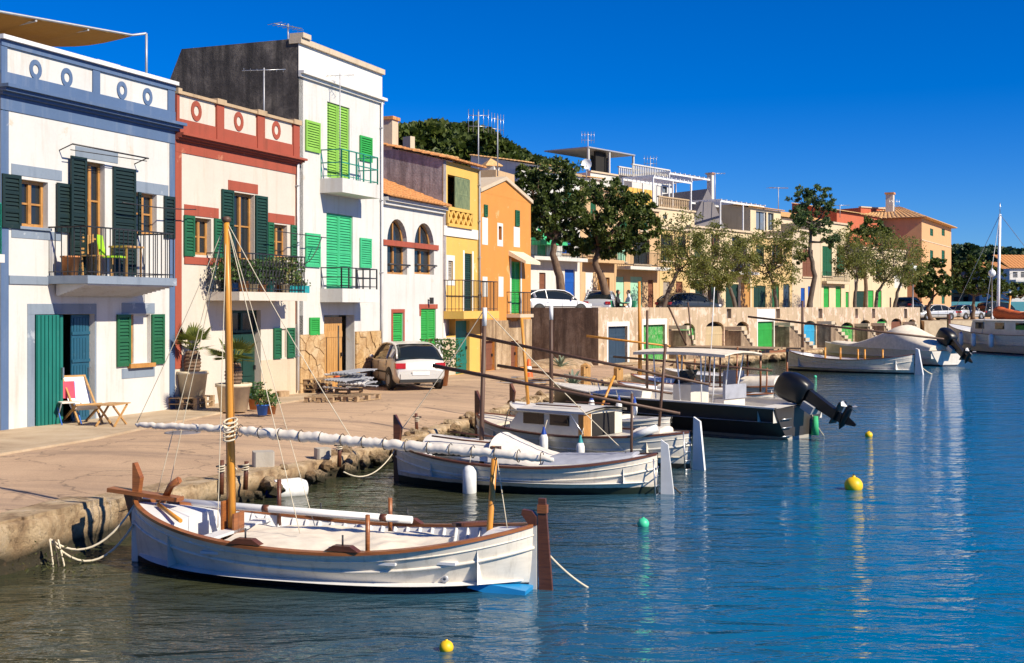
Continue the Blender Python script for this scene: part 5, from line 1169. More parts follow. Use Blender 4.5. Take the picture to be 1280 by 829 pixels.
# stem post with carved head, stern post knob
m = MB(); m.prism([(-.03, 0, .66), (.055, 0, .66), (.06, 0, .86), (.085, 0, 1.02), (.0, 0, 1.2), (-.025, 0, 1.2)], (0, -.04, 0), (0, .04, 0)); m.build('stem_head', 'varnish', b1.root); MB().box(-.035, .05, -.04, .04, -.2, .659).build('stem_post', 'boat_white', b1.root)
MB().box(L - .06, L + .035, -.035, .035, -.2, .70).build('stern_post', 'boat_white', b1.root); MB().prism([(L - .05, 0, .70), (L + .03, 0, .70), (L + .03, 0, .80), (L - .02, 0, .86), (L - .13, 0, .87), (L - .14, 0, .82)], (0, -.04, 0), (0, .04, 0)).build('post_head', 'dark_varnish', b1.root)
MB().prism([(L + .0, 0, .045), (L - .70, 0, .13), (L - .72, 0, .05), (L - .02, 0, -.10)], (0, -.34, 0), (0, .34, 0)).build('skeg_plate', 'boat_blue', b1.root)
ru = MB().prism([(L + .06, 0, -.25), (L + .22, 0, -.25), (L + .205, 0, .05), (L + .15, 0, .72), (L + .13, 0, 1.0), (L + .05, 0, 1.0), (L + .045, 0, .7)], (0, -.025, 0), (0, .025, 0)).build('rudder', 'dark_varnish', b1.root)
MB().box(L + .04, L + .15, -.035, .035, .84, .93).build('rudder_strap', 'varnish', ru)
# bowsprit plank
bs = [b1.local(137, 617, b1.Y(0) + .2), b1.local(213, 628, b1.Y(.06))]
MB().bar((-.36, .0, .86), (.62, .0, .78), .16, .05).build('bowsprit', 'varnish', b1.root); MB().prism([(-.16, 0, .83), (-.02, 0, .83), (-.02, 0, .35)], (0, -.03, 0), (0, .03, 0)).build('knee', 'dark_varnish', b1.root)
# mast
tm = .262; Ym = b1.Y(tm); mb_ = b1.local(291, 668, Ym); mt = b1.local(283, 276, Ym)
mast = b1.tube('mast', [(L * tm, 0, .1), mb_.lerp(mt, .3), mb_.lerp(mt, .7), mt], [.050, .048, .043, .034], 'mast_wood', 12)
MB().box(L * tm - .09, L * tm + .09, -.8, .8, .43, .465).build('mast_thwart', 'boat_inside', b1.root); MB().box(L * tm - .09, L * tm - .065, -.12, .12, .1, .80).build('mast_step', 'varnish', b1.root); MB().box(L * tm + .065, L * tm + .09, -.12, .12, .1, .66).build('mast_step', 'varnish', b1.root)
b1.tube('halyard_pole', [(L * tm - .10, .09, .3), mt + Vector((-.03, .03, -.5))], [.022, .018], 'dark_mast')
MB().lathe([(.038, 0), (.055, .02), (.055, .05), (.03, .07)], 10, mt - Vector((0, 0, .02))).build('mast_cap', 'dark_mast', mast)
# yard with the rolled sail lying across, lashed to the mast
ya = b1.local(170, 531, Ym + .35); ym = b1.local(288, 537, Ym - .12); yb = b1.local(692, 574, Ym - 1.35)
furled('rolled_sail', b1, ya, ym + Vector((.0, 0, 0)), .034, .045, seed=2); sail = furled('rolled_sail', b1, ym + Vector((.12, 0, -.01)), yb, .066, .046, n=110, seed=5)
for i in range(15):
    t = (i + .5) / 15; p = ym.lerp(yb, t); MB().tube([p + Vector((0, .07 * math.cos(a), .07 * math.sin(a))) for a in np.linspace(0, 6.283, 10)], .006, 4).build('lashing', 'dark_rope', sail)
for k in range(5): MB().tube([ym + Vector((.075 * math.cos(a), .09 * math.sin(a), .05 * k - .1 + .03 * math.sin(a))) for a in np.linspace(0, 6.283, 12)], .011, 5).build('lashing', 'rope', mast)
# long white spar along the far side, and the aft post
s0, s1 = b1.local(180, 624, b1.Y(.05) + .55), b1.local(515, 650, b1.Y(.68) + .62)
b1.tube('awning_spar', [s0, s1], .045, 'white_paint', 10)
for t in (.47, .9): p = s0.lerp(s1, t); MB().tube([p + (s1 - s0) * -.012, p + (s1 - s0) * .012], .047, 10).build('spar_band', 'dark_varnish', b1.root)
tp = .868; q0, q1 = b1.local(611, 676, b1.Y(tp)), b1.local(619, 558, b1.Y(tp)); ap_ = b1.tube('aft_post', [(q0.x, q0.y, .3), q0, q1], .036, 'mast_wood', 10); MB().box(q1.x - .05, q1.x + .06, q1.y - .04, q1.y + .04, q1.z - .09, q1.z).build('post_cap', 'dark_mast', ap_)
for px, t in ((467, .585),): p = b1.local(467, 690, b1.Y(t) - .75); b1.tube('thole_post', [(p.x, -.80, .3), (p.x, -.80, .86)], .028, 'varnish', 6)
b1.tube('thole_post', [(L * .60, .74, .3), (L * .60, .74, .80)], .028, 'varnish', 6); b1.tube('thole_post', [(L * .30, .80, .3), (L * .30, .80, .95)], .03, 'dark_varnish', 6)
for t in (.40, .63):
    for sd in (-1, 1): MB().prism([(L * t - .2, 0, 0), (L * t - .1, 0, .06), (L * t + .1, 0, .06), (L * t + .2, 0, 0)], (0, sd * (b1.half(t) - .08), b1.sheer(t) + .029), (0, sd * (b1.half(t) + .02), b1.sheer(t) + .029)).build('oarlock_pad', 'dark_varnish', b1.root); b1.tube('thole_pin', [(L * t, sd * (b1.half(t) - .03), b1.sheer(t) + .05), (L * t, sd * (b1.half(t) - .03), b1.sheer(t) + .2)], .011, 'iron', 5)
for t in (.3, .5, .72, .84): b1.thwart(t, .36)
# tarpaulin spread over the middle of the boat
m = MB(); rows = []; R = random.Random(4)
for i in range(41):
    t = lerp(.30, .80, i / 40); row = []
    for k in range(17):
        q = lerp(-.93, .55, k / 16); z = .43 + .04 * math.cos(q * 1.5) + mnoise.noise(Vector((i * .13 + k * .1, k * .16, 2))) * .05 + mnoise.noise(Vector((i * .33 - k * .2, k * .3, 7))) * .022
        row.append((L * t, q * (b1.half(t) - .09), z))
    rows.append(row)
m.grid(rows, False, True, True); m.build('tarpaulin', 'canvas_cream', b1.root)
m = MB(); m.tube([(L * .08, .0, .78), (L * .10, -.02, .95), (L * .125, -.05, 1.02)], .045, 6); m.build('cleat', 'varnish', b1.root); b1.tube('oar_handle', [(L * .075, -.1, .72), (L * .2, -.62, .64)], .025, 'mast_wood')
MB().bar((L * .80, .2, .62), (L * .86, .55, .60), .10, .04).build('tiller', 'dark_varnish', b1.root)
MB().lathe([(.018, 0), (.045, 0), (.045, .03), (.018, .03)], 10, (L * .83, -b1.sec(.83, .55)[0] - .02, b1.sec(.83, .55)[1]), 'y').build('exhaust_port', 'grey_metal', b1.root)
for a, b, sg, mt_ in ((mt, b1.local(375, 830 - 163, Ym - .6), .0, 'rope'), (mt, (L * .06, 0, .85), .0, 'rope'), (mt, b1.local(272, 660, Ym - .4), .0, 'rope'), (mt, b1.local(205, 640, Ym + .5), 0, 'rope'), (mt, b1.local(400, 680, Ym + .4), .0, 'rope'), (q1, b1.local(634, 660, b1.Y(.9) - .2), .0, 'rope'), (mt, ya, .05, 'rope'), (mt, ym.lerp(yb, .4), .05, 'rope')):
    b1.tube('stay', rope_pts(a, b, sg), .0055, mt_, 4)
# mooring ropes
mr = on(62, 676, .3); e = b1.Mi @ Vector((mr.x, mr.y, .32))
for a, sg in (((.05, -.1, .70), .30), ((.0, -.05, .45), .35)): b1.tube('mooring_rope', rope_pts(e, a, sg), .014, 'rope', 5)
for k in range(3): b1.tube('mooring_rope', rope_pts(e + Vector((.06 * k, 0, 0)), e + Vector((.1 + .09 * k, -.03, -.5)), -.02, 5), .012, 'dark_rope' if k == 1 else 'rope', 5)
sw = on(737, 736, -.02); b1.tube('mooring_rope', rope_pts((L + .1, 0, .45), b1.Mi @ sw, .04), .013, 'rope', 5)
# --- second llaut with canvas covered cabin
b2 = Boat('wooden_boat', 'white wooden boat with low canvas covered cabin and dark mast', (496, 601), (822, 617), 1.95, (.68, .46, .66), .32)
b2.hull('hull_white_green', rail='dark_varnish', floor=.2, foredeck=.2, aftdeck=.1, rib=False); L = b2.L
MB().prism([(-.04, 0, -.1), (.06, 0, -.1), (.06, 0, .7), (.10, 0, .95), (-.02, 0, 1.18), (-.05, 0, 1.18)], (0, -.045, 0), (0, .045, 0)).build('stem_post', 'dark_varnish', b2.root)
def loft_cover(b, t0, t1, prof, mat, name, n=24, wk=.86, seed=3, base=.02):
    """a rounded cover: prof(u) gives height above the rail along its length"""
    m = MB(); rows = []
    for i in range(n + 1):
        u = i / n; t = lerp(t0, t1, u); w = (b.half(t) - .02) * wk; hgt = prof(u); zb = b.sheer(t) + base; row = []
        for k in range(13):
            a = math.pi * k / 12; row.append((b.L * t, -w * math.cos(a) * (1 if abs(math.cos(a)) > .99 else 1), zb + hgt * math.sin(a) ** .6 + mnoise.noise(Vector((i * .5, k * .5, seed))) * .012))
        rows.append(row)
    m.grid(rows, False, True); m.poly(rows[0][::-1]); m.poly(rows[-1]); return m.build(name, mat, b.root)
loft_cover(b2, .14, .50, lambda u: .26 + .02 * u, 'boat_white', 'cabin', wk=.70)
for sd in (-1, 1): MB().tube([(L * t, sd * .42, b2.sheer(t) + .31) for t in (.18, .3, .46)], .016, 5).build('grab_rail', 'dark_varnish', b2.root); MB().box(L * .2, L * .44, sd * .62, sd * .635, .56, .66).build('cabin_window', 'car_glass', b2.root)
def hood(u): return .10 + .42 * math.sin(math.pi * min(1, .35 + u * .65)) if u < .9 else .08
loft_cover(b2, .42, .66, lambda u: max(.05, .44 * (1 - u) ** 1.15), 'canvas', 'spray_hood', wk=.76)
loft_cover(b2, .62, .92, lambda u: .09 - .03 * u, 'tarp_grey', 'boat_cover', wk=.8)
ru = MB().prism([(L + .06, 0, -.2), (L + .30, 0, -.2), (L + .18, 0, .82), (L + .06, 0, .9)], (0, -.03, 0), (0, .03, 0)).build('rudder', 'white_paint', b2.root)
for y in (-.12, .12): b2.tube('ladder', [(L + .02, y * .9 - .12, -.1), (L - .02, y * .9 - .12, .6)], .014, 'steel', 5)
for k in range(4): b2.tube('ladder_rung', [(L + .015, -.23, .0 + .15 * k), (L + .015, -.01, .0 + .15 * k)], .012, 'steel', 5)
tm = .33; Ym = b2.Y(tm); m0, m1 = b2.local(602, 540, Ym), b2.local(606, 386, Ym); mast = b2.tube('mast', [(m0.x, m0.y, .2), m0, m1], [.046, .044, .036], 'dark_mast', 10); b2.tube('mast_tip', [m0.lerp(m1, .86), m1 + Vector((0, 0, .02))], .041, 'white_paint', 10, mast)
y0, y1 = b2.local(541, 457, Ym - .15), b2.local(850, 517, Ym - 1.4); b2.tube('yard', [y0, y1], [.036, .024], 'dark_mast', 8)
p0 = b2.local(789, 585, b2.Y(.88)); b2.tube('aft_post', [(p0.x, p0.y, .3), b2.local(790, 492, b2.Y(.88))], .024, 'dark_mast', 8)
for k, (px, t) in enumerate(((591, .22),)): p = b2.local(591, 568, b2.Y(.24) - .95); b2.fender((p.x, -b2.half(.24) - .12, .47), .56, .12, None)
b2.tube('mooring_rope', rope_pts((.05, -.06, .62), (L * .36, -b2.half(.36) - .02, .25), .10), .011, 'rope', 5)
b2.tube('mooring_rope', rope_pts((.0, 0, .6), b2.Mi @ on(430, 590, .5), .25), .011, 'rope', 5); b2.tube('mooring_rope', rope_pts((L + .1, 0, .3), b2.Mi @ on(854, 619, -.03), .02), .016, 'dark_rope', 5)
b2.tube('stay', rope_pts(m1, (0, 0, .8), .05), .008, 'rope', 4); b2.tube('stay', rope_pts(m1, (L * .9, 0, .6), .05), .008, 'rope', 4)
# --- third boat with windowed cabin
b3 = Boat('cabin_boat', 'cream cabin boat with dark side windows and wooden cabin door', (-0.75, 27.2, 0), (863, 586), 2.1, (.80, .56, .70), .35)
b3.hull('hull_cream', rail='dark_varnish', floor=.22, foredeck=.2, aftdeck=.12, rib=False, deck_mat='boat_cream'); L = b3.L
MB().prism([(-.04, 0, -.1), (.06, 0, -.1), (.06, 0, .8), (.1, 0, 1.05), (-.02, 0, 1.28), (-.05, 0, 1.28)], (0, -.045, 0), (0, .045, 0)).build('stem_post', 'dark_varnish', b3.root)
def cabin(b, t0, t1, w, h, mat, roof, wins, door=None, rake=.18):
    x0, x1 = b.L * t0, b.L * t1; z0 = b.sheer((t0 + t1) / 2) - .05; m = MB()
    pf = [(x0, 0, z0), (x1, 0, z0), (x1, 0, z0 + h), (x0 + rake * 1.6, 0, z0 + h), (x0 + .02, 0, z0 + h * .35)]; m.prism(pf, (0, -w, 0), (0, w, 0)); c = m.build('cabin', mat, b.root)
    m = MB(); rows = [[(lerp(x0 + rake * 1.3, x1 + .08, i / 6), (w + .06) * q, z0 + h + .01 + .07 * (1 - q * q)) for q in (-1, -.5, 0, .5, 1)] for i in range(7)]; m.grid(rows, False, True, True); m.grid([[(p[0], p[1], p[2] - .045) for p in r] for r in rows], False, True); e = [(r[0], r[-1]) for r in rows]
    for r0, r1 in zip(rows, rows[1:]):
        for k in (0, -1): m.quad(r0[k], r1[k], (r1[k][0], r1[k][1], r1[k][2] - .045), (r0[k][0], r0[k][1], r0[k][2] - .045))
    m.build('cabin_roof', roof, b.root)
    for a, bb in wins:
        for sd in (-1, 1): MB().box(lerp(x0, x1, a), lerp(x0, x1, bb), sd * (w - .002), sd * (w + .012), z0 + h * .42, z0 + h * .86).build('cabin_window', 'car_glass', b.root)
    if door: MB().box(x1 - .11, x1 + .015, -w - .012, -w + .25, z0 + .02, z0 + h - .003).build('cabin_door_frame', 'window_wood', b.root); MB().box(x1 - .002, x1 + .02, -w + .3, w - .3, z0, z0 + h * .9).build('cabin_door', 'dark_void', b.root)
    for sd in (-1, 1): MB().tube([(lerp(x0, x1, .3), sd * w * .75, z0 + h + .09), (lerp(x0, x1, .9), sd * w * .75, z0 + h + .09)], .014, 5).build('grab_rail', 'dark_varnish', b.root)
    return c
cabin(b3, .27, .62, .70, .50, 'boat_cream', 'boat_white', [(.2, .48), (.56, .82)], True)
MB().prism([(L + .06, 0, -.2), (L + .34, 0, -.2), (L + .22, 0, .92), (L + .08, 0, 1.0)], (0, -.03, 0), (0, .03, 0)).build('rudder', 'white_paint', b3.root)
for k in range(4): b3.tube('ladder_rung', [(L + .015, -.23, .0 + .17 * k), (L + .015, -.01, .0 + .17 * k)], .012, 'steel', 5)
for y in (-.23, -.01): b3.tube('ladder', [(L + .02, y, -.1), (L - .02, y, .72)], .014, 'steel', 5)
tm = .26; Ym = b3.Y(tm); m0, m1 = b3.local(689, 515, b3.Y(.36)), b3.local(689, 384, b3.Y(.36)); mast = b3.tube('mast', [(m0.x, m0.y, .7), m1], [.046, .036], 'dark_mast', 10); b3.tube('mast_tip', [m0.lerp(m1, .88), m1 + Vector((0, 0, .02))], .041, 'white_paint', 10, mast)
b3.tube('yard', [b3.local(583, 418, b3.Y(.36) + .6), b3.local(887, 481, b3.Y(.36) - 1.9)], [.038, .026], 'dark_mast', 8)
for t, cp in ((.50, 'fender_blue'), (.66, 'teal_pot')): b3.fender((L * t, -b3.half(t) - .1, b3.sheer(t) + .05 if t < .6 else .5), .48, .085, cp)
b3.tube('fender', [(L * .84, -b3.half(.84) - .02, .62), (L * .92, -b3.half(.92) - .05, .80)], .07, 'fender_white', 8); m = MB(); b3.tube('side_rail', [(L * .28, -.95, .6), (L * .3, -.93, 1.0), (L * .6, -.98, .98), (L * .66, -1.0, .62)], .014, 'steel', 6)
b3.tube('aft_post', [(L * .86, 0, .3), b3.local(832, 430, b3.Y(.86))], .03, 'dark_mast', 8); MB().box(L * .64, L * .8, -.5, .55, .2, .52).build('engine_box', 'boat_cream', b3.root); loft_cover(b3, .8, .9, lambda u: .12, 'canvas', 'sail_bundle', wk=.5)
# --- low boat between the cabin boat and the dark motorboat
b4 = Boat('wooden_boat', 'white open boat with blue tipped fenders beside the dark motorboat', (0.0, 31.0, 0), (3.5, 27.5, 0), 1.9, (.75, .52, .66), .3)
b4.hull('hull_white', rail='boat_white', floor=.15, foredeck=.2, aftdeck=.1, rib=False); L = b4.L
MB().prism([(-.04, 0, -.1), (.06, 0, -.1), (.06, 0, .8), (.1, 0, 1.0), (-.02, 0, 1.2), (-.05, 0, 1.2)], (0, -.04, 0), (0, .04, 0)).build('stem_post', 'dark_varnish', b4.root)
for t in (.35, .52, .62): b4.fender((L * t, b4.half(t) + .1, .86), .34, .075)
for t in (.4, .6, .8): b4.thwart(t, .4, .26)
Ym = b4.Y(.12); b4.tube('mast', [(L * .12, 0, .4), b4.local(652, 398, Ym)], [.045, .038], 'mast_wood', 10); b4.tube('yard', [b4.local(622, 457, Ym + .4), b4.local(840, 492, Ym - 1.6)], [.04, .028], 'dark_mast', 8); loft_cover(b4, .3, .75, lambda u: .10, 'canvas', 'sail_bundle', wk=.3)
b4.tube('aft_post', [(L * .62, -.5, .3), b4.local(768, 470, b4.Y(.62))], .03, 'mast_wood', 8)
# --- dark motorboat with outboard and sun top
b5 = Boat('motorboat', 'dark hulled centre console motorboat with white deck and big black outboard', (1.2, 35.0, 0), (1000, 548), 2.45, (.98, .80, .76), .3, double=False, cat='motorboat')
b5.hull('hull_black', inside='boat_white', rail='boat_white', floor=.42, foredeck=.34, aftdeck=.06, rib=False, deck_mat='boat_white', strake=False, rail_r=.04); L = b5.L
def outboard(b, x, z, k=1.0, tilt=62, parent=None, y=0):
    """engine tilted up: cowl, leg, gearcase with propeller"""
    e = MB(); M = Matrix.Translation((x, y, z)) @ Matrix.Rotation(math.radians(-tilt), 4, 'Y') @ Matrix.Scale(k, 4)
    def xf(mb): mb.v = [tuple(M @ Vector(p)) for p in mb.v]; return mb
    m = MB(); rows = []
    for zz, hx, hy, ox in ((.0, .17, .15, .1), (.05, .27, .21, .1), (.3, .33, .25, .08), (.55, .33, .25, .05), (.72, .28, .21, .02), (.80, .16, .12, .0), (.82, .02, .02, .0)):
        rows.append([(ox + hx * math.copysign(abs(math.cos(a)) ** .55, math.cos(a)), hy * math.copysign(abs(math.sin(a)) ** .55, math.sin(a)), zz) for a in np.linspace(0, 6.283, 20, endpoint=False)])
    m.grid(rows, True, True); eng = xf(m).build('outboard_cowl', 'black_plastic', b.root)
    xf(MB().prism([(-.05, 0, .02), (.26, 0, .02), (.20, 0, -.75), (.24, 0, -.80), (-.02, 0, -.80), (-.02, 0, -.6)], (0, -.08, 0), (0, .08, 0))).build('leg', 'black_plastic', eng)
    xf(MB().prism([(-.12, 0, -.80), (.42, 0, -.80), (.42, 0, -.83), (-.12, 0, -.83)], (0, -.14, 0), (0, .14, 0))).build('cavitation_plate', 'black_plastic', eng)
    xf(MB().lathe([(.01, -.25), (.07, -.12), (.085, .1), (.075, .28), (.05, .34)], 10, (.1, 0, -1.02), 'x')).build('gearcase', 'black_plastic', eng)
    xf(MB().prism([(-.04, 0, -.8), (.2, 0, -.8), (.18, 0, -1.0), (.0, 0, -1.0)], (0, -.04, 0), (0, .04, 0))).build('strut', 'black_plastic', eng); xf(MB().prism([(.0, 0, -1.05), (.22, 0, -1.05), (.16, 0, -1.32), (.1, 0, -1.32)], (0, -.015, 0), (0, .015, 0))).build('skeg', 'black_plastic', eng)
    for i in range(3):
        a = i * 2.094; xf(MB().add([(.40, .05 * math.cos(a), -1.02 + .05 * math.sin(a)), (.46, .2 * math.cos(a - .4), -1.02 + .2 * math.sin(a - .4)), (.44, .22 * math.cos(a), -1.02 + .22 * math.sin(a)), (.38, .2 * math.cos(a + .4), -1.02 + .2 * math.sin(a + .4))], [(0, 1, 2, 3)])).build('propeller_blade', 'grey_metal', eng)
    xf(MB().box(-.18, .0, -.2, .2, -.35, -.05)).build('bracket', 'grey_metal', eng); return eng
outboard(b5, L + .16, .93, 1.05, 62)
MB().box(L - .7, L - .35, -.9, .9, .42, .72).build('aft_bench', 'boat_white', b5.root); MB().box(L * .60 - .3, L * .60 + .25, -.38, .38, .42, 1.15).build('console', 'boat_white', b5.root); MB().prism([(L * .6 - .32, 0, 1.16), (L * .6 - .1, 0, 1.5), (L * .6 - .06, 0, 1.5), (L * .6 - .22, 0, 1.16)], (0, -.36, 0), (0, .36, 0)).build('windscreen', 'car_glass', b5.root)
MB().box(L * .74 - .2, L * .74 + .2, -.45, .45, .42, .85).build('helm_seat', 'canvas', b5.root); MB().box(L * .74 + .16, L * .74 + .24, -.45, .45, .851, 1.2).build('seat_back', 'tarp_grey', b5.root)
# sun top on white posts
zt = 1.95; c0, c1 = L * .44, L * .80; m = MB(); rows = [[(lerp(c0, c1, i / 8), 0.8 * q, zt + .07 * (1 - q * q) + .04 * math.sin(i * math.pi / 8)) for q in (-1, -.5, 0, .5, 1)] for i in range(9)]; m.grid(rows, False, True, True); m.grid([[(p[0], p[1], p[2] - .035) for p in r] for r in rows], False, True)
for r0, r1 in zip(rows, rows[1:]):
    for k in (0, -1): m.quad(r0[k], r1[k], (r1[k][0], r1[k][1], r1[k][2] - .07), (r0[k][0], r0[k][1], r0[k][2] - .07))
m.poly([rows[0][k] for k in range(5)] + [(p[0], p[1], p[2] - .035) for p in rows[0][::-1]]); m.poly([rows[-1][k] for k in range(5)] + [(p[0], p[1], p[2] - .035) for p in rows[-1][::-1]]); m.build('sun_top', 'canvas_cream', b5.root)
for x, dx in ((L * .50, .05), (L * .60, 0), (L * .68, .1), (L * .72, .2)):
    for y in (-.62, .62): b5.tube('top_post', [(x, y * .7, .42), (x + dx, y, zt - .01)], .02, 'white_metal', 6)
b5.tube('whip_aerial', [(L * .66, .1, 1.2), (L * .68, .1, 3.6)], .012, 'white_metal', 5); b5.tube('bow_rail', [(L * .05, 0, 1.02), (L * .08, -.3, 1.25), (L * .3, -.95, 1.22), (L * .32, -.98, .9)], .015, 'steel', 6)
for k in range(3): b5.tube('ladder_rung', [(L + .05, -.85, .1 + .2 * k), (L + .05, -.45, .1 + .2 * k)], .016, 'steel', 5)
b5.tube('mooring_rope', rope_pts((L, .4, .7), b5.Mi @ on(1030, 545, .0), .06), .014, 'rope', 5); bl = b5.tube('boarding_mat', [(L + .1, .5, .05), (L + .12, .5, .5)], [.10, .06], 'awning_green', 8)
# --- low boat with plank awning behind the motorboat
b6 = Boat('wooden_boat', 'low white boat under a weathered plank awning on brown posts', (4.2, 44.0, 0), (9.1, 39.8, 0), 2.2, (.75, .5, .62), .3)
b6.hull('hull_pale', rail='varnish', floor=.15, foredeck=.2, aftdeck=.1, rib=False); L = b6.L
za = 1.72; aw = [b6.Mi @ Vector((0, 0, 0)), ]
x0, x1 = L * .38, L * .90
for i in range(7): y = lerp(-.85, .75, i / 6); MB().box(x0 + rng.uniform(-.2, .2), x1 + rng.uniform(-.3, .4), y, y + .24, za + rng.uniform(0, .02), za + .06).build('awning_plank', 'pallet_wood', b6.root)
for x in (x0 + .2, (x0 + x1) / 2, x1 - .2): MB().box(x - .04, x + .04, -.9, 1.0, za - .09, za - .002).build('awning_beam', 'varnish', b6.root)
for x in (x0 + .2, (x0 + x1) / 2, x1 - .2):
    for y in (-.85, .9): b6.tube('awning_post', [(x, y, .4), (x, y, za - .09)], .035, 'varnish', 8)
for t in (.3, .5, .7): b6.thwart(t, .4)
Ym = b6.Y(.06); b6.tube('mast', [(L * .06, 0, .4), b6.local(799, 352, Ym)], [.075, .05], 'mast_wood', 10); b6.tube('yard', [b6.local(733, 420, Ym - .2), b6.local(838, 433, Ym - .6)], [.045, .03], 'mast_wood', 8); MB().box(L * .6, L * .68, -.25, .25, .5, 1.0).build('engine_box', 'tarp_grey', b6.root); loft_cover(b6, .72, .9, lambda u: .3, 'canvas', 'boat_cover', wk=.6)
b6.tube('spar', [b6.local(836, 384, Ym - .8), b6.local(858, 432, Ym - 1.0)], .035, 'dark_mast', 6); b6.tube('spar', [b6.local(860, 378, Ym - .6), b6.local(866, 440, Ym - .6)], .03, 'dark_mast', 6)
# --- low boat squeezed between the motorboat and the awning boat
bx = Boat('wooden_boat', 'low white boat with bundled sail squeezed beside the dark motorboat', (3.4, 40.0, 0), (7.6, 36.2, 0), 1.9, (.72, .5, .6), .3)
bx.hull('hull_white', rail='varnish', floor=.15, foredeck=.2, aftdeck=.12, rib=False)
for t in (.35, .55, .75): bx.thwart(t, .4)
loft_cover(bx, .3, .8, lambda u: .16, 'canvas', 'sail_bundle', wk=.3); bx.tube('mast', [(bx.L * .2, 0, .3), (bx.L * .2, .02, 3.0)], [.05, .04], 'dark_mast', 8); bx.tube('yard', [(-.3, .15, 1.5), (bx.L * .98, .1, 1.25)], .035, 'dark_mast', 6)
for t, hh in ((.45, 1.5), (.72, 1.9), (.9, 1.3)): bx.tube('post', [(bx.L * t, .5, .3), (bx.L * t + .05, .5, hh)], .028, 'varnish', 6)
# --- small grey dinghy nearer the landing
b7 = Boat('dinghy', 'small white dinghy between the awning boat and the landing stage', (6.2, 50.5, 0), (10.2, 47.0, 0), 1.7, (.62, .45, .5), .22)
b7.hull('hull_pale', rail='boat_white', floor=.12, rib=False)
for t in (.3, .55, .75): b7.thwart(t, .36)
# --- rowing boat below the blue door
b8 = Boat('wooden_boat', 'white open fishing boat with short brown posts below the boathouse doors', (984, 462), (1143, 468), 2.2, (.98, .62, .92), .3)
b8.hull('hull_white', rail='dark_varnish', floor=.2, foredeck=.15, aftdeck=.1, rib=False); L = b8.L
for t, y in ((.25, .8), (.37, .85), (.62, -.6), (.68, -.7), (.8, -.5)): b8.tube('post', [(L * t, y, .3), (L * t, y, 1.12)], .05, 'mast_wood', 6)
b8.tube('mast', [(L * .13, 0, .3), b8.local(1003, 376, b8.Y(.13))], [.08, .06], 'dark_mast', 8); b8.tube('yard', [b8.local(935, 396, b8.Y(.13) + 1), b8.local(1180, 424, b8.Y(.9) - .3)], .05, 'dark_mast', 6)
for t in (.3, .5, .7): b8.thwart(t, .5)
MB().prism([(L + .05, 0, -.1), (L + .45, 0, -.1), (L + .22, 0, 1.15), (L + .08, 0, 1.2)], (0, -.06, 0), (0, .06, 0)).build('rudder', 'white_paint', b8.root); b8.tube('mooring_rope', rope_pts((L, 0, .7), b8.Mi @ on(1165, 468, 0), .1), .03, 'rope', 5)
# --- covered motorboat
b9 = Boat('motorboat', 'white motorboat under a tented cream cover with tilted black outboard', (1032, 448), (1186, 458), 2.5, (1.0, .85, .8), .3, double=False, cat='motorboat')
b9.hull('hull_pale', inside='boat_white', rail='boat_white', floor=.4, rib=False, strake=False); L = b9.L
loft_cover(b9, .12, .98, lambda u: .14 + 1.15 * max(0, 1 - abs(u - .66) / .42) ** 1.25, 'canvas_cream', 'boat_cover', 30, .98)
outboard(b9, L + .2, 1.15, 1.35, 55)
# --- big white llaut with orange sail cover
b10 = Boat('sailing_boat', 'white cabin sailing boat with orange sail cover and tall pale mast', (1186, 437), (1372, 448), 3.2, (1.9, 1.25, 1.5), .4, cat='sailboat')
b10.hull('hull_white', rail='dark_varnish', floor=.6, foredeck=.2, aftdeck=.2, rib=False); L = b10.L
MB().prism([(-.08, 0, -.1), (.1, 0, -.1), (.1, 0, 1.9), (.12, 0, 2.55), (-.12, 0, 2.6)], (0, -.09, 0), (0, .09, 0)).build('stem_post', 'dark_varnish', b10.root)
cabin(b10, .28, .92, 1.15, 1.0, 'boat_white', 'boat_white', [(.06, .16), (.28, .38), (.5, .6), (.72, .82)])
mp = b10.local(1247, 400, b10.Y(.33)); mtop = b10.local(1250, 268, b10.Y(.33)); mast = b10.tube('mast', [(mp.x, mp.y, 1.2), mtop], [.12, .09], 'white_metal', 10); b10.tube('wind_vane', [mtop, mtop + Vector((0, 0, .8))], .03, 'steel', 4, mast)
for q in ((0, 0, 2.0), (L * .95, 0, 1.7), (L * .4, -1.5, 1.3)): b10.tube('stay', [mtop, q], .025, 'grey_metal', 4)
R = random.Random(9); m = MB(); pts = []; rs = []
for i in range(30): t = i / 29; pts.append((lerp(mp.x + .05, L * .95, t), mp.y, 2.75 - .35 * math.sin(math.pi * min(1, t * 1.7)) * .9 + R.uniform(-.03, .03))); rs.append(lerp(.46, .24, min(1, t * 1.4)) * R.uniform(.88, 1.08))
m.tube(pts, rs, 12); m.build('sail_cover', 'sail_orange', b10.root); b10.tube('boom', [(mp.x, mp.y, 2.35), (L * .97, mp.y, 2.2)], .08, 'mast_wood', 8); b10.tube('boom_gallows', [(L * .38, .6, 1.2), b10.local(1263, 370, b10.Y(.38))], .07, 'mast_wood', 8)
for t, cp in ((.10, None), (.25, 'fender_blue'), (.36, None), (.49, None)): b10.fender((L * t, -b10.half(t) - .18, 1.3), .9, .17, cp)
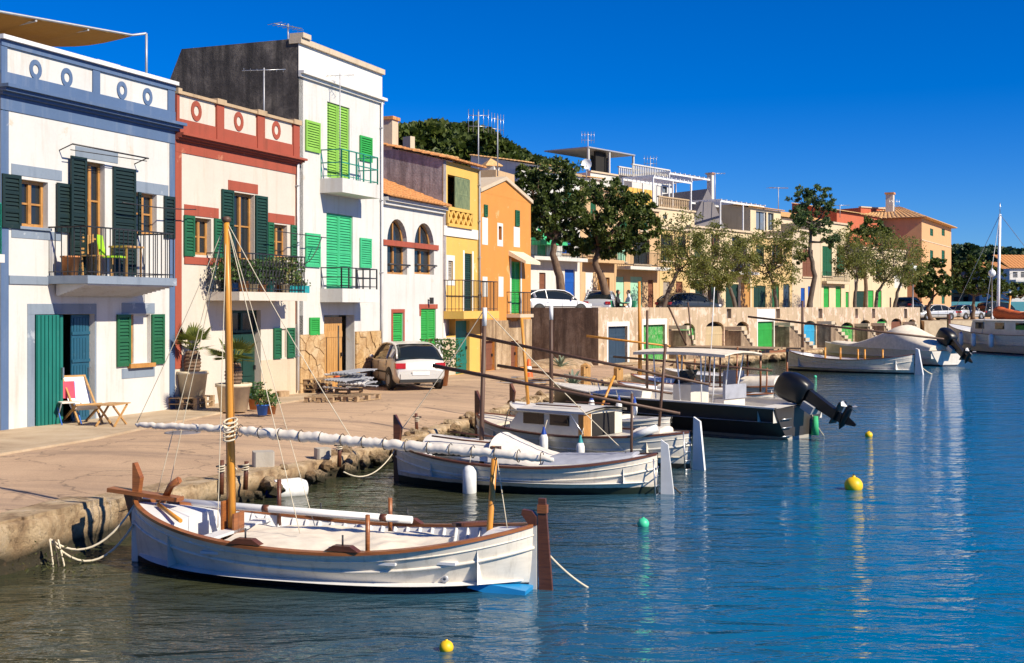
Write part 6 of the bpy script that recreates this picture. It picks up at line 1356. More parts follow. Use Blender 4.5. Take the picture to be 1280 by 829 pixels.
# ------------------------------------------------------------------ cars
def make_car(name, label, pos, head, paintm, L=3.95, H=1.44, W=.84, kind='hatch', wheels_at=(.72, 3.15), group='parked cars', cat='car'):
    t = thing(name, label, cat, pos, head, group); k = L / 3.95
    if kind == 'hatch':
        X = [0, .06, .25, .6, 1.0, 1.5, 2.1, 2.6, 2.95, 3.35, 3.7, 3.88, 3.95]; belt = [.58, .88, .97, .97, .95, .93, .91, .89, .87, .80, .70, .60, .48]; hw = [.88, .95, .985, 1, 1, 1, 1, 1, .99, .98, .94, .86, .74]
        gx = [.10, .38, .75, 1.2, 1.8, 2.3, 2.62, 2.98]; gr = [.98, 1.22, 1.36, 1.41, 1.42, 1.38, 1.24, .92]
    elif kind == 'sedan':
        X = [0, .06, .25, .6, 1.0, 1.5, 2.1, 2.6, 2.95, 3.35, 3.7, 3.88, 3.95]; belt = [.55, .82, .92, .93, .92, .91, .89, .88, .87, .80, .70, .60, .48]; hw = [.88, .95, .985, 1, 1, 1, 1, 1, .99, .98, .94, .86, .74]
        gx = [.55, .85, 1.2, 1.6, 2.0, 2.35, 2.62, 2.98]; gr = [.95, 1.22, 1.38, 1.43, 1.43, 1.38, 1.22, .92]
    else:
        X = [0, .06, .25, .6, 1.0, 1.5, 2.1, 2.6, 2.95, 3.35, 3.7, 3.88, 3.95]; belt = [.55, .9, 1.0, 1.02, 1.02, 1.02, 1.0, 1.0, .99, .95, .88, .7, .48]; hw = [.9, .97, .99, 1, 1, 1, 1, 1, .99, .98, .95, .9, .8]
        gx = [.05, .18, .5, 1.0, 1.8, 2.5, 2.85, 3.2]; gr = [1.02, 1.55, 1.68, 1.72, 1.72, 1.66, 1.45, 1.02]
    m = MB(); rows = []
    for x, b, w in zip(X, belt, hw):
        w *= W; lo = .22 if .1 < x < 3.85 else .30
        half = [(0, lo - .02), (w * .86, lo), (w * .985, lo + .12), (w * 1.0, (lo + b) / 2 + .02), (w * .985, b - .10), (w * .93, b - .02), (w * .55, b + .025), (0, b + .04)]
        rows.append([(x * k, y, z) for y, z in half] + [(x * k, -y, z) for y, z in half[-2:0:-1]])
    m.grid(rows, True, True, True); m.poly(rows[0]); m.poly(rows[-1][::-1]); body = m.build('body', paintm, t)
    bz = lambda x: float(np.interp(x, X, belt)); g = MB(); rf = MB(); rows = []; rr = []
    for x, z in zip(gx, gr):
        b = bz(x) - .01; q = (z - b) / (max(gr) - b); wt = lerp(W * .92, W * .70, max(0, q)); rows.append([(x * k, s * y, zz) for s, y, zz in ((-1, W * .925, b), (-1, wt, z - .03), (-1, wt * .8, z), (1, 0, z + .012), (1, wt * .8, z), (1, wt, z - .03), (1, W * .925, b))])
    g.grid(rows, False, True, True); g.poly([rows[0][i] for i in range(7)]); g.build('windows', 'car_glass', t)
    top = [r for r, z in zip(rows, gr) if z > max(gr) * .93]; rf.grid([[(p[0], p[1] * 1.005, p[2] + .012) for p in r[1:6]] for r in top], False, True, True); rf.build('roof', paintm, t)
    n = len(rows)
    for s in (1, 5):
        sd = -1 if s == 1 else 1
        pl = MB(); pl.tube([Vector(r[s]) + Vector((0, sd * .006, 0.004)) for r in rows], .028, 5); pl.build('roof_rail', paintm, t)
        for i, wd_ in ((n // 2 - 1, .05),): a, b = Vector(rows[i][0 if s == 1 else 6]), Vector(rows[i][s]); MB().bar(a + Vector((0, sd * .004, 0)), b + Vector((0, sd * .004, 0)), .03, .07).build('door_pillar', paintm, t)
        a, b = Vector(rows[1][0 if s == 1 else 6]), Vector(rows[1][s]); MB().bar(a + Vector((.12, sd * .003, 0)), b + Vector((.06, sd * .003, 0)), .03, .22).build('rear_pillar', paintm, t)
        for x in (1.05, 2.05, 2.95): MB().box((x - .006) * k, (x + .006) * k, sd * W * .985, sd * (W + .004), .3, bz(x) - .06).build('door_gap', 'rubber', body)
        MB().box(1.0 * k, 2.9 * k, sd * W * .99, sd * (W + .012), .50, .55).build('side_strip', 'rubber', body)
        MB().box(1.15 * k, 1.3 * k, sd * W * .99, sd * (W + .02), .74, .77).build('door_handle', paintm, body)
        MB().ball((2.62 * k, sd * (W + .08), .95), .09, 8, 6, (.7, 1, .75)).build('mirror', paintm, t)
        MB().box(-.012, .16 * k, sd * W * .58, sd * W * .955, .66, .82).build('tail_light', 'tail_light', t); MB().box((3.66) * k, 3.84 * k, sd * W * .55, sd * W * .93, .55, .68).build('headlight', 'headlight', t)
        for x in wheels_at:
            MB().lathe([(.02, 0), (.365, 0), (.365, .012), (.02, .012)], 20, (x * k, sd * (W * .995) - (.012 if sd < 0 else 0) + sd * .0, .33), 'y').build('wheel_arch', 'rubber', t)
            wh = MB().lathe([(.20, -.09), (.29, -.09), (.315, -.05), (.315, .05), (.29, .09), (.20, .09)], 20, (x * k, sd * (W - .07), .315), 'y').build('wheel', 'rubber', t)
            hub = MB().lathe([(.01, .095 * sd), (.07, .095 * sd), (.19, .07 * sd), (.205, .092 * sd)], 14, (x * k, sd * (W - .07), .315), 'y').build('rim', 'rim', wh)
    MB().box(-.03, .0, -W * .78, W * .78, .34, .50).build('bumper', paintm, t); MB().box(-.045, -.03, -.27, .27, .46, .57).build('number_plate', 'plate', t); MB().box(L - .02, L + .02, -W * .6, W * .6, .34, .48).build('grille', 'rubber', t); MB().box(-.02, .1, -W * .8, W * .8, .24, .33).build('valance', 'rubber', t)
    return t
h = math.atan2(.95, -.36); wl_ = on(487, 487, QZ); off = Matrix.Rotation(h, 3, 'Z') @ Vector((.72, .77, 0)); make_car('hatchback', 'silver hatchback seen from behind, parked in front of the arched window house', (wl_.x - off.x, wl_.y - off.y, QZ), h, 'car_champagne', L=3.75, W=.81)
def car_px(name, label, px, Y, z, head, paintm, **kw):
    p = at(px, HOR, Y); make_car(name, label, (p.x, p.y, z), head, paintm, **kw)
car_px('hatchback', 'white car behind the parapet in front of the blue door', 648, 64, TZ, math.radians(30), 'car_white', L=4.1, group='cars parked on the terrace')
car_px('sedan', 'pale car with red tail lights between the two pines', 746, 70, TZ, math.radians(78), 'car_silver', kind='sedan', L=4.3, group='cars parked on the terrace')
car_px('estate_car', 'dark car behind the parapet under the first tamarisk', 828, 80, TZ, math.radians(30), 'car_dark', L=4.3, group='cars parked on the terrace')
car_px('sedan', 'silver saloon facing the terrace end in the car park', 1189, 116, 1.9, math.radians(203), 'car_silver', kind='sedan', L=4.4, group='cars in the car park')
car_px('hatchback', 'silver hatchback seen from behind next to the silver saloon', 1192, 120, 1.9, math.radians(35), 'car_silver', L=4.0, group='cars in the car park')
car_px('van', 'dark people carrier parked under the dark pine by turquoise wall', 1226, 124, 1.9, math.radians(20), 'car_dark', kind='van', L=4.4, group='cars in the car park')
car_px('hatchback', 'dark car half hidden behind the end of the boathouse wall', 1128, 112, TZ, math.radians(55), 'car_dark', group='cars parked on the terrace')
# ------------------------------------------------------------------ trees
def tree(name, label, Y, z, path, blobs, leafm, per, size, barkm='bark', r0=.22, long=1.0, up=0.0, group=None, sparse=.55, ysq=1.0, twigs=3, cl=(.12, .30)):
    pts = [at(px, py, Y) for px, py in path]; base = Vector((pts[0].x, Y, z)); t = thing(name, label, 'tree', base, 0, group); pts[0] = base
    R = random.Random(sum(map(ord, label)))
    fine = []
    for i in range(len(pts) - 1):
        for q in range(4): fine.append(pts[i].lerp(pts[i + 1], q / 4) + Vector((R.uniform(-.05, .05), R.uniform(-.05, .05), 0)) * (1 if i + q else 0))
    fine.append(pts[-1]); n = len(fine); rad = [r0 * (1.25 if i == 0 else 1) * lerp(1, .5, i / (n - 1)) for i in range(n)]
    MB().tube(fine, rad, 8).build('trunk', barkm, t, world=True)
    C = []; Dd = []; lm = MB(); top = pts[-1]
    for (px, py, rx, ry) in blobs:
        s = Y / F; c = at(px, py, Y) + Vector((0, R.uniform(-1, 1) * rx * s * .5, 0)); rx *= s; ry *= s
        st = min(fine[n // 2:], key=lambda p: (p - c).length); mid = st.lerp(c, .5) + Vector((R.uniform(-.2, .2), R.uniform(-.2, .2), -.15 * rx))
        lm.tube([st, mid, c], [rad[-1] * .85, rad[-1] * .6, rad[-1] * .22], 6)
        for q in range(twigs):
            d = Vector((R.uniform(-1, 1), R.uniform(-1, 1), R.uniform(-.3, .9))); e = c + Vector((d.x * rx, d.y * rx, d.z * ry)) * .8; lm.tube([mid.lerp(c, R.uniform(.2, .9)), mid.lerp(e, .6) + Vector((0, 0, .1)), e], [rad[-1] * .32, rad[-1] * .2, rad[-1] * .07], 4)
        # leaf clumps scattered over the blob
        nc = max(6, int(per / 44))
        for q in range(nc):
            d = NR.normal(size=3); d /= np.linalg.norm(d); rr = NR.uniform(.5, 1.12 if q % 5 else 1.35) ** sparse; cc = np.array(c) + d * np.array([rx, rx * ysq, ry]) * rr; cr = rx * NR.uniform(*cl)
            k = int(38 * NR.uniform(.5, 1.4)); dd = NR.normal(size=(k, 3)); dd /= np.linalg.norm(dd, axis=1)[:, None]; C.append(cc + dd * cr * NR.uniform(.3, 1.0, (k, 1)) * np.array([1, 1, .75])); Dd.append(dd + np.array([0, 0, up]))
    lm.build('limb', barkm, t, world=True)
    leaves_mesh('crown', np.concatenate(C), size, leafm, t, long=long, world=True, dirs=np.concatenate(Dd)); return t
PG = 'pines on the terrace'; TG = 'tamarisks along the terrace parapet'
tree('pine_tree', 'dark pine with leaning forked trunk beside the orange house', 68, TZ, [(705, 383), (699, 345), (692, 318), (693, 300)], [(676, 238, 27, 22), (692, 215, 32, 18), (712, 240, 28, 22), (664, 262, 20, 18), (690, 262, 30, 20), (716, 268, 20, 16), (674, 286, 16, 12), (700, 290, 18, 12), (660, 225, 18, 18)], 'pine_leaf', 1900, .14, r0=.27, group=PG, long=1.5)
tree('pine_tree', 'dark pine with spreading crown above the two seated people', 71, TZ, [(764, 383), (754, 352), (744, 330), (748, 308)], [(740, 262, 28, 22), (760, 240, 28, 18), (788, 262, 28, 20), (806, 282, 20, 18), (770, 285, 32, 20), (738, 292, 26, 18), (800, 255, 20, 14), (725, 310, 16, 12), (756, 310, 22, 12), (790, 305, 22, 12)], 'pine_leaf', 1900, .14, r0=.27, group=PG, long=1.5)
TS = [('tamarisk with leaning trunk beside the mint green panels', 79, [(826, 384), (838, 360), (848, 338)], [(838, 300, 20, 26), (856, 290, 22, 20), (866, 318, 22, 22), (846, 330, 20, 18), (874, 340, 16, 18)]),
      ('tamarisk with twin trunks before the dark green doors', 84, [(892, 384), (886, 362), (884, 345)], [(884, 322, 20, 22), (898, 300, 18, 18), (908, 330, 18, 20), (876, 345, 14, 14), (896, 350, 14, 12)]),
      ('thin tamarisk in front of the timber door', 88, [(921, 384), (914, 366), (910, 350)], [(914, 318, 18, 20), (926, 335, 18, 20), (934, 312, 16, 14)]),
      ('brownish tamarisk hiding the wide balcony', 92, [(971, 384), (968, 362), (962, 340)], [(950, 312, 20, 20), (968, 298, 22, 18), (984, 318, 18, 22), (948, 338, 16, 16), (976, 342, 18, 16), (992, 300, 14, 12)]),
      ('tamarisk with forked trunk in front of bright green double doors', 101, [(1094, 384), (1097, 366), (1106, 352)], [(1085, 316, 22, 20), (1104, 306, 22, 18), (1120, 322, 20, 18), (1090, 338, 16, 12), (1116, 342, 18, 12), (1072, 322, 16, 16)]),
      ('broad tamarisk at the end of the boathouse terrace', 104, [(1116, 384), (1122, 366), (1126, 352)], [(1128, 312, 18, 18), (1140, 330, 14, 16), (1118, 334, 16, 14), (1136, 345, 12, 10)]),
      ('tamarisk with a single dark trunk between the narrow green doors', 98, [(1068, 384), (1069, 366), (1072, 350)], [(1062, 312, 18, 18), (1074, 330, 16, 16), (1052, 328, 12, 14), (1056, 300, 14, 12)])]
for lb, Y, pth, bl in TS: tree('tamarisk_tree', lb, Y, TZ, pth, [(a_, b_, c_ * 1.2, d_ * 1.2) for a_, b_, c_, d_ in bl], 'tamarisk_leaf', 1500, .085, 'grey_bark', .17, 1.8, -.2, TG, .55, twigs=8, cl=(.22, .5))
tree('leafy_tree', 'tall loose leafy tree rising above the terrace roofs', 95, TZ, [(1011, 384), (1018, 345), (1012, 310), (1014, 280)], [(1006, 250, 18, 16), (1022, 244, 18, 14), (1014, 268, 22, 14), (1032, 262, 14, 14), (998, 270, 12, 12), (1026, 285, 14, 10), (1004, 318, 10, 10), (1036, 300, 12, 10)], 'broad_leaf', 1100, .15, 'grey_bark', .22, 1.2, 0, None, .7, twigs=5)
tree('pine_tree', 'rounded dark tree behind the tamarisks below the red house', 116, TZ, [(1082, 384), (1082, 350), (1082, 320)], [(1070, 292, 18, 14), (1088, 286, 18, 12), (1100, 300, 14, 14)], 'pine_leaf', 1500, .22, group=PG)
tree('pine_tree', 'small dark pine with twisted trunk in front of the peach house', 112, 1.9, [(1164, 402), (1160, 385), (1166, 372)], [(1156, 348, 14, 16), (1170, 340, 16, 16), (1164, 362, 18, 10), (1180, 356, 10, 12), (1152, 364, 8, 8)], 'pine_leaf', 1800, .2, group='pines in the car park')
tree('pine_tree', 'wide dark pine with straight trunk among the parked cars', 120, 1.9, [(1216, 402), (1217, 385), (1218, 370)], [(1204, 340, 16, 14), (1222, 334, 18, 14), (1240, 346, 14, 12), (1200, 356, 14, 9), (1222, 358, 20, 9), (1250, 358, 12, 8)], 'pine_leaf', 1800, .22, group='pines in the car park')
tree('pine_tree', 'low dark pine in front of the far white apartments', 165, 1.9, [(1262, 400), (1262, 380), (1264, 372)], [(1254, 366, 14, 9), (1270, 362, 14, 9), (1284, 368, 12, 8), (1240, 368, 10, 8)], 'pine_leaf', 700, .4, group='pines in the car park')
# ------------------------------------------------------------------ street lamps
def lamp(label, px, yb, yt, Y, z):
    p = at(px, HOR, Y); t = thing('street_lamp', label, 'street lamp', (p.x, p.y, z), 0, 'globe street lamps'); h_ = at(px, yt, Y).z - z
    MB().lathe([(.16, 0), (.14, .3), (.07, .4), (.055, h_ - .5), (.09, h_ - .5), (.09, h_ - .42)], 10).build('post', 'grey_metal', t); MB().ball((0, 0, h_ - .12), .34, 14, 10).build('globe', 'lamp_globe', t); MB().lathe([(.12, 0), (.1, .1), (.02, .14)], 10, (0, 0, h_ + .2)).build('cap', 'grey_metal', t)
lamp('globe street lamp at the end of the boathouse terrace', 1141, 400, 333, 107, TZ); lamp('globe street lamp beside the pale mast', 1240, 400, 340, 114, 1.9)
# ------------------------------------------------------------------ antennas
def antenna(label, px, yb, yt, Y, kind='yagi', th=.5, sc_=1.0):
    b = at(px, yb, Y); tp = at(px, yt, Y); t = thing('antenna', label, 'antenna', b, th, 'rooftop antennas'); h_ = tp.z - b.z
    MB().tube([(0, 0, -.3), (0, 0, h_)], .022 * sc_, 6).build('mast', 'grey_metal', t); m = MB()
    if kind == 'grid':
        for z in (h_ - .15, h_ - .6):
            m.tube([(-.35 * sc_, 0, z), (.35 * sc_, 0, z)], .012 * sc_, 4)
        for x in (-.35, -.18, .0, .18, .35): m.tube([(x * sc_, 0, h_ + .1), (x * sc_, 0, h_ - .85)], .01 * sc_, 4)
    else:
        m.tube([(-.6 * sc_, 0, h_ - .1), (.6 * sc_, 0, h_ - .02)], .014 * sc_, 4)
        for i in range(7): x = (-.55 + .18 * i) * sc_; w = (.28 - .025 * i) * sc_; m.tube([(x, -w, h_ - .09), (x, w, h_ - .09)], .009 * sc_, 4)
    m.build('aerial', 'steel', t)
antenna('thin aerial on the dark grey side wall top', 360, 47, 30, 36.6, th=1.0); antenna('aerial on a white pole rising from the red parapet', 330, 165, 85, 35, th=.2); antenna('aerial mast in front of the tall white house balcony', 425, 228, 92, 37.2, th=.3, sc_=.7)
antenna('dark aerial mast on the yellow house roof', 598, 215, 140, 52, 'grid', .2, 1.2); antenna('white grid aerial mast behind the orange gable', 622, 212, 145, 56, 'grid', .9, 1.2); antenna('grid aerial above the hillside dish', 735, 200, 166, 100, 'grid', .3, 1.5)
antenna('aerial above the penthouse canopy', 813, 222, 196, 108, 'grid', .2, 1.6); antenna('dark aerial near the hillside chimney', 894, 250, 216, 112, 'yagi', .2, 1.6); antenna('tall aerial between the hillside chimney and the leafy tree', 973, 262, 234, 116, 'yagi', .4, 1.8); antenna('aerial on the red house', 1118, 270, 250, 134, 'grid', .4, 1.8); antenna('small aerial above the stone hillside house', 1050, 268, 256, 118, 'yagi', .1, 1.6)
p = at(733, 207, 99); t = thing('satellite_dish', 'white satellite dish on the hillside roof', 'dish', (p.x, p.y, p.z - .6), 0); MB().tube([(0, 0, -.4), (0, 0, .6)], .05, 6).build('stand', 'grey_metal', t); MB().lathe([(.02, .10), (.18, .08), (.32, .03), (.42, -.04)], 16, (0, -.1, .7), 'y').build('bowl', 'white_metal', t)
# ------------------------------------------------------------------ things on the quay
def pot(name, label, px, py, h_, r, mat, z=QZ, plant=None, n=60, pr=.35, group=None, leafm='pot_leaf', at_=None):
    p = at_ or on(px, py, z); t = thing(name, label, 'plant pot', p, rng.uniform(0, 3), group); MB().lathe([(.01, 0), (r * .74, 0), (r * .97, h_ * .92), (r * 1.06, h_ * .92), (r * 1.06, h_), (r * .9, h_), (r * .88, h_ * .9), (.01, h_ * .88)], 18).build('pot', mat, t)
    if plant:
        n *= 4; C = np.clip(NR.normal(size=(n, 3)), -1.5, 1.5) * np.array([pr, pr, pr * .8]) * .5 + np.array([0, 0, h_ + pr * .7]); leaves_mesh('foliage', C, .055, leafm, t, long=1.7)
        m = MB()
        for k in range(5): m.tube([(0, 0, h_ * .85), tuple(C[k * 3])], .01, 4)
        m.build('stem', 'bark', t)
    return t
def pallet(label, p, rz, w=1.2, d=.8, layers=1):
    for k in range(layers):
        t = thing('pallet', label if layers == 1 else label.replace('#', ('bottom', 'middle', 'top')[k if layers == 3 else k * 2]), 'pallet', (p.x, p.y, p.z + .15 * k), rz + .04 * k, 'timber pallets')
        for i in range(5): x = -w / 2 + i * (w - .1) / 4; MB().box(x, x + .11, -d / 2, d / 2, .118, .14).build('board', 'pallet_wood', t)
        for y in (-d / 2, -.05, d / 2 - .1):
            for x in (-w / 2 + .02, -.06, w / 2 - .14): MB().box(x, x + .12, y, y + .1, .022, .117).build('block', 'pallet_wood', t)
            MB().box(-w / 2, w / 2, y, y + .1, 0, .021).build('runner', 'pallet_wood', t)
def palm(label, p, h_, r, nf, seed, z0):
    R = random.Random(seed); t = thing('palm', label, 'palm', p, 0, 'potted palms'); MB().lathe([(.01, 0), (r * .8, 0), (r * .99, h_ * .88), (r * 1.08, h_ * .88), (r * 1.08, h_), (r * .93, h_), (r * .9, h_ * .92), (.01, h_ * .9)], 22).build('pot', 'pot_cream', t)
    m = MB(); zz = h_ * .85; prof = []
    for i in range(15): prof.append(((.15 + .05 * math.sin(i * .22)) * (1.10 if i % 2 else .97), zz + i * .042))
    m.lathe(prof, 11, smooth=False); m.build('trunk', 'bark', t); tz = zz + .6
    for k in range(nf):
        a = k * 2.399 + R.uniform(-.2, .2); el = R.uniform(.15, 1.25); Ln = R.uniform(.5, .8); m = MB(); o = Vector((0, 0, tz)); d = Vector((math.cos(a) * math.cos(el), math.sin(a) * math.cos(el), math.sin(el)))
        q = o + d * Ln * .55; m.tube([o, o.lerp(q, .5), q], .012, 4)
        sd = d.cross(Vector((0, 0, 1))).normalized(); un = sd.cross(d)
        for i in range(15):
            b = (i - 7) / 7 * 1.25; dr_ = (d * math.cos(b) + sd * math.sin(b)).normalized(); tip = q + dr_ * Ln * .62 * (1 - .12 * abs(b)) - Vector((0, 0, .10 * Ln)); w = un * .004 + sd * .026 * math.cos(b) + d * .026 * math.sin(-b)
            m.add([q - w * .3, q.lerp(tip, .5) + w, tip, q.lerp(tip, .5) - w], [(0, 1, 2, 3)])
        m.build('frond', 'palm_leaf', t)
pp = on(240, 511, QZ + .03); pallet('pallet carrying the potted palm beside the blue corner', pp, STREET.th + .1, 1.1, .8, 2) if False else None
for k, nm in enumerate(('lower', 'upper')):
    t = thing('pallet', f'{nm} pallet under the potted palm beside the blue corner', 'pallet', (pp.x - .1, pp.y + .25, pp.z + .142 * k), STREET.th + .2, 'timber pallets')
    for i in range(5): x = -.55 + i * .245; MB().box(x, x + .12, -.4, .4, .118, .14).build('board', 'pallet_wood', t)
    for y in (-.4, -.05, .3):
        for x in (-.53, -.06, .41): MB().box(x, x + .12, y, y + .1, .022, .117).build('block', 'pallet_wood', t)
        MB().box(-.55, .55, y, y + .1, 0, .021).build('runner', 'pallet_wood', t)
palm('fan palm in a pale pot raised on pallets', Vector((pp.x - .05, pp.y + .25, pp.z + .284)), .62, .36, 17, 5, 0)
p2 = on(292, 514, QZ + .03); palm('fan palm in a pale pot standing on the pavement', Vector((p2.x, p2.y, QZ + .03)), .66, .40, 19, 8, 0)
pot('flower_pot', 'small bright blue pot of yellow green flowers', 328, 519, .24, .14, 'blue_pot', QZ + .03, True, 50, .25, 'small flower pots'); pot('flower_pot', 'terracotta pot next to the bright blue pot', 339, 518, .2, .12, 'terracotta', QZ + .03, True, 30, .2, 'small flower pots'); pot('flower_pot', 'low terracotta pot behind the bright blue pot', 318, 512, .26, .15, 'terracotta', QZ + .03, True, 50, .3, 'small flower pots')
pot('flower_pot', 'terracotta pot with a leafy bush beside the hatchback', 552, 482, .55, .25, 'terracotta', QZ, True, 260, .7, 'large pots', 'pot_leaf')
# stacked pallets and grey scrap in front of the tall white house
q = on(388, 492, QZ)
for k, nm in enumerate(('lowest', 'middle', 'topmost')):
    t = thing('pallet', f'{nm} pallet of the stack by the stone cladding', 'pallet', (q.x, q.y + .3, q.z + .142 * k), STREET.th + .08 * k, 'timber pallets')
    for i in range(5): x = -.55 + i * .245; MB().box(x, x + .12, -.4, .4, .118, .14).build('board', 'pallet_wood', t)
    for y in (-.4, -.05, .3):
        for x in (-.53, -.06, .41): MB().box(x, x + .12, y, y + .1, .022, .117).build('block', 'pallet_wood', t)
        MB().box(-.55, .55, y, y + .1, 0, .021).build('runner', 'pallet_wood', t)
for px, py, rz, lb in ((408, 501, .15, 'flat pallet lying in front of the stacked pallets'), (446, 500, -.1, 'flat pallet under the grey scrap panels'), (436, 492, .5, 'flat pallet behind the grey scrap panels')):
    p = on(px, py, QZ); pallet(lb, Vector((p.x, p.y, QZ)), STREET.th + rz)
sp = on(430, 494, QZ); t = thing('scrap_pile', 'pile of pale grey slatted panels on flat pallets', 'scrap', (sp.x, sp.y, QZ + .145), STREET.th, None); R = random.Random(5)
for i in range(9):
    o = MB(); 
    for k in range(7): o.box(-.6, .6, -.36 + k * .11, -.30 + k * .11, 0, .025)
    o.box(-.5, -.44, -.36, .38, -.03, -.001); o.box(.44, .5, -.36, .38, -.03, -.001); e = o.build('panel', 'plastic_grey' if i % 3 else 'white_paint', t); e.location = (R.uniform(-.45, .45), R.uniform(-.3, .3), .05 + .058 * i); e.rotation_euler = (R.uniform(-.05, .05), R.uniform(-.09, .09), R.uniform(-.4, .4))
p = on(423, 489, QZ); t = thing('mooring_pole', 'thin dark pole with an orange float standing by the timber door', 'pole', (p.x, p.y, QZ)); MB().tube([(0, 0, 0), (0, 0, 1.95)], .022, 6).build('pole', 'iron', t); MB().ball((0, -.1, .42), .14, 12, 8, (1, 1, 1.1)).build('float', 'cone_orange', t)
# deck chair, folding chair, table
c = on(104, 529, QZ + .03); t = thing('deck_chair', 'folding wooden deck chair with white canvas by the open door', 'chair', (c.x, c.y, QZ + .03), -.85)
for y in (-.27, .27): MB().bar((-.5, y, 0), (.32, y, .42), .035, .045).build('leg', 'chair_wood', t); MB().bar((.42, y * .92, 0), (-.55, y * .92, .98), .035, .045).build('frame_rail', 'chair_wood', t)
MB().bar((-.55, -.27, .98), (-.55, .27, .98), .04).build('top_bar', 'chair_wood', t); MB().bar((.32, -.27, .42), (.32, .27, .42), .04).build('seat_bar', 'chair_wood', t)
m = MB(); prof = [(-.56, 1.0), (-.36, .70), (-.15, .40), (.05, .28), (.22, .32), (.33, .44)]; m.grid([[(x, y, z) for y in (-.25, -.08, .08, .25)] for x, z in prof], False, True); m.build('canvas', 'white_cloth', t)
c = on(86, 530, QZ + .03); t = thing('folding_chair', 'folding chair with red back and pale seat beside the deck chair', 'chair', (c.x, c.y, QZ + .03), -0.95)
for y in (-.2, .2): MB().tube([(-.25, y, 0), (.2, y, .46)], .013, 6).build('leg', 'grey_metal', t); MB().tube([(.22, y, 0), (-.22, y, .45), (-.32, y, .88)], .013, 6).build('leg', 'blue_pot', t)
MB().box(-.2, .22, -.2, .2, .45, .475).build('seat', 'canvas', t); MB().prism([(-.24, 0, .52), (-.33, 0, .88), (-.31, 0, .885), (-.22, 0, .53)], (0, -.2, 0), (0, .2, 0)).build('backrest', 'red_cloth', t)
c = on(140, 532, QZ + .03); t = thing('side_table', 'small slatted folding wooden table on the pavement', 'table', (c.x, c.y, QZ + .03), STREET.th + .2)
for i in range(6): MB().box(-.36, .36, -.24 + i * .082, -.17 + i * .082, .44, .46).build('slat', 'chair_wood', t)
for y in (-.2, .2): MB().bar((-.3, y, 0), (.28, y, .43), .03, .035).build('leg', 'chair_wood', t); MB().bar((.3, y * .85, 0), (-.28, y * .85, .43), .03, .035).build('leg', 'chair_wood', t)
# balcony things on the blue trimmed house
def on_balc(H, px, d, z): 
    x = H.X(px, d); return H.fr.pos(H.s0 + x, d), H.zb + z
zA = A.Z(30, 345) + .02
pt, zz = on_balc(A, 88, .35, zA); pot('flower_pot', 'round terracotta urn on the blue slab balcony', 0, 0, .42, .2, 'terracotta', at_=Vector((pt.x, pt.y, zz)))
pt, zz = on_balc(A, 141, .55, zA); t = thing('garden_chair', 'lime green garden chair on the blue slab balcony', 'chair', (pt.x, pt.y, zz), STREET.th + .4)
for x in (-.2, .2):
    for y in (-.2, .2): MB().bar((x, y, 0), (x, y, .42), .03).build('leg', 'iron', t)
MB().box(-.22, .22, -.22, .22, .421, .46).build('seat', 'lime_cloth', t); MB().prism([(-.2, .2, .46), (.2, .2, .46), (.2, .28, .92), (-.2, .28, .92)], (0, 0, 0), (0, .03, 0)).build('backrest', 'lime_cloth', t)
pt, zz = on_balc(A, 158, .5, zA); t = thing('garden_table', 'small wooden table beside the lime green chair', 'table', (pt.x, pt.y, zz), STREET.th)
MB().box(-.3, .3, -.25, .25, .66, .7).build('table_top', 'chair_wood', t)
for x in (-.24, .24):
    for y in (-.2, .2): MB().bar((x, y, 0), (x, y, .659), .035).build('leg', 'chair_wood', t)
pt, zz = on_balc(A, 121, .3, zA); t = thing('wooden_chair', 'slatted wooden chair in front of the balcony door', 'chair', (pt.x, pt.y, zz), STREET.th + .1)
for x in (-.22, .22): MB().bar((x, -.2, 0), (x, -.2, .44), .035).build('leg', 'chair_wood', t); MB().bar((x, .2, 0), (x, .26, .95), .035).build('leg', 'chair_wood', t)
MB().box(-.24, .24, -.22, .22, .441, .47).build('seat', 'chair_wood', t)
for k in range(5): MB().box(-.2 + k * .085, -.14 + k * .085, .215, .235, .5, .92).build('back_slat', 'chair_wood', t)
# plants on the red house balcony
zB = B.Z(320, 365, 1.0); Rp = random.Random(12)
for i, px in enumerate((285, 296, 305, 316, 327, 338, 349, 357)):
    pt, zz = on_balc(B, px, Rp.uniform(.45, .8), zB); tall = Rp.uniform(.2, .55)
    pot('balcony_plant', ('leafy plant in a small dark pot at the open end of the plant balcony', 'blue glazed pot with a small shrub on the plant balcony', 'bushy trailing plant in terracotta on the plant balcony', 'thin upright plant in cream pot on the plant balcony', 'reddish bushy plant by the balcony door', 'tall bushy plant in a teal pot on the plant balcony', 'spiky plant in terracotta near the teal planters', 'small round plant next to the teal planters')[i], 0, 0, Rp.uniform(.2, .32), Rp.uniform(.11, .16), ('black_plastic', 'blue_pot', 'terracotta', 'pot_cream', 'terracotta', 'teal_pot', 'terracotta', 'pot_cream')[i], at_=Vector((pt.x, pt.y, zz)), plant=True, n=130, pr=tall, group='plants on the balcony')
for i, px in enumerate((366, 376)):
    pt, zz = on_balc(B, px, .82, zB); t = thing('planter', ('teal window box with low plants beside the small round plant', 'teal window box with low plants at the balcony corner')[i], 'planter', (pt.x, pt.y, zz), STREET.th, 'teal planters'); MB().box(-.3, .3, -.1, .1, 0, .2).build('trough', 'teal_pot', t); leaves_mesh('foliage', NR.normal(size=(90, 3)) * np.array([.16, .06, .06]) + np.array([0, 0, .27]), .05, 'pot_leaf', t, long=1.5)
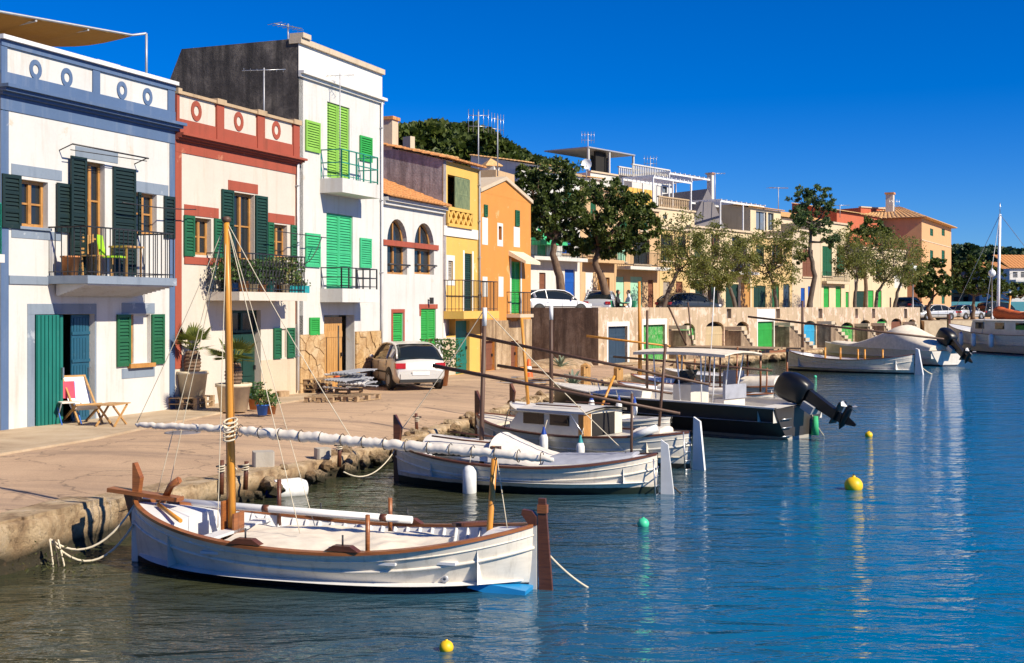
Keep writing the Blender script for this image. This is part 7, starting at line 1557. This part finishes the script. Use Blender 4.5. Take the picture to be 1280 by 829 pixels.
# concrete blocks, bollards, cone, agaves
def block_thing(name, label, cat, px, py, sx, sy, sz, mat, rz=0.3, z=QZ):
    p = on(px, py, z); t = thing(name, label, cat, (p.x - (.32 if z < .5 else 0), p.y + (.15 if z < .5 else 0), z), rz); m = MB(); b = .03
    m.prism([(-sx, -sy + b, 0), (-sx + b, -sy, 0), (sx - b, -sy, 0), (sx, -sy + b, 0), (sx, sy - b, 0), (sx - b, sy, 0), (-sx + b, sy, 0), (-sx, sy - b, 0)], (0, 0, -.02), (0, 0, sz)); m.build('block', mat, t)
block_thing('mooring_block', 'pale square concrete mooring block at the quay edge', 'block', 351, 588, .17, .17, .30, 'concrete', z=.40); block_thing('mooring_block', 'smaller grey concrete block on the rubble edge', 'block', 424, 573, .13, .12, .17, 'concrete', .5, z=.40); block_thing('mooring_block', 'low brown timber block near the plinth of the red trimmed house', 'block', 353, 497, .17, .12, .18, 'pallet_wood', .8)
for px, py, hh, lb in ((732, 480, .62, 'short yellow timber bollard near the brown wall'), (773, 474, .42, 'stubby timber bollard in front of the slate blue door'), (850, 462, .55, 'yellow timber bollard by the stone stairs')):
    p = on(px, py, .45); t = thing('bollard', lb, 'bollard', (p.x, p.y, .42), .4, 'timber bollards'); m = MB(); m.prism([(-.13, -.13, 0), (.13, -.13, 0), (.13, .13, 0), (-.13, .13, 0)], (0, 0, 0), (0, 0, hh)); m.build('post', 'door_wood', t); MB().lathe([(.2, 0), (.17, .06), (.02, .14)], 4, (0, 0, hh + .001), smooth=False).build('cap', 'door_wood', t)
p = on(661, 474, .5); t = thing('traffic_cone', 'orange and white traffic cone on the quay street', 'traffic cone', (p.x, p.y, .5)); MB().lathe([(.17, .04), (.13, .25)], 14).build('cone_body', 'cone_orange', t); MB().lathe([(.13, .251), (.09, .47)], 14).build('band', 'white_metal', t); MB().lathe([(.09, .471), (.05, .72), (.01, .73)], 14).build('cone_tip', 'cone_orange', t); MB().box(-.2, .2, -.2, .2, 0, .04).build('foot', 'cone_orange', t)
def agave(label, px, py, r, n, seed, z=.5):
    p = on(px, py, z); t = thing('agave', label, 'agave', (p.x, p.y, z), 0, 'agaves on the quay'); R = random.Random(seed)
    for k in range(n):
        a = k * 2.399; el = lerp(.25, 1.35, k / n) + R.uniform(-.1, .1); L_ = r * R.uniform(.8, 1.1); d = Vector((math.cos(a) * math.cos(el), math.sin(a) * math.cos(el), math.sin(el))); s = d.cross(Vector((0, 0, 1))).normalized(); m = MB(); rows = []
        for u in (0, .3, .6, .85, 1): c = d * L_ * u - Vector((0, 0, .22 * L_ * u * u)) + Vector((0, 0, .1)); w = r * .085 * (1 - u) ** .5 + .004; rows.append([c - s * w + Vector((0, 0, w * .4)), c, c + s * w + Vector((0, 0, w * .4))])
        m.grid(rows, False, True); m.build('leaf', 'agave_leaf', t)
agave('grey green agave against the brown wall', 690, 447, 1.1, 30, 3); agave('smaller agave at the rubble edge beside the bollard', 716, 487, .7, 22, 4); agave('low agave between the cone and the brown wall', 700, 462, .8, 20, 6)
m = MB(); a = on(665, 480, .5)
t = thing('scrap_heap', 'low heap of grey boards beside the traffic cone', 'scrap', (a.x, a.y, .5), .3)
for k in range(7): e = MB().box(-.9, .9, -.08, .08, 0, .03).build('board', 'plastic_grey' if k % 2 else 'pallet_wood', t); e.location = (R.uniform(-.4, .5), R.uniform(-.4, .4), .035 * k); e.rotation_euler = (0, 0, R.uniform(-.6, .6))
# upturned yellow hull by the wall foot
a = on(690, 462, .45); t = thing('sand_bank', 'low sandy mound at the foot of the brown wall', 'mound', (a.x + .3, a.y + 2, .42), BF.th); m = MB(); m.ball((0, 0, 0), 1, 18, 8, (2.6, 1.3, .42), .06, rng); m.build('mound', 'stone_base', t)
# ------------------------------------------------------------------ afloat
def buoy(name, label, px, py, r, mat, ring=True):
    p = on(px, py, 0); t = thing(name, label, 'buoy', (p.x, p.y, 0), 0, 'mooring buoys'); MB().ball((0, 0, r * .45), r, 20, 14, (1, 1, .95)).build('float', mat, t); MB().lathe([(r * .22, r * 1.36), (r * .2, r * 1.5), (r * .08, r * 1.55)], 10).build('neck', mat, t)
    MB().tube([(.0, r * .12 * math.cos(q), r * 1.62 + r * .12 * math.sin(q)) for q in np.linspace(0, 6.283, 9)], r * .035, 5).build('ring', 'iron', t)
buoy('buoy', 'large round yellow mooring buoy on open blue water', 1067, 612, .155, 'buoy_yellow'); buoy('buoy', 'small yellow buoy off the boat with the honey coloured mast', 558, 813, .065, 'buoy_yellow'); buoy('buoy', 'small green buoy between the brown rudder and the big yellow buoy', 804, 658, .085, 'buoy_green'); buoy('buoy', 'tiny yellow buoy beyond the big outboard propeller', 1086, 546, .09, 'buoy_yellow'); buoy('buoy', 'tiny green buoy near the white fishing boat', 1019, 472, .07, 'buoy_green')
p = on(362, 619, 0); t = thing('fender_float', 'large white fender float with blue end against the rubble quay', 'float', (p.x, p.y, .10), .5); MB().lathe([(.02, -.42), (.12, -.36), (.17, -.26), (.18, .16), (.13, .28), (.02, .32)], 16, (0, 0, 0), 'x').build('body', 'fender_white', t); MB().lathe([(.175, -.272), (.17, -.262), (.125, -.368), (.085, -.43), (.03, -.47)], 16, (0, 0, 0), 'x').build('end_cap', 'fender_blue', t)
MB().tube(rope_pts((-.46, 0, 0), (-.9, .25, .45), .05), .012, 5).build('rope', 'rope', t)
# ------------------------------------------------------------------ people at a table
def person(label, px, Y, face, shirt, trousers, hair=True):
    p = at(px, HOR, Y); t = thing('person', label, 'person', (p.x, p.y, TZ), face, 'people sitting on the terrace')
    def skin(name, verts, edges, mat, root=0):
        me = bpy.data.meshes.new(name); me.from_pydata([v[:3] for v in verts], edges, []); me.materials.append(MATS[mat]); o = bpy.data.objects.new(name, me); COL.objects.link(o); o.parent = t
        md = o.modifiers.new('skin', 'SKIN'); md.use_smooth_shade = True
        for i, v in enumerate(verts): me.skin_vertices[0].data[i].radius = (v[3], v[3]); me.skin_vertices[0].data[i].use_root = i == root
        s = o.modifiers.new('sub', 'SUBSURF'); s.levels = s.render_levels = 1; return o
    # x forward; one figure: pelvis, spine, neck, head, arms with hands, legs with feet
    V = [(0, 0, .50, .15), (.02, 0, .70, .15), (.04, 0, .92, .17), (.05, 0, 1.06, .07), (.07, 0, 1.16, .085), (.08, 0, 1.27, .095), (.08, 0, 1.34, .06)]
    Ed = [(0, 1), (1, 2), (2, 3), (3, 4), (4, 5), (5, 6)]
    for s in (-1, 1):
        o = len(V); V += [(.04, s * .20, .98, .06), (.10, s * .27, .74, .05), (.34, s * .22, .70, .042), (.43, s * .20, .71, .035), (.50, s * .19, .70, .02)]; Ed += [(2, o), (o, o + 1), (o + 1, o + 2), (o + 2, o + 3), (o + 3, o + 4)]
        o = len(V); V += [(.05, s * .10, .48, .095), (.42, s * .13, .50, .075), (.46, s * .13, .10, .05), (.58, s * .14, .05, .04)]; Ed += [(0, o), (o, o + 1), (o + 1, o + 2), (o + 2, o + 3)]
    b = skin('body', V, Ed, shirt)
    MB().ball((.085, 0, 1.27), .105, 14, 10, (.95, .82, 1.2)).ball((.185, 0, 1.25), .022, 6, 5).build('head', 'skin', t)
    if hair: MB().ball((.06, 0, 1.30), .112, 14, 10, (.95, .88, 1.12)).build('hair', 'hair', t)
    ch = thing('plastic_chair', label.split(' with ')[0] + ' green plastic chair under them', 'chair', (p.x, p.y, TZ), face, 'green plastic chairs'); ch['label'] = 'green plastic chair under the ' + label
    for x in (-.2, .22):
        for y in (-.22, .22): MB().bar((x, y, 0), (x, y, .40), .04).build('leg', 'mint_green', ch)
    MB().box(-.22, .25, -.24, .24, .33, .36).build('seat', 'mint_green', ch); MB().prism([(-.22, 0, .40), (-.30, 0, .85), (-.27, 0, .85), (-.19, 0, .40)], (0, -.24, 0), (0, .24, 0)).build('backrest', 'mint_green', ch)
person('person in black seated with folded arms below the pine', 771, 66, math.radians(-20), 'dark_cloth', 'dark_cloth'); person('person in a white shirt leaning forward on a chair', 787, 66.5, math.radians(200), 'white_cloth', 'dark_cloth')
p = at(779, HOR, 66); t = thing('cafe_table', 'small round cafe table between the two seated people', 'table', (p.x, p.y, TZ)); MB().lathe([(.01, .72), (.36, .72), (.36, .745), (.01, .745)], 16).build('table_top', 'mint_green', t); MB().tube([(0, 0, 0), (0, 0, .72)], .04, 8).build('leg', 'iron', t)
# ------------------------------------------------------------------ cables
def cable(label, pts, r=.014): 
    m = MB(); m.tube(pts, r, 5); o = m.build('cable', 'iron'); tag(o, label, 'cable', 'overhead cables')
def wallp(px, py, d): x, z = STREET.hit(px, py, d); p = STREET.pos(x, d); return Vector((p.x, p.y, z))
cable('black cable across the blue and red trimmed fronts', rope_pts(wallp(153, 253, .35), wallp(245, 262, .35), .04)); cable('sagging black cable beside the plant balcony', rope_pts(wallp(345, 289, .5), wallp(412, 298, .4), .0)); cable('hanging loop of black cable at the tall white house corner', rope_pts(wallp(370, 326, .3), wallp(402, 297, .4), .35))
# ropes, nets and weed on the quay
R = random.Random(21)
for i, (px, py) in enumerate(((70, 690), (548, 540), (700, 486))):
    p = on(px, py, .3); C = NR.normal(size=(160, 3)) * np.array([.22, .22, .10]) + np.array([p.x, p.y, p.z - .12]); o = leaves_mesh('seaweed', C, .018, 'weed', kind='stuff', long=2.5); o['label'] = ('brown weed clinging to the quay wall below the mooring rope', 'brown weed on the rubble beside the cabin boat', 'dry weed on the rubble beside the agave')[i]; o['category'] = 'weed'

# mooring posts and rings along the quay edge
for px, py, hh, lb in ((300, 612, .42, 'rusty iron mooring post beside the honey coloured mast'), (330, 606, .34, 'thin rusty mooring post near the white fender float'), (446, 578, .36, 'short rusty mooring post at the rubble edge'), (540, 540, .4, 'rusty mooring post ashore of the canvas covered cabin')):
    p = on(px, py, .38); t = thing('mooring_post', lb, 'post', (p.x - .35, p.y + .3, .36), rng.uniform(0, 3), 'mooring posts'); MB().tube([(0, 0, -.1), (.02, .01, hh)], [.04, .034], 8).build('post', 'dark_varnish', t); MB().tube([(-.1, 0, hh * .8), (.1, 0, hh * .8)], .014, 6).build('crossbar', 'iron', t)
    MB().tube([(.05 * math.cos(a), .05 * math.sin(a), hh * .55 + .006 * a) for a in np.linspace(0, 19, 40)], .011, 5).build('rope_coil', 'rope', t)

# drainpipes down the fronts
for Hh, px, y0, y1 in ((Cc, 476, 125, 486), (B, 371, 205, 488), (E, 598, 214, 395)):
    x = Hh.X(px) - .05; m = MB(); m.tube([(x, -.07, Hh.Z(px, y1)), (x, -.07, Hh.Z(px, y0))], .04, 8); dp_ = m.build('drainpipe', 'plastic_grey' if Hh is E else 'white_paint', Hh.root)
    for q in (.15, .4, .65, .9): MB().box(x - .05, x + .05, -.115, -.002, lerp(Hh.Z(px, y1), Hh.Z(px, y0), q), lerp(Hh.Z(px, y1), Hh.Z(px, y0), q) + .03).build('bracket', 'grey_metal', dp_)

p = on(228, 541, QZ - .01); t = thing('manhole_cover', 'round iron manhole cover in the quay street', 'manhole', (p.x, p.y, QZ - .014)); MB().lathe([(.01, .012), (.27, .012), (.28, 0)], 20).build('cover', 'grey_gable', t); MB().lathe([(.29, 0), (.29, .016), (.35, .016), (.36, 0)], 20).build('frame', 'grey_gable', t)
